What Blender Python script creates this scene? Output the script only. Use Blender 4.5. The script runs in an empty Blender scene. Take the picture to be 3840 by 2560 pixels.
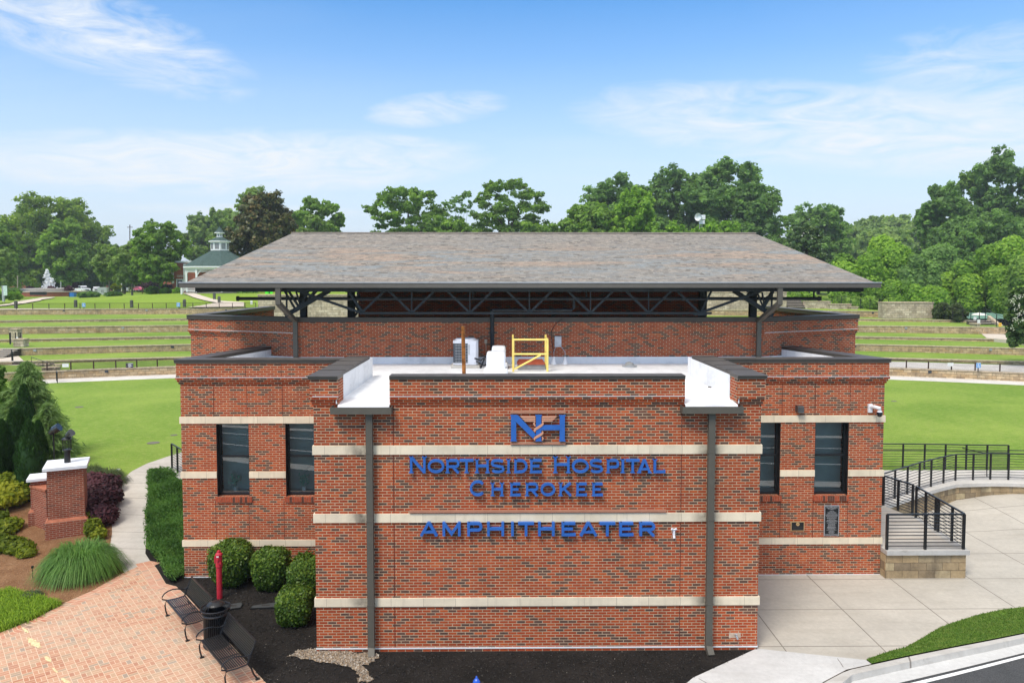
import bpy, math, random
import numpy as np
from mathutils import Vector, Matrix
R = math.radians
sc = bpy.context.scene
col = sc.collection
# ---------------------------------------------------------------- camera
FPX, CX, CY, PIT, YAW, ZC = 2800.0, 1920.0, 1195.0, R(2.98), R(-0.634), 8.8
cam_d = bpy.data.cameras.new('camera'); cam = bpy.data.objects.new('camera', cam_d); col.objects.link(cam)
cam.location = (0, 0, ZC); cam.rotation_euler = (R(90) - PIT, 0, YAW)
cam_d.sensor_width = 36; cam_d.lens = 36 * FPX / 3840; cam_d.shift_y = -(1280 - CY) / 3840
cam_d.clip_start = 0.1; cam_d.clip_end = 9000
sc.camera = cam
# ---------------------------------------------------------------- light
SUN_EL, SUN_AZ = R(56), R(215)          # azimuth clockwise from +Y (view direction): behind the camera, to the left
sun_d = bpy.data.lights.new('sun', 'SUN'); sun = bpy.data.objects.new('sun', sun_d); col.objects.link(sun)
sun_d.energy = 1.95; sun_d.angle = R(18); sun_d.color = (1.0, 0.93, 0.83)
sd = Vector((math.sin(SUN_AZ) * math.cos(SUN_EL), math.cos(SUN_AZ) * math.cos(SUN_EL), math.sin(SUN_EL)))
sun.rotation_euler = sd.to_track_quat('Z', 'Y').to_euler()
sc.view_settings.view_transform = 'Standard'; sc.view_settings.look = 'None'
sc.view_settings.exposure = 0.66; sc.view_settings.gamma = 1
sc.cycles.max_bounces = 6; sc.cycles.transparent_max_bounces = 8

# ---------------------------------------------------------------- node helpers
class NT:
    def __init__(s, nt): s.t = nt
    def n(s, typ, **kw):
        x = s.t.nodes.new(typ)
        for k, v in kw.items(): setattr(x, k, v)
        return x
    def put(s, sock, v):
        if hasattr(v, 'is_output') or isinstance(v, bpy.types.NodeSocket): s.t.links.new(v, sock)
        elif isinstance(v, (tuple, list)) and len(v) == 3 and sock.type == 'RGBA': sock.default_value = (*v, 1)
        else: sock.default_value = v
    def m(s, op, a, b=None, c=None, clamp=False):
        x = s.n('ShaderNodeMath', operation=op, use_clamp=clamp); s.put(x.inputs[0], a)
        if b is not None: s.put(x.inputs[1], b)
        if c is not None: s.put(x.inputs[2], c)
        return x.outputs[0]
    def mix(s, f, a, b, mode='MIX'):
        x = s.n('ShaderNodeMix', data_type='RGBA', blend_type=mode)
        s.put(x.inputs[0], f); s.put(x.inputs[6], a); s.put(x.inputs[7], b); return x.outputs[2]
    def ramp(s, f, stops, interp='LINEAR'):
        x = s.n('ShaderNodeValToRGB'); x.color_ramp.interpolation = interp; s.put(x.inputs[0], f)
        e = x.color_ramp.elements
        while len(e) < len(stops): e.new(0.5)
        for i, (p, c) in enumerate(stops):
            e[i].position = p; e[i].color = (c, c, c, 1) if isinstance(c, (int, float)) else (*c, 1)
        return x.outputs[0]
    def noise(s, v, sc_, det=3, rough=0.55, dist=0.0, out=0):
        x = s.n('ShaderNodeTexNoise'); s.put(x.inputs['Vector'], v); x.inputs['Scale'].default_value = sc_
        x.inputs['Detail'].default_value = det; x.inputs['Roughness'].default_value = rough
        x.inputs['Distortion'].default_value = dist; return x.outputs[out]
    def map(s, v, scale=(1, 1, 1), rot=(0, 0, 0), loc=(0, 0, 0)):
        x = s.n('ShaderNodeMapping'); s.put(x.inputs[0], v); x.inputs[1].default_value = loc
        x.inputs[2].default_value = rot; x.inputs[3].default_value = scale; return x.outputs[0]
    def uv(s): return s.n('ShaderNodeTexCoord').outputs['UV']
    def pos(s): return s.n('ShaderNodeNewGeometry').outputs['Position']
    def sep(s, v):
        x = s.n('ShaderNodeSeparateXYZ'); s.put(x.inputs[0], v); return x.outputs
    def comb(s, a, b, c=0.0):
        x = s.n('ShaderNodeCombineXYZ'); s.put(x.inputs[0], a); s.put(x.inputs[1], b); s.put(x.inputs[2], c); return x.outputs[0]
    def bump(s, h, strength=0.3, dist=0.02):
        x = s.n('ShaderNodeBump'); x.inputs['Strength'].default_value = strength
        x.inputs['Distance'].default_value = dist; s.put(x.inputs['Height'], h); return x.outputs[0]
    def wnoise(s, v, out='Value'):
        x = s.n('ShaderNodeTexWhiteNoise'); s.put(x.inputs['Vector'], v); return x.outputs[out]
    def brick(s, v, w, h, mort, off=0.5, smooth=0.1):
        x = s.n('ShaderNodeTexBrick', offset=off); s.put(x.inputs['Vector'], v)
        x.inputs['Color1'].default_value = (0, 0, 0, 1); x.inputs['Color2'].default_value = (1, 1, 1, 1)
        x.inputs['Mortar'].default_value = (0, 0, 0, 1); x.inputs['Scale'].default_value = 1
        x.inputs['Mortar Size'].default_value = mort; x.inputs['Mortar Smooth'].default_value = smooth
        x.inputs['Brick Width'].default_value = w; x.inputs['Row Height'].default_value = h
        return x.outputs[0], x.outputs[1]

MATS = {}
def newmat(name, rough=0.8, spec=0.3, metal=0.0):
    m = bpy.data.materials.new(name); m.use_nodes = True
    b = m.node_tree.nodes['Principled BSDF']
    b.inputs['Roughness'].default_value = rough; b.inputs['Specular IOR Level'].default_value = spec
    b.inputs['Metallic'].default_value = metal
    MATS[name] = m
    return m, NT(m.node_tree), b
def plain(name, c, rough=0.7, spec=0.3, metal=0.0, var=0.15, sc_=6.0, bump=0.0):
    m, t, b = newmat(name, rough, spec, metal)
    p = t.pos(); n = t.noise(p, sc_, 4)
    f = t.ramp(n, [(0.3, 1 - var), (0.7, 1 + var)])
    t.put(b.inputs['Base Color'], t.mix(1.0, c, f, 'MULTIPLY'))
    if bump: t.put(b.inputs['Normal'], t.bump(t.noise(p, sc_ * 8, 3), bump, 0.01))
    return m
def m_brick(name, reds, darks, dark_at, mortar, w=0.203, h=0.0677, mort=0.0078, stain=0.25):
    m, t, b = newmat(name, 0.88, 0.2)
    uv = t.uv(); c, f = t.brick(uv, w, h, mort)
    p = t.pos()
    rnd = c
    red = t.ramp(rnd, [(0.0, reds[0]), (dark_at * 0.33, reds[1]), (dark_at * 0.66, reds[2]), (dark_at - 0.02, reds[3])])
    dk = t.ramp(rnd, [(dark_at, darks[0]), (0.93, darks[1]), (1.0, darks[0])])
    isd = t.m('GREATER_THAN', rnd, dark_at - 0.005)
    clump = t.noise(p, 0.9, 3)
    base = t.mix(isd, red, dk)
    base = t.mix(1.0, base, t.ramp(t.noise(t.map(p, (1, 1, 3)), 14, 4), [(0.25, 0.78), (0.75, 1.2)]), 'MULTIPLY')
    base = t.mix(1.0, base, t.ramp(clump, [(0.3, 1 - stain * 0.7), (0.7, 1 + stain * 0.5)]), 'MULTIPLY')
    base = t.mix(t.ramp(t.noise(t.map(p, (2.2, 2.2, .28)), 1.3, 5, .7), [(.54, 0.0), (.74, .42)]), base, (.11, .045, .028))
    base = t.mix(t.ramp(t.noise(t.map(p, (1, 1, .8), (0, 0, 0), (9, 3, 1)), 1.7, 5, .7), [(.66, 0.0), (.80, .30)]), base, (.55, .33, .24))
    mo = t.mix(1.0, mortar, t.ramp(t.noise(p, 3, 3), [(0.3, 0.72), (0.7, 1.1)]), 'MULTIPLY')
    t.put(b.inputs['Base Color'], t.mix(f, base, mo))
    hgt = t.m('SUBTRACT', 1.0, f); hgt = t.m('ADD', hgt, t.m('MULTIPLY', t.noise(p, 60, 3), 0.4))
    t.put(b.inputs['Normal'], t.bump(hgt, 0.6, 0.006))
    return m
brick = m_brick('red_brick', [(.32, .048, .017), (.43, .076, .022), (.36, .058, .018), (.49, .10, .027)], [(.10, .056, .042), (.16, .072, .048)], 0.785, (.56, .41, .27))
brick_pillar = m_brick('pillar_brick', [(.24, .050, .026), (.30, .064, .030), (.27, .056, .028), (.34, .080, .038)], [(.17, .05, .035), (.2, .06, .04)], 0.93, (.46, .33, .24), stain=0.15)
brick_far = m_brick('far_brick', [(.28, .055, .03), (.33, .07, .036), (.3, .06, .03), (.36, .08, .04)], [(.17, .05, .035), (.2, .06, .04)], 0.93, (.4, .25, .18), w=.4, h=.12, mort=.014)
# clay pavers in a basket weave
def m_pavers(name, rot):
    m, t, b = newmat(name, 0.75, 0.25)
    p = t.map(t.pos(), (1 / .203, 1 / .203, 1), (0, 0, rot)); s = t.sep(p)
    fx, fy = t.m('FLOOR', s[0]), t.m('FLOOR', s[1])
    par = t.m('FLOORED_MODULO', t.m('ADD', fx, fy), 2.0)
    a, bb = t.m('FRACT', s[0]), t.m('FRACT', s[1])
    al = t.m('ADD', t.m('MULTIPLY', a, par), t.m('MULTIPLY', bb, t.m('SUBTRACT', 1.0, par)))
    half = t.m('GREATER_THAN', al, 0.5)
    d = lambda q: t.m('MINIMUM', q, t.m('SUBTRACT', 1.0, q))
    dist = t.m('MINIMUM', t.m('MINIMUM', d(a), d(bb)), t.m('ABSOLUTE', t.m('SUBTRACT', al, 0.5)))
    mort = t.ramp(dist, [(0.012, 1.0), (0.04, 0.0)])
    line = t.ramp(d(a), [(0.018, 1.0), (0.05, 0.0)])
    mort = t.m('MAXIMUM', mort, line)
    rnd = t.wnoise(t.comb(fx, fy, t.m('MULTIPLY', half, 7.3)))
    c = t.ramp(rnd, [(0, (.38, .12, .055)), (.25, (.48, .19, .095)), (.55, (.54, .27, .155)), (.8, (.48, .29, .17)), (.92, (.33, .23, .15)), (1, (.24, .21, .18))])
    w = t.noise(t.pos(), 0.35, 4); c = t.mix(t.ramp(w, [(.3, .15), (.7, .62)]), c, (.60, .45, .33))
    st = t.noise(t.pos(), 1.3, 5, .65); c = t.mix(t.ramp(st, [(.55, 0.0), (.75, .45)]), c, (.3, .2, .13))
    t.put(b.inputs['Base Color'], t.mix(mort, c, (.72, .56, .40)))
    t.put(b.inputs['Normal'], t.bump(t.m('SUBTRACT', 1.0, mort), .4, .004)); return m
def m_concrete(name, c, jx=0, jy=0, rot=0.0, off=(0, 0), jw=0.012, dirt=(.30, .26, .20), dirt_amt=.35):
    m, t, b = newmat(name, 0.85, 0.25)
    p = t.pos(); n = t.noise(p, 0.5, 5, .6); n2 = t.noise(p, 8, 5, .7); n3 = t.noise(t.map(p, (.4, 3, 1)), 1.1, 4)
    x = t.mix(1.0, c, t.ramp(n, [(.3, .84), (.7, 1.08)]), 'MULTIPLY')
    x = t.mix(1.0, x, t.ramp(n2, [(.3, .93), (.7, 1.05)]), 'MULTIPLY')
    x = t.mix(t.ramp(n3, [(.5, 0.0), (.8, dirt_amt)]), x, dirt)
    x = t.mix(t.ramp(t.noise(p, 1.7, 6, .72, 1.2), [(.60, 0.0), (.70, dirt_amt * .6)]), x, (.20, .18, .15))
    x = t.mix(t.ramp(t.noise(p, 22, 2), [(.74, 0.0), (.76, .5)]), x, (.16, .14, .11))
    if jx or jy:
        q = t.sep(t.map(p, (1, 1, 1), (0, 0, rot), (off[0], off[1], 0))); ds = []
        for s_, j in ((q[0], jx), (q[1], jy)):
            if j:
                fr = t.m('FRACT', t.m('DIVIDE', s_, j)); ds.append(t.m('MULTIPLY', t.m('MINIMUM', fr, t.m('SUBTRACT', 1.0, fr)), j))
        dd = ds[0] if len(ds) == 1 else t.m('MINIMUM', ds[0], ds[1])
        jm = t.ramp(dd, [(jw * .6, 1.0), (jw * 1.4, 0.0)])
        x = t.mix(t.m('MULTIPLY', jm, .8), x, (.13, .11, .09))
    t.put(b.inputs['Base Color'], x); t.put(b.inputs['Normal'], t.bump(n2, .15, .005)); return m
def m_block(name, tints, w=.58, h=.23, mort=.012, dark=.5):
    m, t, b = newmat(name, 0.92, 0.15)
    uv = t.uv(); c, f = t.brick(uv, w, h, mort, smooth=.3); p = t.pos()
    x = t.ramp(c, [(i / (len(tints) - 1), q) for i, q in enumerate(tints)])
    x = t.mix(1.0, x, t.ramp(t.noise(p, 5, 5, .7), [(.25, .65), (.75, 1.2)]), 'MULTIPLY')
    st = t.noise(t.map(p, (1.4, 1.4, .5)), 1.0, 5, .65)
    x = t.mix(t.ramp(st, [(.48, 0.0), (.72, dark)]), x, (.10, .08, .06))
    t.put(b.inputs['Base Color'], t.mix(t.m('MULTIPLY', f, .75), x, (.12, .09, .06)))
    t.put(b.inputs['Normal'], t.bump(t.m('ADD', t.m('SUBTRACT', 1.0, f), t.noise(p, 9, 5)), .7, .03)); return m
block = m_block('tan_block', [(.60, .43, .25), (.50, .34, .18), (.68, .52, .32), (.42, .30, .18), (.58, .45, .29)], dark=.55)
block_pale = m_block('pale_block', [(.60, .50, .36), (.46, .38, .28), (.70, .60, .45), (.40, .33, .24), (.64, .53, .38)], w=.62, h=.3, dark=.55)
block_near = m_block('near_block', [(.36, .26, .15), (.46, .34, .19), (.26, .20, .13), (.50, .40, .24)], w=.48, h=.235, mort=.007, dark=.85)
def m_lime(name, c):
    m, t, b = newmat(name, 0.8, 0.25); uv = t.uv(); p = t.pos(); q, f = t.brick(uv, .76, 9.0, .004)
    x = t.mix(1.0, c, t.ramp(q, [(0, .92), (1, 1.06)]), 'MULTIPLY')
    x = t.mix(1.0, x, t.ramp(t.noise(p, 2, 5), [(.3, .86), (.7, 1.08)]), 'MULTIPLY')
    st = t.noise(t.map(p, (3, 1, .25)), 2.2, 5, .7)
    x = t.mix(t.ramp(st, [(.55, 0.0), (.78, .35)]), x, (.25, .2, .14))
    s = t.sep(p)
    for xc in (-3.30, 4.80):           # weathering around the two front downspouts
        d = t.m('ABSOLUTE', t.m('SUBTRACT', s[0], xc)); near = t.ramp(d, [(.05, .85), (.42, 0.0)])
        fr = t.m('LESS_THAN', s[1], 18.0)
        x = t.mix(t.m('MULTIPLY', t.m('MULTIPLY', near, fr), t.ramp(t.noise(p, 5, 4), [(.3, .4), (.6, 1.0)])), x, (.07, .06, .05))
    t.put(b.inputs['Base Color'], t.mix(f, x, (.4, .33, .25))); return m
lime = m_lime('limestone', (.84, .72, .53))
bronze = plain('bronze_metal', (.075, .066, .056), .45, .5, .3, .08)
bronze_edge = plain('bronze_gutter', (.125, .112, .094), .5, .5, .2, .06)
coping_top = plain('coping_metal', (.10, .088, .078), .5, .5, .2, .2, 3)
spout = plain('downspout_paint', (.115, .105, .084), .5, .4, .1, .06)
steel = plain('dark_steel', (.022, .028, .032), .5, .4, .1, .2, 2)
blackm = plain('black_metal', (.016, .017, .019), .35, .5, .2, .1)
white = plain('white_paint', (.78, .78, .78), .5, .4, 0, .05)
white_pl = plain('white_plastic', (.80, .81, .83), .35, .5, 0, .03)
capstone = plain('white_capstone', (.78, .80, .83), .7, .3, 0, .05, 3)
grey_metal = plain('grey_metal', (.42, .44, .46), .45, .5, .3, .1)
dark_grille = plain('dark_grille', (.05, .06, .075), .6, .3, 0, .1)
yellow = plain('yellow_paint', (.85, .66, .17), .45, .4, 0, .1, 5)
rust = plain('rusty_steel', (.34, .13, .035), .8, .2, .1, .55, 9)
redm = plain('red_paint', (.50, .022, .045), .4, .5, 0, .12)
blue_paint = plain('blue_enamel', (.02, .10, .55), .2, .7, 0, .1)
hatch_red = plain('hatch_red', (.33, .07, .035), .6, .3, 0, .15)
letter_blue = plain('letter_blue', (.028, .135, .47), .4, .45, 0, .10, 3)
letter_dark = plain('letter_edge', (.012, .02, .12), .5, .4)
copper = plain('copper_trim', (.66, .33, .21), .55, .4, 0, .05)
copper_dull = plain('copper_bar', (.46, .21, .13), .55, .4, 0, .08)
def m_membrane():
    m, t, b = newmat('white_membrane', .55, .3); p = t.pos()
    x = t.ramp(t.noise(t.map(p, (1, .5, 1)), 1.6, 6, .65), [(.3, (.66, .66, .66)), (.5, (.84, .84, .84)), (.75, (.9, .9, .9))])
    x = t.mix(t.ramp(t.noise(t.map(p, (.8, 2.5, 1), (0, 0, .6)), 1.5, 6, .75), [(.56, 0.0), (.72, .45)]), x, (.42, .39, .34))
    sq = t.sep(p); fr = t.m('FRACT', t.m('DIVIDE', sq[1], 1.9)); x = t.mix(t.ramp(t.m('ABSOLUTE', t.m('SUBTRACT', fr, .5)), [(.006, .35), (.012, 0.0)]), x, (.4, .4, .4))
    t.put(b.inputs['Base Color'], x); t.put(b.inputs['Normal'], t.bump(t.noise(p, 3, 4), .3, .02)); return m
membrane = m_membrane()
def m_shingle(name, tones, w=.33, h=.145, bands=True):
    m, t, b = newmat(name, .9, .15); uv = t.uv(); p = t.pos(); c, f = t.brick(uv, w, h, .0001, .37, 0)
    c2, f2 = t.brick(t.map(uv, (1, 1, 1), (0, 0, 0), (.11, 0, 0)), w * .47, h, .0001, .61, 0)
    c = t.m('ADD', t.m('MULTIPLY', c, .6), t.m('MULTIPLY', c2, .4)); s = t.sep(uv)
    x = t.ramp(t.m('ADD', c, t.m('MULTIPLY', t.m('SUBTRACT', t.noise(p, 2.5, 3), .5), .14)), [(.1 + .8 * i / (len(tones) - 1), q) for i, q in enumerate(tones)])
    if bands:
        wv = t.noise(t.comb(t.m('MULTIPLY', s[0], .16), t.m('MULTIPLY', s[1], .95), 0.0), 1.0, 2, .45, 1.6)
        vv = t.m('DIVIDE', s[1], 7.1)
        ctr = t.ramp(vv, [(0.0, .25), (.12, .7), (.3, 1.0), (.55, .95), (.68, .35), (.8, .12), (1.0, .05)])
        rr = t.ramp(c, [(.2, .25), (.65, 1.0)])
        x = t.mix(t.m('MULTIPLY', t.m('MULTIPLY', t.ramp(wv, [(.51, 0.0), (.60, 1.0)]), ctr), t.m('MULTIPLY', rr, .36)), x, (.48, .31, .20))
        x = t.mix(t.m('MULTIPLY', t.m('MULTIPLY', t.ramp(wv, [(.40, 1.0), (.49, 0.0)]), ctr), t.m('MULTIPLY', rr, .5)), x, (.22, .28, .31))
    fr = t.m('FRACT', t.m('DIVIDE', s[1], h)); ln = t.ramp(fr, [(0.0, 1.0), (.10, .8), (.2, 0.0)])
    rag = t.ramp(t.noise(t.comb(t.m('MULTIPLY', s[0], 3.0), t.m('MULTIPLY', t.m('FLOOR', t.m('DIVIDE', s[1], h)), 3.7), 0.0), 1.0, 2), [(.4, .25), (.6, 1.0)])
    x = t.mix(1.0, x, t.ramp(t.noise(p, 20, 3), [(.3, .85), (.7, 1.12)]), 'MULTIPLY')
    t.put(b.inputs['Base Color'], t.mix(t.m('MULTIPLY', t.m('MULTIPLY', ln, rag), .75), x, (.06, .05, .045)))
    t.put(b.inputs['Normal'], t.bump(t.m('ADD', fr, t.m('MULTIPLY', c, .5)), .4, .008)); return m
shingle = m_shingle('roof_shingle', [(.15, .138, .12), (.27, .245, .21), (.21, .195, .175), (.31, .28, .24), (.20, .19, .178), (.27, .24, .205)])
shingle_green = m_shingle('green_shingle', [(.05, .085, .075), (.075, .12, .105), (.06, .10, .09)], .5, .3, False)
def m_grass(name, a, b_, c, big=.12):
    m, t, bs = newmat(name, .9, .1); p = t.pos()
    n1 = t.noise(p, big, 4, .6, .5); n2 = t.noise(t.map(p, (1, 2.2, 1)), 2.5, 5, .7); n3 = t.noise(t.map(p, (1, .5, 1)), 26, 4, .8)
    x = t.mix(t.ramp(n1, [(.35, 0.0), (.65, 1.0)]), a, b_)
    x = t.mix(t.ramp(n2, [(.45, 0.0), (.75, .8)]), x, c)
    x = t.mix(1.0, x, t.ramp(n3, [(.25, .62), (.75, 1.38)]), 'MULTIPLY')
    t.put(bs.inputs['Base Color'], x); t.put(bs.inputs['Normal'], t.bump(n3, .9, .03)); return m
grass = m_grass('lawn_grass', (.125, .235, .026), (.225, .325, .052), (.32, .36, .10))
grass_dark = m_grass('verge_grass', (.075, .155, .02), (.12, .21, .03), (.19, .23, .06), .5)
grass_far = m_grass('park_grass', (.17, .275, .030), (.25, .345, .045), (.15, .245, .03), .05)
def m_speck(name, a, b_, speck, sc_=40, amt=.74):
    m, t, bs = newmat(name, .95, .1); p = t.pos(); n = t.noise(p, sc_, 4, .8)
    x = t.mix(t.ramp(t.noise(p, 1.2, 4), [(.35, 0.0), (.65, 1.0)]), a, b_)
    x = t.mix(1.0, x, t.ramp(n, [(.3, .5), (.7, 1.5)]), 'MULTIPLY')
    x = t.mix(t.ramp(t.noise(p, sc_ * 1.7, 2), [(amt, 0.0), (amt + .03, 1.0)]), x, speck)
    t.put(bs.inputs['Base Color'], x); t.put(bs.inputs['Normal'], t.bump(n, 1.0, .03)); return m
mulch = m_speck('black_mulch', (.020, .018, .016), (.032, .028, .025), (.2, .17, .14))
straw = m_speck('pine_straw', (.21, .105, .05), (.30, .165, .085), (.42, .27, .15), 30, .62)
gravel = m_speck('bare_gravel', (.40, .31, .21), (.30, .22, .145), (.6, .56, .5), 25, .6)
soil = m_speck('ground_soil', (.10, .12, .06), (.08, .11, .045), (.18, .18, .1), 4)
asphalt = m_speck('asphalt', (.085, .088, .09), (.10, .102, .105), (.24, .24, .24), 45, .66)
def m_leaf(name, dark, mid, light, trans=.48, rough=.6, big=None):
    m, t, b = newmat(name, rough, .25)
    at = t.n('ShaderNodeAttribute', attribute_name='tint').outputs['Fac']
    x = t.ramp(at, [(0.0, dark), (.5, mid), (1.0, light)])
    t.put(b.inputs['Base Color'], x)
    tr = t.n('ShaderNodeBsdfTranslucent'); t.put(tr.inputs[0], t.mix(1.0, x, (1.15, 1.25, .6), 'MULTIPLY'))
    ms = t.n('ShaderNodeMixShader'); ms.inputs[0].default_value = trans
    t.t.links.new(b.outputs[0], ms.inputs[1]); t.t.links.new(tr.outputs[0], ms.inputs[2])
    t.t.links.new(ms.outputs[0], t.t.nodes['Material Output'].inputs[0]); return m
L_GREEN = m_leaf('leaf_green', (0.111, 0.198, 0.037), (0.204, 0.346, 0.059), (0.372, 0.554, 0.095))
L_DARK = m_leaf('leaf_dark', (0.081, 0.160, 0.047), (0.153, 0.272, 0.073), (0.274, 0.453, 0.117))
L_BRIGHT = m_leaf('leaf_bright', (0.121, 0.238, 0.031), (0.222, 0.400, 0.048), (0.378, 0.571, 0.072))
L_YELLOW = m_leaf('leaf_yellow_green', (0.100, 0.167, 0.020), (0.200, 0.316, 0.033), (0.367, 0.483, 0.059))
L_LIME = m_leaf('leaf_lime', (0.108, 0.153, 0.011), (0.234, 0.288, 0.018), (0.405, 0.414, 0.036))
L_MAGN = m_leaf('leaf_magnolia', (0.043, 0.066, 0.019), (0.098, 0.108, 0.027), (0.254, 0.166, 0.058), .15, .4)
L_MAGG = m_leaf('leaf_glossy', (0.043, 0.088, 0.023), (0.088, 0.156, 0.039), (0.195, 0.273, 0.078), .15, .35)
L_FAR = m_leaf('leaf_pale', (0.150, 0.240, 0.067), (0.254, 0.372, 0.100), (0.390, 0.515, 0.133))
L_PURPLE = m_leaf('leaf_purple', (0.023, 0.010, 0.013), (0.058, 0.018, 0.026), (0.111, 0.036, 0.044), .2)
L_CONIF = m_leaf('leaf_conifer', (.09, .165, .045), (.16, .265, .075), (.27, .39, .135), .35)
L_ARBOR = m_leaf('leaf_arborvitae', (0.014, 0.046, 0.010), (0.030, 0.084, 0.014), (0.060, 0.138, 0.022), .2)
L_BOX = m_leaf('leaf_boxwood', (0.030, 0.075, 0.011), (0.075, 0.149, 0.018), (0.209, 0.299, 0.038), .25, .4)
L_BLADE = m_leaf('grass_blade', (0.055, 0.140, 0.022), (0.110, 0.240, 0.045), (0.220, 0.380, 0.090), .35, .5)
L_OLIVE = m_leaf('grass_olive', (0.055, 0.083, 0.028), (0.110, 0.154, 0.055), (0.187, 0.220, 0.094), .3)
L_LIRI = m_leaf('liriope', (0.100, 0.190, 0.012), (0.200, 0.330, 0.020), (0.360, 0.500, 0.045), .35)
L_WHITE = m_leaf('white_petal', (0.600, 0.600, 0.520), (0.750, 0.750, 0.680), (0.850, 0.850, 0.800), .3)
bark = plain('bark', (.10, .075, .055), .9, .1, 0, .35, 3)
bark_pale = plain('pale_bark', (.24, .21, .17), .9, .1, 0, .3, 3)
def m_pane():
    m, t, b = newmat('tinted_glass', .03, .5)
    nt = t.t; b.inputs['Base Color'].default_value = (.02, .03, .03, 1)
    tr = t.n('ShaderNodeBsdfTransparent'); tr.inputs[0].default_value = (.72, .84, .84, 1)
    gl = t.n('ShaderNodeBsdfGlossy'); gl.inputs['Roughness'].default_value = .01
    fr = t.n('ShaderNodeFresnel'); fr.inputs[0].default_value = 1.7
    f = t.m('ADD', fr.outputs[0], .10)
    ms = t.n('ShaderNodeMixShader'); nt.links.new(f, ms.inputs[0]); nt.links.new(tr.outputs[0], ms.inputs[1]); nt.links.new(gl.outputs[0], ms.inputs[2])
    nt.links.new(ms.outputs[0], nt.nodes['Material Output'].inputs[0]); return m
pane_m = m_pane()
shade_m = plain('window_shade', (.34, .45, .44), .8, .2, 0, .12, 1.5)
car_glass = plain('car_glass', (.03, .04, .05), .1, .8)
car_white = plain('car_white', (.8, .82, .85), .25, .6)
car_red = plain('car_pink_red', (.6, .12, .22), .25, .6)
car_grey = plain('car_silver', (.5, .52, .55), .25, .6)
car_black = plain('car_black', (.02, .02, .022), .25, .6)
rubber = plain('rubber', (.015, .015, .015), .8, .2)
water_m = plain('fountain_foam', (.94, .95, .96), .6, .3, 0, .02)
blue_sign = plain('sign_blue', (.16, .36, .72), .5, .4, 0, .03)
navy = plain('sign_navy', (.012, .014, .06), .4, .4)
gold = plain('gold_paint', (.62, .42, .20), .4, .5, .3, .1)
amber = plain('sign_amber', (.85, .5, .06), .5, .4)
lime_plastic = plain('lime_plastic', (.12, .80, .04), .5, .4)
paint_line = plain('road_paint', (.82, .82, .80), .7, .3, 0, .06, 8)
wood_post = plain('wood_post', (.13, .115, .095), .9, .1, 0, .25)
stone_white = plain('bollard_stone', (.10, .105, .09), .9, .1, 0, .2)
# ---------------------------------------------------------------- photo geometry helpers (pixel of the 3840x2560 photo -> a real place)
CM = Matrix.Rotation(YAW, 3, 'Z') @ Matrix.Rotation(R(90) - PIT, 3, 'X')
def ray(u, v): return CM @ Vector(((u - CX) / FPX, (CY - v) / FPX, -1))
def hz(u, v, z=0.0):
    d = ray(u, v); t = (z - ZC) / d.z; return Vector((d.x * t, d.y * t, z))
def hy(u, v, Y):
    d = ray(u, v); t = Y / d.y; return Vector((d.x * t, Y, ZC + d.z * t))
def ss(a, b, x):
    t = min(1, max(0, (x - a) / (b - a))); return t * t * (3 - 2 * t)
def zl(x, y): return 0.8 * ss(24, 31.5, y)                               # ground level left of the building
def zp(x, y): return 0.46 * ss(15, 21, x) * ss(22, 29, y)                 # plaza on the right
def hg(u, v, fn):
    z = 0.0
    for _ in range(25):
        p = hz(u, v, z); z = 0.5 * z + 0.5 * fn(p.x, p.y)
    p.z = fn(p.x, p.y); return p

def hit(u, v, fn, t0=60.0, t1=420.0, st=.5):
    d = ray(u, v); k = math.hypot(d.x, d.y); t = t0; zp_ = None
    while t < t1:
        x, y, z = d.x / k * t, d.y / k * t, ZC + d.z / k * t
        if z <= fn(x, y): return Vector((x, y, fn(x, y)))
        t += st
    return Vector((d.x / k * t, d.y / k * t, fn(d.x / k * t, d.y / k * t)))
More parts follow.
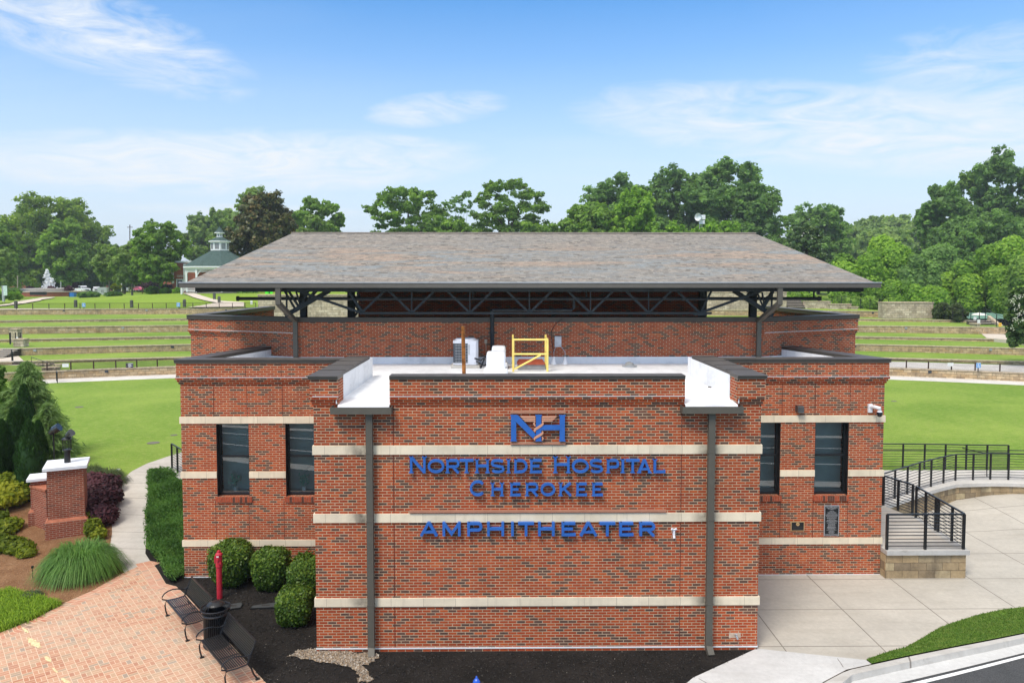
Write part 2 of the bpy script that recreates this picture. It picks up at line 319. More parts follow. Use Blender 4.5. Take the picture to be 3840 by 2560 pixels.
# ---------------------------------------------------------------- objects
ROOT = {}
def tag(o, label=None, cat=None, group=None, kind=None):
    if label: o['label'] = label
    if cat: o['category'] = cat
    if group: o['group'] = group
    if kind: o['kind'] = kind
    return o
def thing(name, label, cat, loc=(0, 0, 0), rz=0.0, group=None):
    o = bpy.data.objects.new(name, None); col.objects.link(o); o.empty_display_size = .2
    o.location = loc; o.rotation_euler = (0, 0, rz); ROOT[o.name] = Vector(loc)
    return tag(o, label, cat, group)
def box_uv(co, nrm):
    ax = np.abs(nrm)
    return ax
class MB:
    """collects shapes given in world coordinates (or in local ones when built with local=True)"""
    def __init__(s): s.v = []; s.f = []; s.mi = []; s.cur = 0
    def add(s, vs, fs):
        o = len(s.v); s.v += [tuple(q) for q in vs]; s.f += [tuple(i + o for i in f) for f in fs]; s.mi += [s.cur] * len(fs); return s
    def box(s, x0, x1, y0, y1, z0, z1):
        return s.add([(x0, y0, z0), (x1, y0, z0), (x1, y1, z0), (x0, y1, z0), (x0, y0, z1), (x1, y0, z1), (x1, y1, z1), (x0, y1, z1)],
                     [(0, 3, 2, 1), (4, 5, 6, 7), (0, 1, 5, 4), (1, 2, 6, 5), (2, 3, 7, 6), (3, 0, 4, 7)])
    def prism(s, pts, z0, z1):
        """pts: list of (x,y), counter-clockwise; z0/z1 numbers or functions"""
        a = sum(p[0] * q[1] - q[0] * p[1] for p, q in zip(pts, pts[1:] + pts[:1]))
        if a < 0: pts = pts[::-1]
        f0 = z0 if callable(z0) else (lambda x, y: z0); f1 = z1 if callable(z1) else (lambda x, y: z1)
        n = len(pts); vs = [(x, y, f0(x, y)) for x, y in pts] + [(x, y, f1(x, y)) for x, y in pts]
        return s.add(vs, [tuple(range(n))[::-1], tuple(range(n, 2 * n))] + [(i, (i + 1) % n, n + (i + 1) % n, n + i) for i in range(n)])
    def bar(s, a, b, w, h=None, up=(0, 0, 1)):
        h = h or w; a = Vector(a); b = Vector(b); d = (b - a).normalized(); up = Vector(up)
        if abs(d.dot(up)) > .98: up = Vector((0, 1, 0))
        x = d.cross(up).normalized() * (w / 2); y = x.cross(d).normalized() * (h / 2)
        vs = [p + sx * x + sy * y for p in (a, b) for sx, sy in ((-1, -1), (1, -1), (1, 1), (-1, 1))]
        return s.add(vs, [(0, 1, 2, 3), (7, 6, 5, 4), (0, 4, 5, 1), (1, 5, 6, 2), (2, 6, 7, 3), (3, 7, 4, 0)])
    def tube(s, pts, r, n=8, cap=True):
        pts = [Vector(p) for p in pts]; rs = r if isinstance(r, (list, tuple)) else [r] * len(pts)
        up = Vector((0, 0, 1)); rings = []
        for i, p in enumerate(pts):
            d = (pts[min(i + 1, len(pts) - 1)] - pts[max(i - 1, 0)]).normalized()
            u = up if abs(d.dot(up)) < .95 else Vector((0, 1, 0))
            x = d.cross(u).normalized(); y = x.cross(d).normalized()
            rings.append([p + rs[i] * (math.cos(t) * x + math.sin(t) * y) for t in [2 * math.pi * k / n for k in range(n)]])
        vs = [q for rg in rings for q in rg]; fs = []
        for i in range(len(rings) - 1):
            for k in range(n): fs.append((i * n + k, i * n + (k + 1) % n, (i + 1) * n + (k + 1) % n, (i + 1) * n + k))
        if cap: fs += [tuple(range(n)), tuple(range(len(vs) - n, len(vs)))[::-1]]
        return s.add(vs, fs)
    def lathe(s, prof, c=(0, 0, 0), n=20, sx=1, sy=1):
        c = Vector(c); vs = []; fs = []
        for r, z in prof:
            for k in range(n):
                t = 2 * math.pi * k / n; vs.append((c.x + r * math.cos(t) * sx, c.y + r * math.sin(t) * sy, c.z + z))
        for i in range(len(prof) - 1):
            for k in range(n): fs.append((i * n + k, i * n + (k + 1) % n, (i + 1) * n + (k + 1) % n, (i + 1) * n + k))
        fs += [tuple(range(n))[::-1], tuple(range(len(vs) - n, len(vs)))]
        return s.add(vs, fs)
    def ribbon(s, pts, t, y0, y1, close=False):
        """a flat stroke in the XZ plane extruded from y0 (front) to y1"""
        P = [Vector((p[0], p[1])) for p in pts]; n = len(P); L = []; Rr = []
        for i in range(n):
            a = P[(i - 1) % n] if (close or i > 0) else None; b = P[(i + 1) % n] if (close or i < n - 1) else None
            d1 = (P[i] - a).normalized() if a is not None else None; d2 = (b - P[i]).normalized() if b is not None else None
            d1 = d1 or d2; d2 = d2 or d1
            n1 = Vector((-d1.y, d1.x)); n2 = Vector((-d2.y, d2.x)); m = (n1 + n2).normalized()
            k = t / 2 / max(.4, m.dot(n1)); L.append(P[i] + m * k); Rr.append(P[i] - m * k)
        vs = []
        for i in range(n): vs += [(L[i].x, y0, L[i].y), (Rr[i].x, y0, Rr[i].y), (L[i].x, y1, L[i].y), (Rr[i].x, y1, Rr[i].y)]
        fs = []
        for i in range(n if close else n - 1):
            a = 4 * i; b = 4 * ((i + 1) % n)
            fs += [(a, a + 1, b + 1, b), (a + 2, b + 2, b + 3, a + 3), (a, b, b + 2, a + 2), (a + 1, a + 3, b + 3, b + 1)]
        if not close: fs += [(0, 2, 3, 1), (4 * n - 4, 4 * n - 3, 4 * n - 1, 4 * n - 2)]
        return s.add(vs, fs)
    def plate(s, pts, y0, y1):
        """polygon in XZ, extruded in y"""
        n = len(pts); vs = [(x, y0, z) for x, z in pts] + [(x, y1, z) for x, z in pts]
        return s.add(vs, [tuple(range(n)), tuple(range(n, 2 * n))[::-1]] + [(i, n + i, n + (i + 1) % n, (i + 1) % n) for i in range(n)])
    def pieces(s, tol=.03):
        n = len(s.v); par = list(range(n))
        def f(i):
            while par[i] != i: par[i] = par[par[i]]; i = par[i]
            return i
        for fc in s.f:
            for k in fc[1:]: par[f(k)] = f(fc[0])
        grp = {}
        for i in range(n): grp.setdefault(f(i), []).append(i)
        B = []
        for g in grp.values():
            q = [s.v[i] for i in g]; B.append([set(g), [min(p[k] for p in q) - tol for k in range(3)], [max(p[k] for p in q) + tol for k in range(3)]])
        ch = True
        while ch:
            ch = False
            for i in range(len(B)):
                for j in range(i + 1, len(B)):
                    if all(B[i][1][k] <= B[j][2][k] and B[j][1][k] <= B[i][2][k] for k in range(3)):
                        B[i] = [B[i][0] | B[j][0], [min(a, b) for a, b in zip(B[i][1], B[j][1])], [max(a, b) for a, b in zip(B[i][2], B[j][2])]]; del B[j]; ch = True; break
                if ch: break
        out = []
        for g, _, _ in B:
            m = MB(); ids = sorted(g); mp = {v: k for k, v in enumerate(ids)}; m.v = [s.v[i] for i in ids]
            for fc, mi in zip(s.f, s.mi):
                if fc[0] in mp: m.f.append(tuple(mp[k] for k in fc)); m.mi.append(mi)
            out.append(m)
        return out
    def build(s, name, mat, parent=None, local=False, smooth=False, uvrot=None, bevel=0.0, label=None, cat=None, group=None, kind=None, split=False):
        if split:
            r = None
            for mm in s.pieces(): r = mm.build(name, mat, parent, local, smooth, uvrot, bevel, label, cat, group, kind)
            return r
        me = bpy.data.meshes.new(name); me.from_pydata(s.v, [], s.f)
        ms = mat if isinstance(mat, (list, tuple)) else [mat]
        for m_ in ms: me.materials.append(m_)
        nf = len(s.f)
        if len(ms) > 1: me.polygons.foreach_set('material_index', s.mi)
        me.update()
        nl = len(me.loops); li = np.empty(nl, np.int32); me.loops.foreach_get('vertex_index', li)
        co = np.empty(len(s.v) * 3); me.vertices.foreach_get('co', co); co = co.reshape(-1, 3)[li]
        nr = np.empty(nf * 3); me.polygons.foreach_get('normal', nr); nr = nr.reshape(-1, 3)
        lt = np.empty(nf, np.int32); me.polygons.foreach_get('loop_total', lt); nr = np.repeat(nr, lt, axis=0)
        h = np.hypot(nr[:, 0], nr[:, 1]); hs = np.where(h < 1e-6, 1, h)
        flat = np.abs(nr[:, 2]) > .75
        tx, ty = -nr[:, 1] / hs, nr[:, 0] / hs
        sg = np.where((np.abs(nr[:, 1]) > .5) & (nr[:, 1] > 0), 1, 1)
        u = np.where(flat, co[:, 0], (co[:, 0] * tx + co[:, 1] * ty) * sg); v = np.where(flat, co[:, 1], co[:, 2])
        uvl = me.uv_layers.new(name='UVMap'); uvl.data.foreach_set('uv', np.stack([u, v], 1).astype(np.float32).ravel())
        if smooth: me.polygons.foreach_set('use_smooth', [True] * nf)
        o = bpy.data.objects.new(name, me); col.objects.link(o)
        if parent is not None:
            o.parent = parent; r = parent
            while r.parent is not None: r = r.parent
            if not local:
                off = ROOT.get(r.name, Vector((0, 0, 0))); me.transform(Matrix.Translation(-off))
        if bevel:
            b = o.modifiers.new('bevel', 'BEVEL'); b.width = bevel; b.segments = 2; b.limit_method = 'ANGLE'; b.angle_limit = R(40)
        return tag(o, label, cat, group, kind)
def copy_tree(o, parent=None, loc=None, rz=None, label=None):
    c = o.copy(); col.objects.link(c)
    if parent is not None: c.parent = parent
    else:
        if loc is not None: c.location = loc
        if rz is not None: c.rotation_euler = (0, 0, rz)
        if label: c['label'] = label
        ROOT[c.name] = c.location.copy()
    for ch in [q for q in o.children]: copy_tree(ch, c)
    return c
def sheet(name, pts, z, mat, label=None, kind='structure'):
    """flat ground sheet from world (x,y) points"""
    m = MB(); pts = [(p[0], p[1]) for p in pts]
    a = sum(p[0] * q[1] - q[0] * p[1] for p, q in zip(pts, pts[1:] + pts[:1]))
    if a < 0: pts = pts[::-1]
    m.add([(x, y, z) for x, y in pts], [tuple(range(len(pts)))])
    return m.build(name, mat, kind=kind)
def inside(pts, x, y):
    c = False; n = len(pts)
    for i in range(n):
        x1, y1 = pts[i][0], pts[i][1]; x2, y2 = pts[i - 1][0], pts[i - 1][1]
        if (y1 > y) != (y2 > y) and x < (x2 - x1) * (y - y1) / (y2 - y1) + x1: c = not c
    return c
import bmesh
def draped(name, pts, fn, dz, mat, cuts=1.0, kind='structure'):
    """ground sheet that follows the height function fn, from world (x,y) points"""
    bm = bmesh.new(); vs = [bm.verts.new((p[0], p[1], 0)) for p in pts]; bm.faces.new(vs)
    xs = [p[0] for p in pts]; ys = [p[1] for p in pts]
    for ax, lo, hi in ((0, min(xs), max(xs)), (1, min(ys), max(ys))):
        k = math.ceil(lo / cuts) * cuts
        while k < hi:
            no = (1, 0, 0) if ax == 0 else (0, 1, 0); c = (k, 0, 0) if ax == 0 else (0, k, 0)
            bmesh.ops.bisect_plane(bm, geom=bm.verts[:] + bm.edges[:] + bm.faces[:], plane_co=c, plane_no=no); k += cuts
    bmesh.ops.triangulate(bm, faces=[f for f in bm.faces if len(f.verts) > 4])
    for v in bm.verts: v.co.z = fn(v.co.x, v.co.y) + dz
    for f in bm.faces:
        f.normal_update()
        if f.normal.z < 0: f.normal_flip()
    bm.verts.index_update()
    m = MB(); m.add([v.co[:] for v in bm.verts], [[v.index for v in f.verts] for f in bm.faces]); bm.free()
    return m.build(name, mat, kind=kind, smooth=True)

# ---------------------------------------------------------------- foliage (numpy)
rng = np.random.default_rng(7)
def unit(n):
    v = rng.normal(size=(n, 3)); return v / np.linalg.norm(v, axis=1, keepdims=True)
def quads_mesh(name, P, A, B, tint, mat, parent=None, extra=None, off=None, **kw):
    """leaf cards: centre P, half-axes A (length) and B (width); diamond shaped"""
    n = len(P); V = np.empty((n, 4, 3)); V[:, 0] = P - A; V[:, 1] = P + B * .9 - A * .1; V[:, 2] = P + A; V[:, 3] = P - B * .9 - A * .1
    V = V.reshape(-1, 3); nv = n * 4; li = np.arange(nv, dtype=np.int32); starts = np.arange(0, nv, 4, dtype=np.int32)
    tv = np.repeat(tint, 4)
    if extra is not None:
        ev, ef, et = extra; k = nv; V = np.vstack([V, ev]); tv = np.concatenate([tv, et])
        li = np.concatenate([li, ef.ravel().astype(np.int32) + k]); starts = np.concatenate([starts, nv + np.arange(0, ef.size, 3, dtype=np.int32)])
    if off is not None: V = V - np.array(off)
    me = bpy.data.meshes.new(name); me.vertices.add(len(V)); me.vertices.foreach_set('co', V.astype(np.float32).ravel())
    me.loops.add(len(li)); me.loops.foreach_set('vertex_index', li)
    me.polygons.add(len(starts)); me.polygons.foreach_set('loop_start', starts)
    me.update(calc_edges=True)
    at = me.attributes.new('tint', 'FLOAT', 'POINT'); at.data.foreach_set('value', np.clip(tv, 0, 1).astype(np.float32))
    me.materials.append(mat)
    o = bpy.data.objects.new(name, me); col.objects.link(o)
    if parent is not None: o.parent = parent
    return tag(o, **kw)
def ico():
    bm = bmesh.new(); bmesh.ops.create_icosphere(bm, subdivisions=2, radius=1)
    v = np.array([q.co[:] for q in bm.verts]); f = np.array([[q.index for q in g.verts] for g in bm.faces]); bm.free(); return v, f
ICV, ICF = ico()
def lobes_leaves(C, Rd, n, size, up=.35, shell=.4, flat=1.0, droop=0.0, tvar=.22, lobevar=.2, core=.78, base_t=.45, elong=1.3):
    """leaf cards spread over lobes (centres C, radii Rd [n,3])"""
    Rd = np.asarray(Rd); C = np.asarray(C)
    w = (Rd[:, 0] * Rd[:, 1] + Rd[:, 0] * Rd[:, 2] + Rd[:, 1] * Rd[:, 2]); w = w / w.sum(); k = rng.choice(len(C), n, p=w)
    d = unit(n); low = d[:, 2] < -.35; d[low, 2] *= .5; d /= np.linalg.norm(d, axis=1, keepdims=True)
    rr = 1 - shell * rng.random(n) ** 1.6 + rng.normal(0, .05, n)
    P = C[k] + d * Rd[k] * rr[:, None]
    nr = d * .9 + unit(n) * .75; nr[:, 2] += up; nr /= np.linalg.norm(nr, axis=1, keepdims=True)
    t = unit(n); t[:, 2] -= droop; A = np.cross(nr, t); A /= np.linalg.norm(A, axis=1, keepdims=True) + 1e-9
    if droop: A = t - nr * (t * nr).sum(1, keepdims=True); A /= np.linalg.norm(A, axis=1, keepdims=True) + 1e-9
    B = np.cross(nr, A); s = size * (.6 + .8 * rng.random(n))[:, None]
    lt = rng.normal(0, lobevar, len(C)); tint = base_t + lt[k] + rng.normal(0, tvar, n)
    ex = None
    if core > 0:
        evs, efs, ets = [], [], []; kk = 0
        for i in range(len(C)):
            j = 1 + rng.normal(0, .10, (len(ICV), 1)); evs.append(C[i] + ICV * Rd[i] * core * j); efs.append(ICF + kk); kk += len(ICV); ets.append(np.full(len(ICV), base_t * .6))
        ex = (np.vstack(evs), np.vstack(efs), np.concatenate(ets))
    return P, A * s * elong, B * s, tint, ex
# ---------------------------------------------------------------- sky
w = bpy.data.worlds.new('World'); sc.world = w; w.use_nodes = True
wt = NT(w.node_tree); bg = w.node_tree.nodes['Background']; bg.inputs['Strength'].default_value = 0.14
sky = wt.n('ShaderNodeTexSky', sky_type='NISHITA', sun_disc=False, sun_elevation=SUN_EL, sun_rotation=SUN_AZ, altitude=300, air_density=1.0, dust_density=0.4, ozone_density=2.2)
gen = wt.n('ShaderNodeTexCoord').outputs['Generated']; sp = wt.sep(gen)
hs = wt.n('ShaderNodeHueSaturation'); hs.inputs['Saturation'].default_value = 1.38; hs.inputs['Hue'].default_value = .5; hs.inputs['Value'].default_value = 1.0; wt.put(hs.inputs['Color'], sky.outputs[0])
zc = wt.m('MAXIMUM', sp[2], 0.0); den = wt.m('ADD', zc, .16)
px_, py_ = wt.m('DIVIDE', sp[0], den), wt.m('DIVIDE', sp[1], den)
cv = wt.comb(px_, py_, 0.0); CM_ = Matrix.Rotation(YAW, 3, 'Z') @ Matrix.Rotation(R(90) - PIT, 3, 'X')
n1 = wt.noise(wt.map(cv, (.55, 2.1, 1), (0, 0, .12), (3.6, 1.2, 0)), 1.0, 8, .60, .9)
n2 = wt.noise(wt.map(cv, (.30, .75, 1), (0, 0, -.2), (6.1, 4.4, 0)), 1.0, 4, .5, .4)
thin = wt.m('MULTIPLY', wt.ramp(n1, [(.42, 0.0), (.66, 1.0)]), wt.ramp(n2, [(.38, .0), (.60, 1.0)]))
hor = wt.ramp(zc, [(0.0, .98), (.06, .92), (.13, .74), (.20, .50), (.28, .22), (.36, .05), (.5, 0.0)])
over = wt.ramp(zc, [(.40, 0.0), (.65, .8)])                              # unseen cloud overhead, added bright and warm to neutralise the light
veil = wt.m('MAXIMUM', hor, over)
skyc = wt.mix(veil, hs.outputs[0], wt.mix(over, (3.35, 3.85, 4.45), (7.6, 7.15, 6.6)))
wisp = None; az = wt.m('ARCTAN2', sp[0], sp[1])
for u_, v_, wu, wv, tilt, amt in ((1640, 410, 300, 70, -.10, .72), (1480, 530, 170, 28, 0, .6), (900, 610, 1000, 130, -.05, .9), (200, 40, 700, 170, .25, .7), (600, 165, 200, 50, .1, .6), (3200, 480, 1100, 170, .12, .75), (3700, 260, 420, 160, .1, .5), (950, 790, 500, 30, 0, .6)):
    d_ = (CM_ @ Vector(((u_ - CX) / FPX, (CY - v_) / FPX, -1))).normalized(); a0, e0 = math.atan2(d_.x, d_.y), d_.z
    da = wt.m('DIVIDE', wt.m('SUBTRACT', az, a0), wu / FPX); de = wt.m('DIVIDE', wt.m('SUBTRACT', wt.m('SUBTRACT', zc, e0), wt.m('MULTIPLY', wt.m('SUBTRACT', az, a0), -tilt)), wv / FPX)
    g_ = wt.m('MULTIPLY', wt.ramp(wt.m('ADD', wt.m('MULTIPLY', da, da), wt.m('MULTIPLY', de, de)), [(0.0, 1.0), (.5, .62), (1.0, 0.0)]), amt)
    wisp = g_ if wisp is None else wt.m('MAXIMUM', wisp, g_)
ws_ = wt.noise(wt.map(wt.comb(az, zc, 0.0), (8, 34, 1), (0, 0, .14)), 1.0, 9, .64, 1.5)
wisp = wt.ramp(wt.m('MULTIPLY', wisp, wt.m('ADD', wt.m('MULTIPLY', ws_, 2.6), -.62)), [(.10, 0.0), (.75, .92)])
allc = wt.m('MAXIMUM', wisp, wt.m('MULTIPLY', thin, wt.ramp(zc, [(.30, .12), (.45, .7)])))
skyc = wt.mix(allc, skyc, (4.2, 4.4, 4.6))
wt.put(bg.inputs['Color'], skyc)

# ---------------------------------------------------------------- ground and terraces
sheet('ground', [(-940, -350), (940, -350), (940, 1340), (-940, 1340)], -0.22, soil)
m = MB(); xs = np.arange(-70, -6.0, 2.0); ys = np.arange(19, 63.1, 1.0)
vs = [(x, y, zl(x, y) - .004) for y in ys for x in xs]; nx = len(xs)
fs = [(j * nx + i, j * nx + i + 1, (j + 1) * nx + i + 1, (j + 1) * nx + i) for j in range(len(ys) - 1) for i in range(nx - 1)]
m.add(vs, fs); o0 = len(m.v)
m.add([(-8, 30.2, .796), (80, 30.2, .796), (80, 64, .796), (-8, 64, .796)], [(0, 1, 2, 3)])
m.build('lawn', grass, kind='structure')

# terrace walls: (ztop, zbottom, [photo points on the top edge], x0, x1)
WALLS = [
 (1.49, .80, [(226, 1387), (661, 1374.5), (3328, 1376), (3840, 1399)]),
 (1.74, 1.49, [(92, 1353), (673, 1339), (3328, 1340), (3840, 1355.5)]),
 (2.41, 1.74, [(89, 1305.6), (720, 1290), (3240, 1290.5), (3827, 1304.5)]),
 (2.71, 2.41, [(86, 1271), (720, 1259.7), (3240, 1261), (3763, 1271)]),
 (3.50, 2.71, [(0, 1227), (720, 1218.5), (3240, 1220), (3674, 1226)]),
 (3.80, 3.50, [(0, 1202), (720, 1193), (3240, 1196), (3587, 1199)]),
 (4.61, 3.80, [(0, 1160), (720, 1156), (2915, 1164), (3406, 1167)])]
XEND = [(-33.5, 75), (-41, 75), (-44, 52.5), (-47, 51), (-75, 49), (-80, 49.5), (-90, 50)]
COEF = []
for zt, zb, pts in WALLS:
    w3 = [hz(u, v, zt) for u, v in pts]; A = np.array([[1, p.x, p.x ** 2] for p in w3]); y = np.array([p.y for p in w3])
    COEF.append(np.linalg.lstsq(A, y, rcond=None)[0])
def wy(i, x): c = COEF[i]; return float(c[0] + c[1] * x + c[2] * x * x)
def arc_band(f0, f1, x0, x1, z0, z1, step=2.0):
    """solid between two curves y=f0(x), y=f1(x)"""
    n = max(2, int((x1 - x0) / step)); xs = np.linspace(x0, x1, n + 1); m = MB(); vs = []
    for x in xs: vs += [(x, f0(x), z0), (x, f0(x), z1), (x, f1(x), z1), (x, f1(x), z0)]
    fs = []
    for i in range(n):
        a = 4 * i; b = a + 4; fs += [(a, b, b + 1, a + 1), (a + 1, b + 1, b + 2, a + 2), (a + 2, b + 2, b + 3, a + 3)]
    fs += [(0, 1, 2, 3), (4 * n, 4 * n + 3, 4 * n + 2, 4 * n + 1)]; m.add(vs, fs); return m
TN = ['lowest long stone terrace wall with a cable fence on top, above the pale walk', 'low seat-high stone wall just behind the lowest fenced wall',
      'two-course tan stone terrace wall, third row up from the lawn', 'low single-course stone wall, fourth row up from the lawn',
      'two-course tan stone terrace wall, fifth row up from the lawn', 'low stone wall in the sixth row, just below the top wall', 'topmost long stone terrace wall below the park path and upper fence']
cap_m = plain('stone_cap', (.46, .37, .26), .9, .15, 0, .35, 4)
for i, (zt, zb, pts) in enumerate(WALLS):
    x0, x1 = XEND[i]; x0 = min(x0, -82) if i < 5 else x0; x1 = max(x1, 58)
    t = thing('terrace_wall', TN[i], 'stone wall', (0, wy(i, 0), zb), group='curved stone terrace walls')
    arc_band(lambda x: wy(i, x), lambda x: wy(i, x) + .35, x0, x1, zb - .3, zt - .09).build('block_face', block, t)
    arc_band(lambda x: wy(i, x) - .05, lambda x: wy(i, x) + .38, x0 - .03, x1 + .03, zt - .09, zt).build('cap', cap_m, t)
    # small drain boxes / step lights set in the wall
    if zt - zb > .5:
        for k, xx in enumerate(np.arange(x0 + 4, x1 - 2, 11.3)):
            if -12 < xx < 13: continue
            mm = MB().box(xx - .14, xx + .14, wy(i, xx) - .05, wy(i, xx) + .02, zt - .32, zt - .14); mm.build('step_light', grey_metal if k % 2 else dark_grille, t)
# terrace lawns
for i in range(7):
    zt = WALLS[i][0]; f0 = (lambda i: (lambda x: wy(i, x) + .38))(i)
    f1 = (lambda i: (lambda x: wy(i + 1, x) + .1))(i) if i < 6 else (lambda x: wy(6, x) + 1.6)
    x0, x1 = XEND[i]; x0 = min(x0, -82); x1 = max(x1, 58); m = MB(); xs = np.linspace(x0, x1, 60); vs = []
    for x in xs: vs += [(x, f0(x), zt - .02), (x, f1(x), (WALLS[i + 1][1] if i < 6 else 4.6) - .01)]
    m.add(vs, [(2 * k, 2 * k + 2, 2 * k + 3, 2 * k + 1) for k in range(59)])
    m.build('terrace_lawn', grass, kind='structure')
conc = m_concrete('walk_concrete', (.50, .47, .42), 0, 0)
conc_w = m_concrete('white_walk_concrete', (.66, .63, .58), 1.5, 0, 0, (0.3, 0))
conc_side = m_concrete('sidewalk_concrete', (.52, .485, .43), 0, 1.32, R(4), (0, .5))
# pale walk at the foot of the lowest wall
m = MB(); xs = np.linspace(-37, 75, 60); vs = []
for x in xs: vs += [(x, wy(0, x) - 2.75, .806), (x, wy(0, x) + .02, .806)]
m.add(vs, [(2 * k, 2 * k + 2, 2 * k + 3, 2 * k + 1) for k in range(59)]); m.build('lower_walk', conc_w, kind='structure')
# the second walk seen behind the right-hand fence
m = MB(); xs = np.linspace(31.5, 75, 30); vs = []
for x in xs: vs += [(x, wy(0, x) + .4, 1.478), (x, wy(1, x) - .9, 1.482)]
m.add(vs, [(2 * k, 2 * k + 2, 2 * k + 3, 2 * k + 1) for k in range(29)]); m.build('upper_walk', conc_w, kind='structure')
# park above the terraces, gently rising
def zu(x, y):
    hill = 1.95 * ss(108, 128, y) * (1 - .55 * ss(150, 200, y)) * ss(-95, -50, x) * (1 - ss(-20, 0, x)) + 0.35 * ss(110, 140, y) * (1 - ss(-95, -50, x)) * (1 - .4 * ss(150, 200, y))
    return 4.60 + hill + .2 * ss(118, 190, y) * (1 - ss(-95, -50, x) * (1 - ss(-20, 0, x)))
m = MB(); xs = np.concatenate([np.arange(-160, 140, 3.0), np.arange(140, 900, 90.0)]); xs = np.concatenate([np.arange(-880, -160, 90.0), xs])
ys = np.concatenate([[0, 1.5, 3, 4.5, 6, 8, 10, 12, 14, 16, 18, 20, 23, 26, 29, 32, 36, 40, 46, 52, 60, 75, 95, 120, 160, 240, 400, 700, 1150]])
vs = []
for q in ys:
    for x in xs:
        xc = min(max(x, -90), 50); y = wy(6, xc) + .38 + q; vs.append((x, y, zu(x, y) - .02 - (3.0 * ss(52, 66, x) if q < 30 else 3.0 * ss(52, 66, x) * (1 - ss(30, 120, q)))))
nx = len(xs); m.add(vs, [(j * nx + i, j * nx + i + 1, (j + 1) * nx + i + 1, (j + 1) * nx + i) for j in range(len(ys) - 1) for i in range(nx - 1)])
m.build('park_lawn', grass_far, kind='structure', smooth=True)
park_conc = m_concrete('park_concrete', (.62, .54, .44), 0, 0, dirt_amt=.15)
# path along the top wall, and the two paths that climb into the park
m = MB(); xs = np.linspace(-90, 14, 50); vs = []
for x in xs: vs += [(x, wy(6, x) + .30, 4.613), (x, wy(6, x) + 2.6, 4.62)]
m.add(vs, [(2 * k, 2 * k + 2, 2 * k + 3, 2 * k + 1) for k in range(49)]); m.build('park_path', park_conc, kind='structure')
p1 = [hit(u, v, zu, 104) for u, v in [(-40, 1152), (40, 1140), (100, 1127), (160, 1116), (208, 1116), (150, 1130), (80, 1142), (0, 1151), (-60, 1158)]]
draped('park_path', p1, zu, .13, park_conc, 1.5)
p2 = [hit(u, v, zu, 104) for u, v in [(683, 1102), (726, 1102), (757, 1112), (790, 1123), (830, 1131), (915, 1137), (915, 1153), (700, 1156), (760, 1148), (812, 1139), (765, 1130), (722, 1117)]]
draped('park_path', p2, zu, .13, park_conc, 1.5)

# ---------------------------------------------------------------- foreground ground
px = lambda L, z=0.0: [hz(u, v, z).xy for u, v in L]
sheet('mulch_bed', [(-12.3, 24.2), (-12.3, 13.2), (3.2, 13.2), (6.03, 17.3), (6.03, 22.5), (-9.3, 24.2)], .004, mulch)
side_pts = [(465, 2148), (441, 2090), (413, 2044), (420, 2001), (420, 1949), (429, 1894), (438, 1833), (459, 1796), (496, 1766), (551, 1738), (637, 1709), (720, 1685)]
side_r = [(720, 1742), (690, 1750), (631, 1763), (566, 1778), (554, 1809), (560, 1864), (542, 1934), (560, 1971), (548, 2017), (545, 2075), (563, 2104)]
sw = [hg(u, v, zl) for u, v in side_pts + side_r]
draped('sidewalk', sw, zl, .012, conc_side, 1.0)
brickL = [(563, 2104), (465, 2148), (347, 2215), (245, 2260), (233, 2268), (122, 2325), (0, 2374)]
bl = px(brickL) + [Vector((-16.2, 17.2)), Vector((-19, 14.6)), Vector((-19, 13.2))]
brr = px([(563, 2104), (588, 2133), (622, 2190), (661, 2200), (700, 2235), (960, 2521), (1090, 2665)])[::-1]
BR = [Vector((brr[0].x + 1.0, 13.2))] + brr[:-1]
paver_poly = bl + BR
pdir = (hz(960, 2521) - hz(700, 2235)).xy.normalized(); prot = math.atan2(pdir.y, pdir.x)
pavers = m_pavers('clay_pavers', -prot)
sheet('brick_paving', paver_poly, .014, pavers)
# border courses of the paving, following its two long edges
def border(name, line, wd, z, mat):
    m = MB(); n = len(line); line = [Vector(p) for p in line]; L = []; d = [0]
    for a, b in zip(line, line[1:]): d.append(d[-1] + (b - a).length)
    inn = []
    for i, p in enumerate(line):
        a = (p - line[i - 1]).normalized() if i else None; b = (line[i + 1] - p).normalized() if i < n - 1 else None; a = a or b; b = b or a
        q = (Vector((-a.y, a.x)) + Vector((-b.y, b.x))).normalized(); inn.append(p + q * wd / max(.5, q.dot(Vector((-a.y, a.x)))))
    for i in range(n - 1):
        v = [(line[i].x, line[i].y, z), (line[i + 1].x, line[i + 1].y, z), (inn[i + 1].x, inn[i + 1].y, z), (inn[i].x, inn[i].y, z)]
        m.add(v, [(0, 1, 2, 3)] if wd > 0 else [(0, 3, 2, 1)])
    o = m.build(name, mat, kind='structure'); uvd = o.data.uv_layers[0].data; k = 0
    for i in range(n - 1):
        s0, s1, w_ = d[i], d[i + 1], abs(wd); q4 = [(s0, 0), (s1, 0), (s1, w_), (s0, w_)] if wd > 0 else [(s0, 0), (s0, w_), (s1, w_), (s1, 0)]
        for q in q4: uvd[k].uv = q; k += 1
def m_soldier():
    m, t, b = newmat('paver_border', .75, .25); uv = t.uv(); c, f = t.brick(uv, .105, .21, .008, 0.0)
    x = t.ramp(c, [(0, (.44, .16, .09)), (.5, (.54, .25, .16)), (.8, (.46, .30, .2)), (1, (.3, .2, .15))]); x = t.mix(t.ramp(t.noise(t.pos(), .4, 4), [(.35, 0.0), (.7, .4)]), x, (.62, .42, .31))
    t.put(b.inputs['Base Color'], t.mix(f, x, (.68, .52, .36))); return m
sold = m_soldier()
border('paving_border', bl[:8], .42, .0175, sold)
border('paving_border', [p for p in (px([(563, 2104), (588, 2133), (622, 2190), (661, 2200), (700, 2235), (960, 2521), (1090, 2665)]))], -.42, .0205, sold)
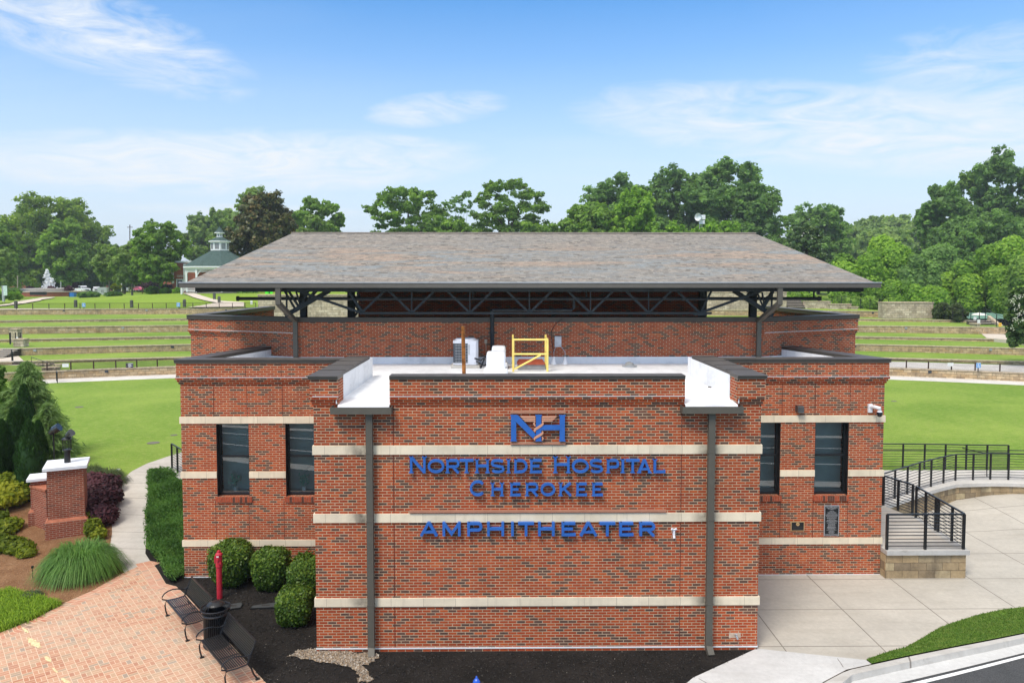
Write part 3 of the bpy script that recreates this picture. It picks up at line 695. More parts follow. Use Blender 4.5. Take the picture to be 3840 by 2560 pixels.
# pale yellow marks on the pavers
m = MB()
for u0, v0, u1, v1, wd in [(85, 2356, 106, 2374, .10), (104, 2392, 150, 2430, .22), (170, 2462, 190, 2484, .10), (196, 2505, 216, 2524, .06), (232, 2545, 262, 2566, .14)]:
    a, b = hz(u0, v0), hz(u1, v1); d = (b - a).normalized(); q = Vector((-d.y, d.x, 0)); vsn = []
    for k in range(9):
        c = a.lerp(b, k / 8); e = wd * (.25 + .75 * math.sin(math.pi * (k + .5) / 9)) * random.uniform(.5, 1)
        vsn += [c + q * e * .5, c - q * e * .5]
    m.add([(p.x, p.y, .0235) for p in vsn], [(2 * k, 2 * k + 2, 2 * k + 3, 2 * k + 1) for k in range(8)])
m.build('yellow_mark', plain('pale_yellow', (.72, .58, .33), .8, .2, 0, .35, 20), kind='structure')
# pine straw bed on the left
ps = [hg(u, v, zl) for u, v in [(-420, 2560), (-420, 1780), (200, 1790), (459, 1796)]] + [hg(u, v, zl) for u, v in side_pts[6::-1]] + [Vector((p.x, p.y, 0)) for p in bl[2:9]]
draped('pine_straw_bed', ps, zl, .007, straw, 1.0)
# right-hand plaza
plaza_m = m_concrete('plaza_concrete', (.50, .465, .40), 2.35, 2.0, R(0), (.35, .55), .014, dirt_amt=.3)
pz = [(6.03, 17.34), (6.03, 22.5), (11, 22.5), (11, 30.4), (60, 30.4), (60, 18)] + [tuple(hz(u, v).xy) for u, v in [(4300, 2215), (3960, 2262), (3840, 2278), (3760, 2288), (3670, 2307), (3586, 2333), (3528, 2354), (3465, 2391), (3396, 2430), (3338, 2444), (3253, 2473), (3248, 2475)]]
draped('plaza', [Vector((a, b, 0)) for a, b in pz], zp, .006, plaza_m, 1.0)
conc_new = m_concrete('new_concrete', (.60, .595, .575), 0, 0, dirt_amt=.22)
lower = px([(2837, 2432), (3248, 2475), (3269, 2491), (3175, 2512), (3085, 2560)]) + [Vector((6.0, 13.5)), Vector((4.6, 11.0)), Vector((1.2, 11.0))]
lower = px([(2837, 2432), (3248, 2475), (3269, 2491), (3175, 2512), (3085, 2560), (3020, 2620), (2500, 2620), (2600, 2541)])
sheet('corner_pavement', lower, .016, conc_new)
m = MB()
for L in ([(2620, 2545), (2700, 2590)], [(3140, 2470), (3152, 2486), (3162, 2502)], [(3085, 2560), (3175, 2512), (3269, 2491)]):
    for a, b in zip(L, L[1:]): a, b = hz(*a), hz(*b); m.bar((a.x, a.y, .0165), (b.x, b.y, .0165), .012, .004)
m.build('pavement_joint', plain('joint_dark', (.12, .1, .08)), kind='structure')
gpts = [(3248, 2475), (3253, 2473), (3338, 2444), (3396, 2430), (3465, 2391), (3528, 2354), (3586, 2333), (3670, 2307), (3760, 2288), (3840, 2278), (3960, 2262), (4300, 2215)]
kt = [(3269, 2491), (3400, 2462), (3559, 2430), (3700, 2403), (3840, 2375), (3980, 2348), (4300, 2290)]
gp = [hz(u, v) for u, v in gpts] + [hz(u, v) for u, v in kt[::-1]]
verge = [Vector((p.x, p.y, 0)) for p in gp]
draped('grass_verge', verge, lambda x, y: .0, .035, grass_dark, .5)
# kerb, gutter and road
def strip_pts(L, z): return [hz(u, v, z) for u, v in L]
K0 = strip_pts([(3020, 2600), (3085, 2560), (3175, 2512)] + kt, .03)
Kb = strip_pts([(3060, 2640), (3120, 2590), (3196, 2528), (3400, 2482), (3575, 2445), (3700, 2419), (3840, 2389), (3980, 2360), (4300, 2301)], .03)
def interp(L, n=40):
    d = [0];
    for a, b in zip(L, L[1:]): d.append(d[-1] + (b - a).length)
    out = []
    for k in range(n):
        s = d[-1] * k / (n - 1); j = max(q for q in range(len(d)) if d[q] <= s + 1e-9); j = min(j, len(L) - 2)
        out.append(L[j].lerp(L[j + 1], (s - d[j]) / max(1e-6, d[j + 1] - d[j])))
    return out
A_, B_ = interp(K0), interp(Kb)
C_ = []; G_ = []; W0 = []; W1 = []; RZ = -.10
for a, b in zip(A_, B_):
    n_ = (b - a); n_.z = 0; n_ = n_.normalized()
    C_.append(b + n_ * .05 + Vector((0, 0, RZ - .03 + .0))); G_.append(b + n_ * .55 + Vector((0, 0, RZ - .04))); W0.append(b + n_ * .66); W1.append(b + n_ * .80)
def strip(name, L1, L2, mat, z1=None, z2=None, par=None):
    m = MB(); n = len(L1); vs = []
    for a, b in zip(L1, L2): vs += [(a.x, a.y, a.z if z1 is None else z1), (b.x, b.y, b.z if z2 is None else z2)]
    m.add(vs, [(2 * k, 2 * k + 1, 2 * k + 3, 2 * k + 2) for k in range(n - 1)]); return m
kerb_m = m_concrete('kerb_concrete', (.52, .50, .46), 3.1, 0, R(20), (0, 0), .02, (.16, .13, .10), .6)
m = strip('kerb', A_, B_, kerb_m); m2 = strip('k', B_, C_, kerb_m); m.add(m2.v, m2.f)
m2 = strip('k', [a - Vector((0, 0, .2)) for a in A_], A_, kerb_m); m.add(m2.v, m2.f)
m.build('kerb', kerb_m, kind='structure')
strip('gutter', C_, G_, conc_new).build('gutter', conc_new, kind='structure')
far_r = [g + (g - a).normalized() * 60 for g, a in zip(G_, A_)]
m = MB(); ends = [(3.6, 13.1), (-60, 13.1), (-60, -60), (120, -60), (120, G_[-1].y + 25), (G_[-1].x + 25, G_[-1].y + 12)]
pr_ = [(g.x, g.y, RZ - .02) for g in G_] + [(a, b, RZ - .02) for a, b in ends[::-1]]; m.add(pr_[::-1], [tuple(range(len(pr_)))])
o = m.build('road', asphalt, kind='structure')
strip('w', W0, W1, paint_line, RZ - .012, RZ - .012).build('road_marking', paint_line, kind='structure')
# the far side of the street, seen only in the windows
m = MB(); m.box(-80, 120, -14, -12.2, -.2, .02); m.build('far_pavement', conc_w, kind='structure')
sheet('far_verge', [(-80, -80), (120, -80), (120, -14), (-80, -14)], .01, grass_dark)
for yy, w_, bend in ((11.2, .9, .012), (8.0, .14, .010), (4.6, .14, .008), (1.5, .6, .006), (-3.0, .14, .006)):
    m = MB(); vs = []
    for k in range(61): x = -45 + k * 1.5; y = yy + bend * (x - 6) ** 2 * (-1 if x < 6 else .4); vs += [(x, y, RZ - .008), (x, y + w_, RZ - .008)]
    m.add(vs, [(2 * k, 2 * k + 2, 2 * k + 3, 2 * k + 1) for k in range(60)]); m.build('road_marking', paint_line if w_ < .2 else conc_w, kind='structure')
# ---------------------------------------------------------------- the stage building
B = thing('stage_building', 'red brick amphitheater stage building with flat white roof and shingled canopy', 'building', (0.8, 21.8, 0))
XL, XR, YF, YW, XWL, XWR = -4.43, 6.03, 17.3, 21.8, -9.46, 11.25
SL, SR = (-8.5, 26.2), (10.1, 26.1)                       # where the splayed wing sides reach the stage wall
STG = [(-11.5, 27.5), (-8.5, 26.2), (-7.0, 25.5), (8.9, 25.5), (10.1, 26.1), (13.1, 27.6)]
def offs(line, d):
    out = []
    for i, p in enumerate(line):
        p = Vector(p); a = (p - Vector(line[i - 1])).normalized() if i else None; b = (Vector(line[i + 1]) - p).normalized() if i < len(line) - 1 else None
        a = a or b; b = b or a; n = Vector((a.y, -a.x)) + Vector((b.y, -b.x)); n.normalize(); out.append(p + n * d / max(.5, n.dot(Vector((a.y, -a.x)))))
    return [tuple(q) for q in out]
def wall_line(m, line, z0, z1, t0, t1):
    """wall along line (outside on the right-hand side of travel = +), from offset t0 (outer) to t1"""
    o, i = offs(line, t0), offs(line, t1)
    for k in range(len(line) - 1): m.prism([o[k], o[k + 1], i[k + 1], i[k]], z0, z1)
    return m
# front block: travel from the back-left corner round to the back-right one so that the outside is on the right
blk = [(XL, YW + .3), (XL, YF), (XR, YF), (XR, YW + .3)]
m = MB(); wall_line(m, [blk[0], blk[1], blk[2], blk[3]], -.15, 5.90, 0, -.3)
m.build('front_block_wall', brick, B)
m = MB()
def topseg(m, segs, zt, zl_, cb, front=None):
    for z0, z1, o in ((zl_ - .20, zl_ - .135, .03), (zl_ - .135, zl_ - .068, .055), (zl_ - .068, zl_, .085), (zl_, zt, .07)):
        for line, thick in segs: wall_line(m, line, z0, z1, o, -thick)
segs = [([(XL, YW - .07), (XL, YF), (-3.84, YF)], .50), ([(-2.65, YF), (4.22, YF)], .28), ([(5.44, YF), (XR, YF), (XR, YW - .07)], .50)]
topseg(m, segs, 6.50, 6.10, 0); m.build('front_parapet', brick, B, split=True)
m = MB()
for line, thick in segs: wall_line(m, line, 6.50, 6.56, .10, -thick - .02)
m.build('parapet_cap', bronze, B, split=True)
m = MB()
for line, thick in segs: wall_line(m, line, 6.56, 6.585, .115, -thick - .035)
for yy in np.arange(18.3, 21.8, 1.0):
    m.box(XL - .13, XL + .54, yy, yy + .05, 6.56, 6.60); m.box(XR - .54, XR + .13, yy, yy + .05, 6.56, 6.60)
m.build('parapet_cap', coping_top, B, split=True)
# wings
def wing(x0, x1, wins, zt):
    m = MB(); z0, z1 = wins[0][2], wins[0][3]
    m.box(x0, x1, YW, YW + .3, -.15, z0); m.box(x0, x1, YW, YW + .3, z1, 5.76)
    e = [x0] + [q for w_ in wins for q in w_[:2]] + [x1]
    for k in range(0, len(e), 2):
        if e[k + 1] > e[k]: m.box(e[k], e[k + 1], YW, YW + .3, z0, z1)
    return m
WL = [(-8.44, -7.49, 2.42, 4.60), (-6.42, -5.46, 2.42, 4.60)]
WR = [(7.22, 8.19, 2.40, 4.60), (9.22, 10.22, 2.40, 4.60)]
wing(XWL, XL, WL, 0).build('wing_wall', brick, B)
wing(XR, XWR, WR, 0).build('wing_wall', brick, B)
m = MB(); wall_line(m, [SL, (XWL, YW + .3)], -.15, 5.76, 0, -.3); wall_line(m, [(XWR, YW + .3), SR], -.15, 5.76, 0, -.3)
m.build('wing_side_wall', brick, B, split=True)
m = MB(); ws = [([SL, (XWL, YW), (XL - .075, YW)], .4), ([(XR + .075, YW), (XWR, YW), SR], .4)]
topseg(m, ws, 6.38, 5.96, 0); m.build('wing_parapet', brick, B, split=True)
m = MB()
for line, thick in ws: wall_line(m, line, 6.38, 6.47, .10, -thick - .03)
m.build('parapet_cap', bronze, B, split=True)
m = MB()
for line, thick in ws: wall_line(m, line, 6.47, 6.49, .115, -thick - .045)
m.build('parapet_cap', coping_top, B, split=True)
# white roofing membrane: deck and the inner faces of the parapets
m = MB()
m.prism([(XL + .3, YF + .28), (XR - .3, YF + .28), (XR - .3, YW + .2), (XWR - .2, YW + .2), (SR[0] - .1, SR[1] + .2), (SL[0] + .1, SL[1] + .2), (XWL + .2, YW + .2), (XL + .3, YW + .2)], 5.6, 5.94)
m.build('roof_deck', membrane, B)
m = MB()
wall_line(m, [(XL, YW + .35), (XL, YF + .3)], 5.94, 6.50, -.502, -.53); wall_line(m, [(XR, YF + .3), (XR, YW + .35)], 5.94, 6.50, -.502, -.53)
m.box(-2.64, 4.21, YF + .282, YF + .31, 5.94, 6.50)
m.box(-3.895, -3.87, YF - .06, YF + .31, 5.93, 6.50); m.box(5.47, 5.495, YF - .06, YF + .31, 5.93, 6.50)
wall_line(m, [SL, (XWL, YW), (XL - .1, YW)], 5.94, 6.38, -.403, -.43); wall_line(m, [(XR + .1, YW), (XWR, YW), SR], 5.94, 6.38, -.403, -.43)
m.box(-8.2, -7.0, 25.9, 26.1, 5.9, 6.17); wall_line(m, [SL, (-7.0, 25.5), (8.9, 25.5), SR], 5.94, 6.17, .02, .0)
for a, b in ((-3.84, -2.65), (4.22, 5.44)):
    m.add([(a, YF - .12, 5.905), (b, YF - .12, 5.905), (b, YF + .29, 5.945), (a, YF + .29, 5.945)], [(0, 1, 2, 3)])
    m.add([(a, YF - .12, 5.905), (b, YF - .12, 5.905), (b, YF - .16, 5.82), (a, YF - .16, 5.82)], [(0, 3, 2, 1)])
m.build('membrane_upturn', membrane, B, split=True)
# bands of limestone
m = MB()
for z0, z1 in ((4.73, 4.94), (3.12, 3.33), (1.11, 1.31)):
    wall_line(m, [(XL, YW - .03), (XL, YF), (XR, YF), (XR, YW - .03)], z0, z1, .035, -.05)
m.build('limestone_band', lime, B, split=True)
m = MB()
for z0, z1 in ((4.60, 4.80), (.94, 1.13)):
    wall_line(m, [SL, (XWL, YW), (XL - .04, YW)], z0, z1, .03, -.05); wall_line(m, [(XR + .04, YW), (XWR, YW), SR], z0, z1, .03, -.05)
z0, z1 = 2.98, 3.17
for a, b in ((-7.49, -6.42), (-5.46, XL - .04), (XR + .04, 7.22), (8.19, 9.22)): m.box(a, b, YW - .03, YW + .08, z0, z1)
wall_line(m, [SL, (XWL, YW), (-8.44, YW)], z0, z1, .03, -.05); wall_line(m, [(10.22, YW), (XWR, YW), SR], z0, z1, .03, -.05)
m.build('limestone_band', lime, B, split=True)
# movement joints and the white bead at the foot of the wall
jm = plain('brick_joint', (.13, .03, .02), .9, .1, 0, .1)
m = MB()
for x in (-2.58, 4.17): m.box(x - .009, x + .009, YF - .003, YF + .02, 1.31, 3.12); m.box(x - .009, x + .009, YF - .003, YF + .02, 3.33, 4.73); m.box(x - .009, x + .009, YF - .003, YF + .02, 4.94, 5.9); m.box(x - .009, x + .009, YF - .003, YF + .02, .1, 1.11)
for x in (-8.5, -7.52, -6.49, -5.5, 7.19, 8.22, 9.2, 10.24):
    for a, b in ((1.13, 2.3), (4.8, 5.75)): m.box(x - .008, x + .008, YW - .003, YW + .02, a, b)
    m.box(x - .008, x + .008, YW - .073, YW - .05, 5.97, 6.37)
m.build('movement_joint', jm, B, split=True)
m = MB(); m.box(XL - .012, XR + .012, YF - .014, YF + .01, .075, .105); m.box(XWL - .01, XL, YW - .012, YW + .01, -.0, .028); m.box(XR, XWR, YW - .012, YW + .01, .0, .022)
m.box(XL, XL + .6, YF - .095, YF - .08, 6.098, 6.112); m.box(-2.65, 4.22, YF - .095, YF - .08, 6.098, 6.11); m.box(XWL - .07, XL - .1, YW - .097, YW - .08, 5.956, 5.972); m.box(XR + .1, XWR + .07, YW - .097, YW - .08, 5.956, 5.972)
m.build('white_bead', white, B, split=True)
# windows
random.seed(3)
for wi, (x0, x1, z0, z1) in enumerate(WL + WR):
    y = YW + .17; fw = .055; zm = z0 + (z1 - z0) * .535
    mb = MB(); mb.box(x0, x0 + fw, y, y + .1, z0, z1); mb.box(x1 - fw, x1, y, y + .1, z0, z1)
    mb.box(x0 + fw, x1 - fw, y, y + .1, z0, z0 + .07); mb.box(x0 + fw, x1 - fw, y, y + .1, z1 - .05, z1); mb.box(x0 + fw, x1 - fw, y + .01, y + .09, zm - .03, zm + .03)
    mb.box(x0, x0 + .012, y - .16, y, z0, z1); mb.box(x1 - .012, x1, y - .16, y, z0, z1); mb.box(x0, x1, y - .16, y, z1 - .012, z1)
    wfr = mb.build('window', blackm, B)
    mb = MB(); mb.add([(x0 + fw, y + .05, z0 + .07), (x1 - fw, y + .05, z0 + .07), (x1 - fw, y + .05, zm - .03), (x0 + fw, y + .05, zm - .03)], [(0, 1, 2, 3)])
    mb.add([(x0 + fw, y + .05, zm + .03), (x1 - fw, y + .05, zm + .03), (x1 - fw, y + .05, z1 - .05), (x0 + fw, y + .05, z1 - .05)], [(0, 1, 2, 3)])
    mb.build('pane', pane_m, wfr)
    mb = MB(); mb.box(x0 - .05, x1 + .05, y + .45, y + .5, z0 - .1, z1 + .1); mb.box(x0 - .05, x1 + .05, y + .1, y + .45, z0 - .15, z0 + .07); mb.build('shade', shade_m, wfr)
    # brick-on-edge sill
    mb = MB(); k = 0; xx = x0 - .03
    while xx < x1 + .02:
        mb.cur = 0 if random.random() < .75 else 1
        mb.box(xx + .004, xx + .064, YW - .05, YW + .17, z0 - .155, z0 - .005 - .0); xx += .0705
    mb.cur = 2; mb.box(x0 - .02, x1 + .02, YW - .04, YW + .16, z0 - .15, z0 - .012)
    mb.build('window_sill', [plain('sill_red', (.38, .085, .04), .85, .2, 0, .25, 12), plain('sill_dark', (.12, .05, .035), .85, .2), plain('sill_mortar', (.5, .38, .27), .9, .1)], B)
# small plants standing on the inner sills
leafp = plain('plant_leaf', (.10, .42, .32), .6, .3); potm = plain('plant_pot', (.75, .8, .8), .4, .4)
for i, (u, v) in enumerate([(884, 1848), (1140, 1848)]):
    p = hy(u, v, YW + .36); t = thing('potted_plant', ['small green plant in a white pot behind the leftmost window', 'small green plant in a white pot behind the window beside the front block'][i], 'plant', (p.x, YW + .36, 2.49), group='plants behind the windows')
    mb = MB().lathe([(.03, 0), (.055, .02), (.06, .10), (.045, .13)], (p.x, YW + .36, 2.49), 12); mb.build('pot', potm, t)
    n = 220; P = np.array([p.x, YW + .36, 2.85]) + rng.normal(0, 1, (n, 3)) * np.array([.075, .045, .11]); A = unit(n) * .03; Bq = unit(n) * .02
    mb = MB()
    for k in range(n): mb.add([P[k] - A[k], P[k] + Bq[k], P[k] + A[k], P[k] - Bq[k]], [(0, 1, 2, 3)])
    mb.tube([(p.x, YW + .36, 2.6), (p.x, YW + .36, 2.9)], .01, 5); mb.build('foliage', leafp, t)
# stage wall with its splayed ends
m = MB(); wall_line(m, STG, -.1, 6.80, 0, -.3); wall_line(m, [(-11.5, 36.5), STG[0]], -.1, 6.8, 0, -.3); wall_line(m, [STG[-1], (13.1, 36.5)], -.1, 6.8, 0, -.3)
for z0, z1, o in ((6.80, 6.86, .03), (6.86, 6.92, .055), (6.92, 6.98, .085), (6.98, 7.36, .07)):
    wall_line(m, [(-11.5, 36.5)] + STG + [(13.1, 36.5)], z0, z1, o, -.3)
m.build('stage_wall', brick, B)
m = MB(); wall_line(m, [(-11.5, 36.5)] + STG + [(13.1, 36.5)], 7.36, 7.50, .11, -.36); m.build('stage_wall_cap', bronze, B)
m = MB(); wall_line(m, [(-11.5, 36.5)] + STG + [(13.1, 36.5)], 7.50, 7.52, .125, -.375); m.build('stage_wall_cap', coping_top, B)
m = MB(); wall_line(m, STG[:3], 6.982, 6.998, .093, .08); wall_line(m, STG[3:], 6.982, 6.998, .093, .08); m.build('white_bead', white, B, split=True)
m = MB(); m.box(-6.5, 8.8, 33.4, 33.7, 1.2, 9.6); m.box(-6.5, -6.2, 33.7, 36.4, 1.2, 8.85); m.box(8.5, 8.8, 33.7, 36.4, 1.2, 8.85); m.build('stage_house_wall', brick, B, split=True)
m = MB(); m.box(-11.1, 12.7, 28.3, 36.5, 1.0, 1.15); m.build('stage_floor', plain('stage_black', (.03, .03, .03), .7), B)  # unseen floor, coloured black to cut the light bounced onto the house wall
# canopy roof
EX0, EX1, EY, EZ, RX0, RX1, RY, RZ_, EY2 = -10.05, 11.84, 23.72, 8.72, -8.55, 10.24, 30.5, 10.69, 37.3
m = MB(); V = [(EX0, EY, EZ), (EX1, EY, EZ), (EX1, EY2, EZ), (EX0, EY2, EZ), (RX0, RY, RZ_), (RX1, RY, RZ_)]
m.add(V, [(0, 1, 5, 4), (2, 3, 4, 5), (1, 2, 5), (3, 0, 4)])
roof = m.build('canopy_roof', shingle, B)
uvd = roof.data.uv_layers[0].data; k = 0
for f in roof.data.polygons:
    nrm = f.normal; hx = Vector((-nrm.y, nrm.x, 0)).normalized(); up = nrm.cross(hx)
    for li in f.loop_indices:
        c = roof.data.vertices[roof.data.loops[li].vertex_index].co + Vector((.8, 21.8, 0)); r0 = Vector((EX0, EY, EZ))
        uvd[li].uv = ((c).dot(hx), abs((c - (r0 if f.index != 1 else Vector((EX0, EY2, EZ)))).dot(up)) if f.index < 2 else (c - (Vector((EX1, EY, EZ)) if f.index == 2 else r0)).dot(up))
m = MB(); V2 = [(x, y, z - .13) for x, y, z in V]; m.add(V2, [(4, 5, 1, 0), (5, 4, 3, 2), (5, 2, 1), (4, 0, 3)])
for a, b in ((0, 1), (1, 2), (2, 3), (3, 0)): m.add([V[a], V[b], V2[b], V2[a]], [(0, 3, 2, 1)])
m.build('roof_soffit', steel, B)
m = MB(); m.box(RX0 - .03, RX1 + .03, RY - .10, RY + .10, RZ_ - .01, RZ_ + .035); m.build('ridge_cap', plain('ridge_grey', (.34, .29, .25), .9, .1), B)
m = MB(); ga = .14
for (x0, x1, y0, y1) in ((EX0 - ga, EX1 + ga, EY - ga, EY), (EX0 - ga, EX1 + ga, EY2, EY2 + ga), (EX0 - ga, EX0, EY, EY2), (EX1, EX1 + ga, EY, EY2)): m.box(x0, x1, y0, y1, EZ - .17, EZ - .005)
m.build('roof_gutter', bronze_edge, B)
m = MB(); m.box(EX0 - ga - .012, EX1 + ga + .012, EY - ga - .018, EY - ga, EZ - .02, EZ + .012); m.build('gutter_lip', grey_metal, B)
m = MB(); m.box(-9.85, 11.6, 23.95, 24.09, 8.42, 8.66); m.box(-9.85, -9.7, 24.1, 37.0, 8.4, 8.66); m.box(11.45, 11.6, 24.1, 37.0, 8.4, 8.66); m.box(-9.7, 11.45, 36.9, 37.05, 8.4, 8.66)
m.build('eave_beam', steel, B)
def T(u, v, Y=24.35): return hy(u, v, Y)
m = MB(); m.bar(T(1352, 1174), T(2668, 1174), .09, .07)
nodes = [1356, 1544, 1762, 1985, 2214, 2432, 2624]
for i, u in enumerate(nodes):
    b = T(u, 1173)
    if i: m.bar(b, T(u - 86, 1090), .05, .07)
    if i < 6: m.bar(b, T(u + 86, 1090), .05, .07)
    if 0 < i < 6: m.bar(b, T(u, 1090), .04, .04)
m.bar(T(1356, 1173), T(1110, 1088), .06, .08); m.bar(T(1362, 1173), T(1305, 1090), .06, .08)
m.bar(T(2624, 1173), T(2862, 1088), .06, .08); m.bar(T(2627, 1173), T(2668, 1090), .05, .06); m.bar(T(2600, 1176), T(2650, 1176), .1, .1)
m.build('roof_truss', steel, B)
for L in ([((1070, 1183), (1235, 1090), .14), ((1068, 1092), (1108, 1160), .06), ((1083, 1092), (1122, 1152), .07), ((1110, 1092), (1128, 1150), .05), ((1156, 1092), (1128, 1148), .06), ((1075, 1090), (1075, 1178), .05), ((1140, 1138), (1166, 1132), .07), ((1185, 1090), (1155, 1125), .1)],
          [((2897, 1183), (2752, 1090), .14), ((2898, 1092), (2856, 1160), .10), ((2858, 1096), (2866, 1148), .05), ((2840, 1098), (2862, 1152), .05), ((2896, 1090), (2892, 1178), .05), ((2812, 1094), (2790, 1124), .06), ((2870, 1118), (2884, 1110), .06)]):
    m = MB()
    for (a, b, wd) in L: m.bar(T(*a, 24.7), T(*b, 24.7), wd)
    m.build('eave_bracket', steel, B)
for u0, u1, Y in ((1125, 1147, 26.4), (1303, 1328, 27.4), (2624, 2650, 27.4), (2814, 2838, 26.4)):
    a, b = hy(u0, 1200, Y), hy(u1, 1200, Y); m = MB(); m.box(a.x, b.x, Y, Y + .24, 1.0, 8.9); m.box(a.x - .06, b.x + .06, Y - .04, Y + .3, 8.35, 8.45); m.build('steel_column', steel, B)
m = MB()
for a, b in (((1330, 1185), (1356, 1150)), ((1330, 1140), (1356, 1178)), ((1340, 1098), (1356, 1130)), ((1350, 1110), (1332, 1135))): m.bar(T(*a, 27.3), T(*b, 27.3), .07)
m.build('column_lattice', steel, B)
m = MB(); m.tube([T(892, 1119.5, 24.8), T(3072, 1119.5, 24.8)], .058, 10)
for u in (892, 1335, 2128, 2560, 3072): m.tube([T(u - 4, 1119.5, 24.8), T(u + 4, 1119.5, 24.8)], .085, 10)
for u in (1342, 1773, 2199, 2640, 3052): m.tube([T(u, 1119, 24.8), T(u, 1090, 24.8)], .03, 6)
m.build('header_pipe', steel, B)
m = MB(); q = [T(2152, 1122, 24.9), T(2152, 1155, 24.9), T(2144, 1162, 24.9), T(1846, 1162, 24.9), T(1846, 1162, 25.32), T(1845, 1172, 25.36), T(1847, 1378, 25.36)]
m.tube(q[:4], .05, 8); m.tube(q[4:], .07, 8); m.box(q[6].x - .14, q[6].x + .14, 25.4, 25.44, 6.98, 7.03); m.build('drain_pipe', steel, B)
# downspouts
for x in (-7.12, 8.78):
    m = MB(); m.bar((x, 23.66, 8.58), (x, 23.66, 8.02), .155, .12); m.bar((x, 23.66, 8.06), (x * .992, 25.33, 7.42), .155, .12); m.bar((x * .992, 25.34, 7.50), (x * .992, 25.34, 6.10), .145, .11, up=(0, 1, 0)); m.box(x * .992 - .11, x * .992 + .11, 25.2, 25.44, 6.06, 6.14)
    m.build('downspout', spout, B)
for x0, x1, xc in ((-3.98, -2.58, -3.12), (4.12, 5.53, 4.84)):
    m = MB(); m.box(x0, x1, YF - .28, YF - .265, 5.72, 5.885); m.box(x0, x0 + .015, YF - .265, YF - .002, 5.72, 5.885); m.box(x1 - .015, x1, YF - .265, YF - .002, 5.72, 5.885); m.box(x0 + .015, x1 - .015, YF - .265, YF - .002, 5.72, 5.735)
    m.build('scupper_box', spout, B)
    m = MB(); m.box(xc - .075, xc + .075, YF - .17, YF - .045, .12, 5.72); m.bar((xc, YF - .11, .16), (xc + .02, YF - .26, -.0), .15, .12)
    for z in (3.2, 1.2, 4.8): m.box(xc - .085, xc + .085, YF - .175, YF - .036, z - .02, z)
    m.build('downspout', spout, B)
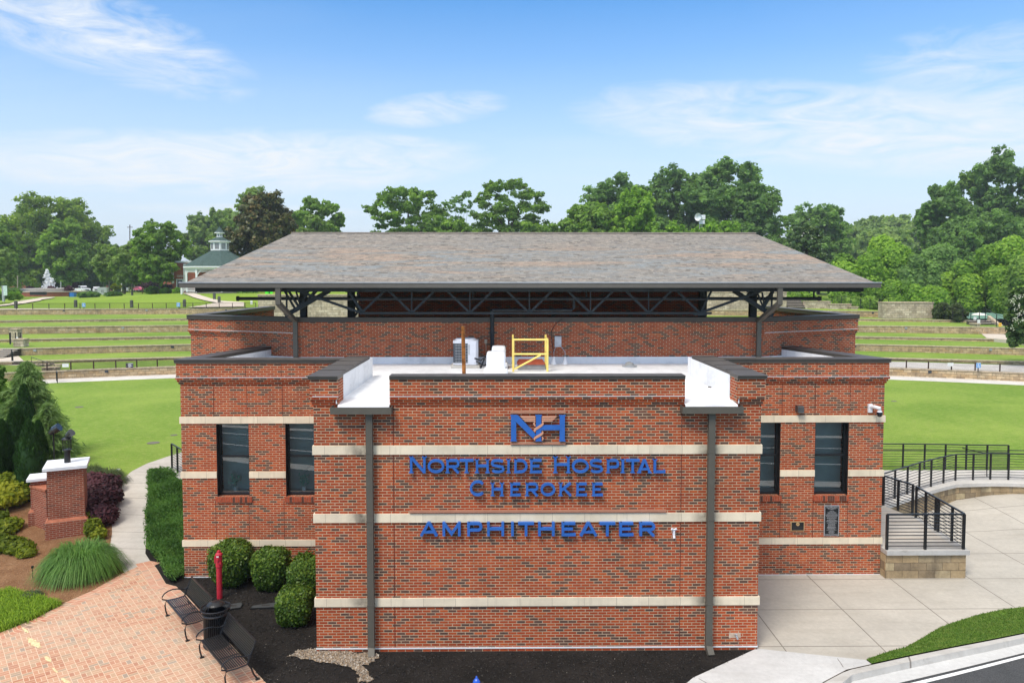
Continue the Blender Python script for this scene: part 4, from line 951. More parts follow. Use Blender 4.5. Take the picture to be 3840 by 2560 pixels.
# ---------------------------------------------------------------- lettering
SERIF = True
def glyph(ch, u0, u1, v0, v1, Y=17.18, t=.17, serif=True, par=None):
    a, b = hy(u0, v1, Y), hy(u1, v0, Y); X0, X1, Z0, Z1 = a.x, b.x, a.z, b.z; W, H = X1 - X0, Z1 - Z0; T_ = t * H
    yb = YF - .035; m = MB(); cnt = [0]
    def st(pts, close=False, k=1.0):
        cnt[0] += 1; m.ribbon([(X0 + x * W, Z0 + z * H) for x, z in pts], T_ * k, Y - .0012 * cnt[0], yb, close)
    hw = T_ / 2 / W; hh = T_ / 2 / H; e = .0
    def sf(x, z, wd=1.9):
        if serif: cnt[0] += 1; zz = Z0 + (z if z < .5 else z) * H; s_ = .05 * H; zz = zz + (s_ / 2 if z < .5 else -s_ / 2); m.ribbon([(X0 + x * W - T_ * wd / 2, zz), (X0 + x * W + T_ * wd / 2, zz)], s_, Y - .0012 * cnt[0], yb)
    if serif: e = .12 * T_ / W + .0; l = hw * 1.6; r = 1 - hw * 1.6
    else: l = hw; r = 1 - hw
    def arc(cx, cz, rx, rz, a0, a1, n=14): return [(cx + rx * math.cos(R(a0 + (a1 - a0) * k / n)), cz + rz * math.sin(R(a0 + (a1 - a0) * k / n))) for k in range(n + 1)]
    tp, bt = 1 - hh, hh
    if ch == 'N': st([(l, 0), (l, 1)]); st([(r, 0), (r, 1)]); st([(l, .97), (r, .03)], k=1.05); sf(l, 0); sf(l, 1, 1.6); sf(r, 1)
    elif ch == 'O': st(arc(.5, .5, .5 - hw, .5 - hh, 0, 350, 26), True)
    elif ch == 'C': st(arc(.5, .5, .5 - hw, .5 - hh, 42, 318, 22)); sf(.5 + .38, .86, .9) if False else None
    elif ch == 'S': st(arc(.5, .74, .5 - hw, .26 - hh, 25, 180, 10)[:-1] + [(hw, .70), (.16, .58), (.84, .43), (1 - hw, .31)] + arc(.5, .27, .5 - hw, .27 - hh, 0, -155, 10)[1:])
    elif ch == 'D': st([(l, 0), (l, 1)]); st([(l, tp), (.5, tp)] + arc(.5, .5, .5 - hw, .5 - hh, 88, -88, 14) + [(.5, bt), (l, bt)]); sf(l, 0, 1.5); sf(l, 1, 1.5)
    elif ch in 'EF': st([(l, 0), (l, 1)]); st([(l, tp), (.97, tp)]); st([(l, .51), (.8, .51)]); st([(l, bt), (1, bt)]); sf(l, 0, 1.5); sf(l, 1, 1.5)
    elif ch == 'L': st([(l, 0), (l, 1)]); st([(l, bt), (1, bt)]); st([(1 - hw * .5, 0), (1 - hw * .5, .22)], k=.5); sf(l, 1)
    elif ch == 'H': st([(l, 0), (l, 1)]); st([(r, 0), (r, 1)]); st([(l, .52), (r, .52)]); sf(l, 0); sf(l, 1); sf(r, 0); sf(r, 1)
    elif ch == 'I': st([(.5, 0), (.5, 1)]); sf(.5, 0); sf(.5, 1)
    elif ch == 'T': st([(0, tp), (1, tp)]); st([(.5, 0), (.5, .95)]); sf(.5, 0)
    elif ch == 'A': st([(hw * .9, 0), (.5, .98)]); st([(.5, .98), (1 - hw * .9, 0)]); st([(.22, .29), (.78, .29)], k=.85); sf(hw, 0, 1.7); sf(1 - hw, 0, 1.7)
    elif ch == 'M': st([(l, 0), (l, 1)]); st([(r, 0), (r, 1)]); st([(l, .93), (.5, .16), (r, .93)], k=.95)
    elif ch in 'PR':
        st([(l, 0), (l, 1)]); zc = .43 if ch == 'P' else .47
        st([(l, tp), (.72, tp)] + arc(.72, (tp + zc) / 2, .28 - hw, (tp - zc) / 2, 80, -80, 8) + [(.72, zc), (l, zc)]); sf(l, 0); sf(l, 1, 1.5)
        if ch == 'R': st([(.5, zc), (1 - hw * .9, 0)])
    elif ch == 'K': st([(l, 0), (l, 1)]); st([(l, .40), (.93, .99)]); st([(.38, .60), (.94, .01)]); sf(l, 0); sf(l, 1)
    # darker returns: the sides take the same paint
    return m.build('letter', letter_blue, par)
def line_of(label, cat, items, v0, v1, zoom=(1500, 1500, 1.96), serif=True, t=.17):
    a = hy(zoom[0] + items[0][1] / zoom[2], zoom[1] + v1 / zoom[2], YF); tt = thing('wall_lettering', label, cat, (a.x, YF, a.z))
    for it in items:
        ch, x0, x1 = it[:3]; q0 = it[3] if len(it) > 3 else v0
        glyph(ch, zoom[0] + x0 / zoom[2], zoom[0] + x1 / zoom[2], zoom[1] + q0 / zoom[2], zoom[1] + v1 / zoom[2], serif=serif, t=t * ((v1 - v0) / (v1 - q0)) if q0 != v0 else t, par=tt)
    return tt
line_of('blue raised letters reading NORTHSIDE HOSPITAL on the front wall', 'sign', [('N', 68, 192, 416), ('O', 203, 325), ('R', 335, 437), ('T', 438, 540), ('H', 552, 657), ('S', 668, 768), ('I', 783, 812), ('D', 835, 938), ('E', 952, 1043), ('H', 1128, 1252, 416), ('O', 1264, 1390), ('S', 1395, 1493), ('P', 1517, 1612), ('I', 1625, 1652), ('T', 1661, 1762), ('A', 1750, 1847), ('L', 1860, 1952)], 435, 536)
line_of('blue raised letters reading CHEROKEE below the hospital name', 'sign', [('C', 513, 630, 592), ('H', 667, 762), ('E', 806, 887), ('R', 921, 1017), ('O', 1033, 1142), ('K', 1168, 1262), ('E', 1292, 1375), ('E', 1410, 1492)], 609, 705)
line_of('wide blue raised letters reading AMPHITHEATER under the middle stone band', 'sign', [('A', 145, 278), ('M', 312, 445), ('P', 494, 605), ('H', 640, 765), ('I', 813, 840), ('T', 868, 985), ('H', 1015, 1137), ('E', 1188, 1292), ('A', 1320, 1452), ('T', 1467, 1583), ('E', 1612, 1718), ('R', 1760, 1877)], 897, 999, serif=False, t=.19)
a = hy(1500 + 70 / 1.96, 1500 + 813 / 1.96, YF); b = hy(1500 + 1952 / 1.96, 1500 + 813 / 1.96, YF)
m = MB(); m.box(a.x, b.x, YF - .07, YF - .02, a.z - .028, a.z + .028); tag(m.build('sign_bar', copper_dull), 'long thin copper-coloured bar above the middle stone band', 'sign bar')
# emblem
def E(x, y): p = hy(1880 + x / 8.4, 1520 + y / 8.4, 17.2); return (p.x, p.z)
c0 = E(1150, 1250); em = thing('wall_emblem', 'blue NH monogram with copper winged staff and serpent between two bars', 'emblem', (c0[0], YF, c0[1]))
for y0, y1 in ((190, 252), (1182, 1238)):
    m = MB(); p, q = E(285, y1), E(2028, y0); m.box(p[0], q[0], YF - .07, YF - .03, p[1], q[1]); m.build('bar', copper_dull, em)
def stem(m, xa, xb, ya, yb, k): 
    p, q = E(xa, yb), E(xb, ya); m.box(p[0], q[0], YF - .10 - k, YF - .03, p[1], q[1])
    for yy, s in ((ya, 1), (yb, -1)):
        p, q = E(xa - 20, yy + (26 if s > 0 else 0)), E(xb + 20, yy + (0 if s > 0 else -26)); m.box(p[0], q[0], YF - .101 - k, YF - .03, min(p[1], q[1]), max(p[1], q[1]))
m = MB(); stem(m, 305, 468, 300, 1128, 0); m.plate([E(400, 310), E(525, 312), E(1100, 915), E(1075, 925), E(1010, 1028), E(985, 1025), E(468, 520), E(400, 470)], YF - .104, YF - .03); m.build('monogram_letter', letter_blue, em)
m = MB(); stem(m, 1092, 1258, 300, 1125, .004); stem(m, 1838, 2002, 305, 1128, .004); p, q = E(1250, 775), E(1842, 622); m.box(p[0], q[0], YF - .102, YF - .03, p[1], q[1]); m.build('monogram_letter', letter_blue, em)
for (ya, yb, xl0, xl1, xr0, xr1) in ((338, 388, 590, 640, 1745, 1715), (402, 447, 650, 690, 1697, 1660), (462, 505, 700, 745, 1635, 1600)):
    m = MB(); m.plate([E(xl0, ya), E(1072, ya), E(1072, yb), E(xl1, yb)], YF - .09, YF - .05); m.plate([E(1275, ya), E(xr0, ya), E(xr1, yb), E(1275, yb)], YF - .09, YF - .05); m.build('wing_feather', copper, em)
def ser(pts, wds, y):
    L, Rr = [], []; P = [Vector(E(*p)) for p in pts]
    for i, p in enumerate(P):
        d = (P[min(i + 1, len(P) - 1)] - P[max(0, i - 1)]).normalized(); n = Vector((-d.y, d.x)); w_ = wds[i] / 8.4 / 162; L.append(p + n * w_ / 2); Rr.append(p - n * w_ / 2)
    mm = MB(); mm.v = []; 
    for i in range(len(P)): mm.v += [(L[i].x, y, L[i].y), (Rr[i].x, y, Rr[i].y), (L[i].x, YF - .05, L[i].y), (Rr[i].x, YF - .05, Rr[i].y)]
    for i in range(len(P) - 1):
        a = 4 * i; b = a + 4; mm.f += [(a, a + 1, b + 1, b), (a, b, b + 2, a + 2), (a + 1, a + 3, b + 3, b + 1)]
    mm.f += [(0, 2, 3, 1)]; mm.mi = [0] * len(mm.f); return mm
m = MB()
for q in (ser([(1078, 520), (1035, 540), (1030, 580), (1055, 630), (1080, 660)], [10, 40, 60, 50, 10], YF - .095),
          ser([(1275, 500), (1305, 520), (1310, 565), (1260, 620), (1170, 680), (1080, 740), (1045, 790), (1060, 840)], [8, 35, 60, 75, 78, 72, 58, 10], YF - .115),
          ser([(1278, 800), (1305, 820), (1300, 865), (1250, 905), (1160, 960), (1070, 1010), (1040, 1050), (1062, 1095)], [8, 35, 60, 72, 75, 72, 58, 10], YF - .116),
          ser([(1262, 970), (1300, 1000), (1310, 1040), (1300, 1070), (1272, 1095)], [8, 40, 50, 45, 10], YF - .094)): m.add(q.v, q.f)
m.build('serpent', copper, em)
# ---------------------------------------------------------------- plaques and fixtures on the wall
def plaque(name, label, u0, u1, v0, v1, frame, face, Y=YW, par=None):
    a, b = hy(u0, v1, Y), hy(u1, v0, Y); t = thing(name, label, 'plaque', ((a.x + b.x) / 2, Y, a.z))
    m = MB(); m.box(a.x, b.x, Y - .03, Y - .001, a.z, b.z); m.build('frame', frame, t)
    e = .022; m = MB(); m.box(a.x + e, b.x - e, Y - .034, Y - .02, a.z + e, b.z - e); m.build('face', face, t); return t, a, b
def text3d(par, s, x, z, size, mat, y, width=None, align='CENTER'):
    cu = bpy.data.curves.new('lettering', 'FONT'); cu.body = s; cu.size = size; cu.align_x = align; cu.align_y = 'CENTER'; cu.extrude = .0015; cu.resolution_u = 3
    o = bpy.data.objects.new('tmp', cu); col.objects.link(o); bpy.context.view_layer.update()
    me = bpy.data.meshes.new_from_object(o.evaluated_get(bpy.context.evaluated_depsgraph_get())); me.name = 'lettering'
    wd = o.dimensions.x; bpy.data.objects.remove(o)
    k = (width / wd) if width and wd > 0 else 1.0
    me.transform(Matrix.Translation(Vector((x, y, z)) - ROOT[par.name]) @ Matrix.Rotation(R(90), 4, 'X') @ Matrix.Diagonal((k, 1, 1, 1)))
    me.materials.clear(); me.materials.append(mat); q = bpy.data.objects.new('lettering', me); col.objects.link(q); q.parent = par; return q
t, a, b = plaque('dedication_plaque', 'tall black plaque with silver frame and many lines of text', 3088, 3146, 1893, 2007, grey_metal, blackm)
W_ = b.x - a.x; H_ = b.z - a.z; xc = (a.x + b.x) / 2; silver = plain('silver_text', (.55, .56, .58), .5, .4)
zf = lambda y: b.z - H_ * (y - 150) / (1440 - 150)
text3d(t, 'City of Woodstock', xc, zf(232), .06, silver, YW - .036, W_ * .76)
rows = [(285, .52, 1), (322, .18, 1), (398, .3, 1), (440, .6, 0), (463, .5, 0), (500, .68, 0), (545, .86, 1), (582, .76, 0), (607, .74, 0), (650, .66, 0), (690, .68, 1), (733, .42, 0), (760, .6, 0), (785, .68, 0), (810, .8, 0), (838, .68, 0), (865, .44, 0), (903, .66, 0), (947, .46, 1), (987, .5, 1), (1030, .5, 0), (1052, .5, 0), (1074, .6, 0), (1096, .64, 0), (1120, .42, 0), (1146, .5, 0), (1185, .68, 0), (1226, .28, 1), (1266, .44, 1), (1298, .34, 0), (1322, .34, 0), (1367, .84, 1)]
m = MB(); random.seed(5)
for y, wd, bold in rows:                   # lines too small to read in the photograph: broken rows of word-sized strokes
    x = xc - W_ * wd / 2; e = xc + W_ * wd / 2; h = .0042 if bold else .0026
    if y in (500, 650, 903, 1185): m.box(x, e, YW - .0365, YW - .033, zf(y) - .0025, zf(y) + .0025); continue
    while x < e - .006:
        L = min(random.uniform(.015, .04), e - x); m.box(x, x + L, YW - .0365, YW - .033, zf(y) - h, zf(y) + h); x += L + .008
m.build('small_text', silver, t)
t, a, b = plaque('bronze_plaque', 'small black plaque with thin gold frame and round gold seal', 2964, 3015.5, 1953, 1989, gold, blackm)
m = MB(); xc = (a.x + b.x) / 2; zc_ = b.z - (b.z - a.z) * .27; m.tube([(xc, YW - .034, zc_), (xc, YW - .042, zc_)], .052, 24); m.build('seal', gold, t)
m = MB(); m.plate([(xc - .028, zc_ + .016), (xc - .006, zc_ + .004), (xc + .006, zc_ + .004), (xc + .028, zc_ + .016), (xc + .022, zc_ - .006), (xc, zc_ - .018), (xc - .022, zc_ - .006)], YW - .0445, YW - .041); m.build('seal_mark', plain('seal_brown', (.3, .15, .05), .6), t)
m = MB()
for k, z in enumerate((.52, .58, .66, .74, .80, .87)):
    zz = b.z - (b.z - a.z) * z; m.box(a.x + .04 + (k % 3) * .01, b.x - .04 - (k % 3) * .008, YW - .0362, YW - .033, zz - .004, zz + .004)
m.build('small_text', plain('dull_text', (.045, .042, .04), .6), t)
# wall light
a, b = hy(2982, 1541, YW), hy(3008, 1518, YW); t = thing('wall_light', 'small dark grey downlight above the right-hand windows', 'light fixture', ((a.x + b.x) / 2, YW, a.z))
m = MB(); m.box(a.x, b.x, YW - .03, YW, a.z, b.z); prof = [(0, 0), (0, b.z - a.z), (-.10, b.z - a.z), (-.15, (b.z - a.z) * .8), (-.16, 0)]
n = len(prof); m.add([(a.x + .01, YW - .03 + p, a.z + q) for p, q in prof] + [(b.x - .01, YW - .03 + p, a.z + q) for p, q in prof], [tuple(range(n)), tuple(range(n, 2 * n))[::-1]] + [(i, n + i, n + (i + 1) % n, (i + 1) % n) for i in range(n)])
m.build('housing', plain('fixture_grey', (.10, .10, .10), .35, .5, .4), t)
m = MB(); m.box(a.x + .02, b.x - .02, YW - .18, YW - .06, a.z - .012, a.z - .001); m.build('lens', grey_metal, t)
# security camera
a = hy(3253, 1545, YW); t = thing('security_camera', 'white wall-mounted security camera with dark dome at the right corner', 'camera', (a.x + .1, YW, a.z))
m = MB(); m.box(a.x, a.x + .12, YW - .06, YW, a.z, a.z + .25); m.tube([(a.x + .08, YW - .05, a.z + .18), (a.x + .12, YW - .20, a.z + .19), (a.x + .22, YW - .28, a.z + .16), (a.x + .22, YW - .28, a.z + .06)], [.05, .055, .06, .075], 12)
m.build('mount', white_pl, t)
m = MB(); m.lathe([(.02, -.09), (.06, -.07), (.085, -.02), (.085, .03), (.078, .06)], (a.x + .22, YW - .28, a.z), 16); m.build('dome', plain('dome_black', (.01, .012, .02), .1, .7), t)
m = MB(); m.box(XWR, XWR + .1, YW + .5, YW + .62, 4.95, 5.1); m.tube([(XWR + .1, YW + .56, 5.0), (XWR + .16, YW + .52, 4.96)], .05, 8); tag(m.build('wall_light', blackm), 'little black fixture on the right side wall near the corner', 'light fixture')
# fire department connection and hose bibs
def fdc(u, v, label):
    p = hy(u, v, YF); t = thing('hose_connection', label, 'hose connection', (p.x, YF, p.z))
    m = MB(); m.box(p.x - .024, p.x + .024, YF - .07, YF, p.z - .07, p.z + .03); m.box(p.x - .032, p.x + .032, YF - .06, YF, p.z + .03, p.z + .075)
    m.tube([(p.x, YF - .07, p.z - .08), (p.x, YF - .10, p.z - .13)], .03, 8)
    for s in (-1, 1): m.tube([(p.x, YF - .05, p.z + .06), (p.x + s * .05, YF - .08, p.z + .085)], .022, 8); m.tube([(p.x + s * .045, YF - .08, p.z + .085), (p.x + s * .062, YF - .085, p.z + .095)], .028, 8)
    m.build('body', white_pl, t)
fdc(2525, 1992, 'white two-headed hose connection right of the AMPHITHEATER letters')
p = hy(2757, 2380, YF); t = thing('hose_tap', 'small metal hose tap in a mortar patch low on the front wall', 'tap', (p.x, YF, p.z))
m = MB(); m.box(p.x - .15, p.x + .13, YF - .004, YF + .01, p.z - .06, p.z + .06); m.build('mortar_patch', plain('patch_mortar', (.55, .42, .32), .9, .1, 0, .2, 8), t)
m = MB(); m.tube([(p.x, YF, p.z + .02), (p.x + .01, YF - .08, p.z + .01), (p.x + .03, YF - .10, p.z - .06)], .02, 8); m.tube([(p.x - .03, YF - .06, p.z + .05), (p.x + .03, YF - .06, p.z + .05)], .012, 6); m.build('spout', grey_metal, t)
# ---------------------------------------------------------------- roof equipment
ZD = 5.945
x, y = -1.25, 24.1; t = thing('condenser_unit', 'grey air conditioning condenser on a concrete pad on the white roof', 'air conditioner', (x, y, ZD))
m = MB(); m.box(x - .46, x + .46, y, y + .9, ZD, ZD + .09); m.build('pad', conc, t)
z0 = ZD + .10; x0, x1, y0, y1 = x - .40, x + .41, y + .05, y + .84; c = .07
oct_ = [(x0 + c, y0), (x1 - c, y0), (x1, y0 + c), (x1, y1 - c), (x1 - c, y1), (x0 + c, y1), (x0, y1 - c), (x0, y0 + c)]
m = MB(); m.prism(oct_, z0, z0 + .06); m.prism(oct_, z0 + .70, z0 + .78); m.prism([(x + .085, y0 - .004), (x1 - c, y0 - .004), (x1 + .003, y0 + c), (x1 + .003, y1 - c), (x + .085, y0 + .2)], z0 + .06, z0 + .70)
m.lathe([(.36, .78), (.33, .83), (.30, .84), (.30, .80)], (x, y + .44, z0), 24); m.build('casing', grey_metal if False else plain('casing_grey', (.62, .64, .70), .4, .5, 0, .05), t)
m = MB(); m.prism([(a_ * .985 + x * .015, b_ * .985 + (y + .44) * .015) for a_, b_ in oct_], z0 + .06, z0 + .70); m.build('coil', dark_grille, t)
m = MB()
for k in range(7): m.box(x0 + c, x + .09, y0 - .012, y0 + .006, z0 + .09 + k * .09, z0 + .098 + k * .09)
for k in range(9): m.box(x0 + c + k * .049, x0 + c + .006 + k * .049, y0 - .010, y0 + .004, z0 + .07, z0 + .69)
m.box(x + .1, x + .15, y0 - .01, y0, z0 + .33, z0 + .66); m.build('grille', grey_metal, t)
m = MB(); m.tube([(x, y + .44, z0 + .79), (x, y + .44, z0 + .81)], .28, 20); m.build('fan_guard', dark_grille, t)
m = MB(); m.tube([(x + .30, y + .04, z0 + .22), (x + .5, y + .1, z0 + .14), (x + .68, y + .15, z0 + .28), (x + .85, y + .5, z0 + .34)], .028, 7); m.tube([(x + .35, y + .04, z0 + .12), (x + .6, y + .1, ZD + .08), (x + .8, y + .4, ZD + .1)], .018, 6); m.tube([(x + .62, y + .1, z0 + .2), (x + .5, y - .05, ZD)], .03, 6)
m.build('refrigerant_line', blackm, t)
a, b = hy(1736, 1222, 17.95), hy(1742, 1404, 17.95); m = MB(); m.tube([(b.x, 17.95, 5.93), (a.x, 17.95, a.z)], .046, 14, cap=False); m.tube([(a.x, 17.95, a.z - .02), (a.x, 17.95, a.z)], .047, 14)
tag(m.build('vent_pipe', rust, smooth=True), 'tall rusty orange steel pipe rising just behind the front parapet', 'pipe')
def hood(u0, u1, vt, Y, label):
    a, b = hy(u0, vt, Y), hy(u1, vt, Y); xc = (a.x + b.x) / 2; hw = (b.x - a.x) / 2; zt = a.z; t = thing('roof_vent', label, 'roof vent', (xc, Y, ZD), group='white plastic roof vents')
    def rr(hx, hy_, r=.09, n=4):
        out = []
        for cx_, cy_, a0 in ((hx - r, hy_ - r, 0), (-hx + r, hy_ - r, 90), (-hx + r, -hy_ + r, 180), (hx - r, -hy_ + r, 270)):
            for k in range(n + 1): q = R(a0 + 90 * k / n); out.append((cx_ + r * math.cos(q), cy_ + r * math.sin(q)))
        return out
    def loft(m, L):
        n = 20; vs = [];
        for hx, hy_, z in L: vs += [(xc + p, Y + .3 + q, z) for p, q in rr(hx, hy_)]
        fs = [(i * n + k, i * n + (k + 1) % n, (i + 1) * n + (k + 1) % n, (i + 1) * n + k) for i in range(len(L) - 1) for k in range(n)] + [tuple(range(len(vs) - n, len(vs)))]
        m.add(vs, fs)
    m = MB(); loft(m, [(hw * 1.26, .34, ZD), (hw * 1.24, .33, ZD + .16), (hw * 1.18, .31, ZD + .20), (hw * 1.0, .27, ZD + .21)]); m.build('vent_base', white_pl, t, smooth=False)
    m = MB(); loft(m, [(hw, .27, ZD + .21), (hw * .98, .26, zt - .12), (hw * .94, .25, zt - .05), (hw * .84, .22, zt - .012), (hw * .6, .16, zt)]); m.build('vent_hood', white_pl, t)
hood(1823, 1896, 1320, 22.2, 'nearer and wider white plastic vent hood on the roof')
hood(1843, 1897, 1299, 23.8, 'taller white plastic vent hood behind the wider one')
# roof hatch and its yellow guard rail
a, b = hz(1942, 1386, ZD), hz(2044, 1386, ZD); Yh = a.y; t = thing('roof_hatch', 'low red-brown roof hatch inside the yellow guard rail', 'hatch', ((a.x + b.x) / 2, Yh, ZD))
m = MB(); m.box(a.x, b.x, Yh, Yh + .85, ZD, ZD + .16); m.build('curb', plain('curb_grey', (.3, .29, .28), .6), t)
m = MB(); m.add([(a.x - .02, Yh - .03, ZD + .16), (b.x + .02, Yh - .03, ZD + .16), (b.x + .02, Yh + .88, ZD + .16), (a.x - .02, Yh + .88, ZD + .16), (a.x + .05, Yh + .06, ZD + .23), (b.x - .05, Yh + .06, ZD + .23), (b.x - .05, Yh + .8, ZD + .26), (a.x + .05, Yh + .8, ZD + .26)], [(0, 3, 2, 1), (4, 5, 6, 7), (0, 1, 5, 4), (1, 2, 6, 5), (2, 3, 7, 6), (3, 0, 4, 7)]); m.build('lid', hatch_red, t)
a, b = hz(1925, 1393, ZD), hz(2053, 1393, ZD); y0 = a.y; y1 = y0 + .35; t = thing('guard_rail', 'bright yellow tubular guard rail around the roof hatch', 'guard rail', ((a.x + b.x) / 2, y0, ZD))
for xx in (a.x, b.x):
    for yy in (y0, y0 + 1.05): m = MB(); m.tube([(xx, yy, ZD), (xx, yy, ZD + (1.0 if yy == y0 else 1.08))], .034, 10); m.build('post', yellow, t)
m = MB(); r_ = .03
for z in (1.0, .55): m.tube([(a.x, y0, ZD + z), (b.x, y0, ZD + z)], r_, 10)
for xx in (a.x, b.x):
    for z in (1.0, .55): m.tube([(xx, y0, ZD + z), (xx, y0 + 1.05, ZD + z)], r_, 8)
m.tube([(a.x + .04, y0 - .01, ZD + .08), (a.x + (b.x - a.x) * .8, y0 - .01, ZD + .52)], .028, 8); m.build('rail', yellow, t)
# electrical box, conduits, cable
a, b = hy(2080, 1300, 25.4), hy(2105, 1260, 25.4); t = thing('electrical_box', 'light grey electrical box on the upper brick wall', 'electrical box', ((a.x + b.x) / 2, 25.48, a.z))
m = MB(); m.box(a.x, b.x, 25.36, 25.48, a.z, b.z); m.build('enclosure', plain('box_grey', (.55, .56, .58), .5), t, bevel=.006)
for u, du in ((2077, 8), (2119, -16)):
    p = hy(u, 1358, 25.2); q = hy(u + du, 1302, 25.4); m = MB(); m.tube([(p.x, 25.2, ZD + .1), (p.x, 25.22, ZD + .42), (q.x, 25.4, a.z + .02)], .014, 6); m.build('conduit', grey_metal, t)
    m = MB(); m.lathe([(.11, 0), (.10, .01), (.035, .20), (.03, .26)], (p.x, 25.2, ZD), 14); m.build('flashing_cone', white_pl, t)
pts = [hy(2110, 1196, 25.33), hy(2085, 1214, 25.42), hy(2068, 1240, 25.42), hy(2069, 1280, 25.42), hy(2076, 1320, 25.4), hy(2078, 1340, 25.3)]
m = MB(); m.tube(pts, .012, 6); tag(m.build('loose_cable', blackm), 'thin black cable hanging in a curve beside the electrical box', 'cable')
p = hy(1822, 1280, 25.45); m = MB(); m.box(p.x - .05, p.x + .05, 25.40, 25.47, p.z - .07, p.z + .07); m.tube([(p.x, 25.44, p.z - .06), (p.x + .01, 25.44, p.z - .4), (p.x, 25.3, ZD + .1)], .012, 6); tag(m.build('outlet_box', plain('outlet_beige', (.5, .4, .28), .6)), 'little beige outlet box left of the black drain pipe', 'outlet')
p = hz(2360, 1374, ZD); t = thing('roof_drain', 'round grey roof drain strainer on the right of the white roof', 'roof drain', p)
m = MB(); m.lathe([(.24, 0), (.25, .03), (.16, .05)], p, 20); m.build('collar', grey_metal, t); m = MB(); m.lathe([(.15, .05), (.13, .12), (.05, .15)], p, 14); m.build('strainer', plain('strainer', (.3, .3, .29), .6), t)
m = MB(); p0, p1 = hz(2655, 1452, ZD), hz(2705, 1459, ZD); m.tube([p0 + Vector((0, 0, .015)), (p0 + p1) / 2 + Vector((0, .03, .02)), p1 + Vector((0, 0, .015))], .014, 5); tag(m.build('fallen_twig', bark), 'thin brown twig lying on the right strip of white roof', 'twig')
# ---------------------------------------------------------------- benches and bin
bd = pdir.copy()                                  # benches stand parallel to the paving edge
brz = math.atan2(bd.y, bd.x)
def bench(loc, rz, label):
    """local x along the seat, -y towards the sitter's knees"""
    L = 1.80; t = thing('park_bench', label, 'bench', loc, rz, 'black metal benches on the paving')
    m = MB()
    for k in range(10):
        y = -.24 + k * .046; z = .435 - .012 * math.sin(k / 9 * 3.1)
        for x0, x1 in ((-.86, -.29), (-.28, .29), (.30, .86)): m.box(x0, x1, y - .017, y + .017, z, z + .007)
    for x in (-.285, .285): m.box(x - .02, x + .02, -.255, .19, .412, .424)
    m.box(-.88, .88, -.275, -.255, .405, .44); m.build('seat', blackm, t, local=True)
    m = MB()
    for k in range(9):
        f = (k + .5) / 9; z = .52 + f * .35; y = .235 + f * .14
        m.bar((-.86, y, z), (.86, y, z), .008, .028, up=(0, .4, 1))
    m.bar((-.88, .375, .885), (.88, .375, .885), .03, .03); m.bar((-.88, .235, .515), (.88, .235, .515), .018, .018); m.build('backrest', blackm, t, local=True)
    for s in (-1, 1):
        x = s * .88; m = MB()
        m.tube([(x, -.26, .42), (x, -.30, .30), (x, -.285, .15), (x, -.25, .02)], .019, 8); m.box(x - .03, x + .03, -.29, -.20, 0, .022); m.build('leg', blackm, t, local=True)
        m = MB(); m.tube([(x, .19, .43), (x, .27, .30), (x, .32, .15), (x, .40, .02)], .019, 8); m.box(x - .03, x + .03, .36, .45, 0, .022); m.tube([(x, .19, .43), (x, .26, .6), (x, .33, .75), (x, .385, .905)], .018, 8); m.build('leg', blackm, t, local=True)
        m = MB(); pts = [(x, -.25, .42)] + [(x, -.10 + .27 * math.cos(R(a)) - .0, .50 + .17 * math.sin(R(a))) for a in (190, 165, 140, 115, 90, 65, 45)] + [(x, .19, .60), (x, .28, .62)]; m.tube(pts, .017, 8)
        m.tube([(x, -.26, .415), (x, -.05, .40), (x, .2, .42)], .017, 8); m.build('armrest', blackm, t, local=True)
    return t
nrm = Vector((-bd.y, bd.x))                        # towards the building
a, b = hz(625.5, 2249, .45), hz(698, 2336, .45); a2, b2 = hz(755, 2400, .45), hz(848, 2509, .45)
for (p, q, lab) in ((a, b, 'black slatted metal bench behind the litter bin, nearer the building'), (a2, b2, 'black slatted metal bench in front of the litter bin, at the bottom edge')):
    c = (p.xy + q.xy) / 2 + nrm * .26; bench((c.x, c.y, .018), brz, lab)
p = hz(790, 2425); bx, by = p.x + .12, p.y + .05
t = thing('litter_bin', 'tall round black slatted metal litter bin between the two benches', 'litter bin', (bx, by, .018)); z0 = .018
m = MB(); n = 36
for k in range(n):
    q = 2 * math.pi * k / n; cx_, sx_ = math.cos(q), math.sin(q)
    pr = [(.27, .06), (.275, .78), (.29, .84), (.335, .93)]
    m.tube([(bx + r * cx_, by + r * sx_, z0 + z) for r, z in pr], [.014, .014, .012, .009], 4)
m.build('slats', blackm, t)
m = MB()
for r, z, w_ in ((.28, .05, .025), (.285, .80, .03), (.34, .935, .016)):
    ring = [(bx + r * math.cos(2 * math.pi * k / 28), by + r * math.sin(2 * math.pi * k / 28), z0 + z) for k in range(29)]; m.tube(ring, w_, 6)
m.lathe([(.28, .0), (.29, .05), (.27, .06)], (bx, by, z0), 28); m.build('rim', blackm, t, split=True)
m = MB(); m.lathe([(.25, .07), (.25, .86), (.235, .86), (.235, .10)], (bx, by, z0), 28); m.build('liner', plain('liner_black', (.008, .008, .009), .6), t)
m = MB(); m.lathe([(.20, 0), (.205, .015), (.17, .045), (.09, .075), (.0, .085)], (bx, by, z0 + 1.0), 28); 
for k in range(3): q = 2.1 * k; m.tube([(bx + .19 * math.cos(q), by + .19 * math.sin(q), z0 + 1.0), (bx + .25 * math.cos(q), by + .25 * math.sin(q), z0 + .86)], .008, 5)
m.build('lid', blackm, t, smooth=False)
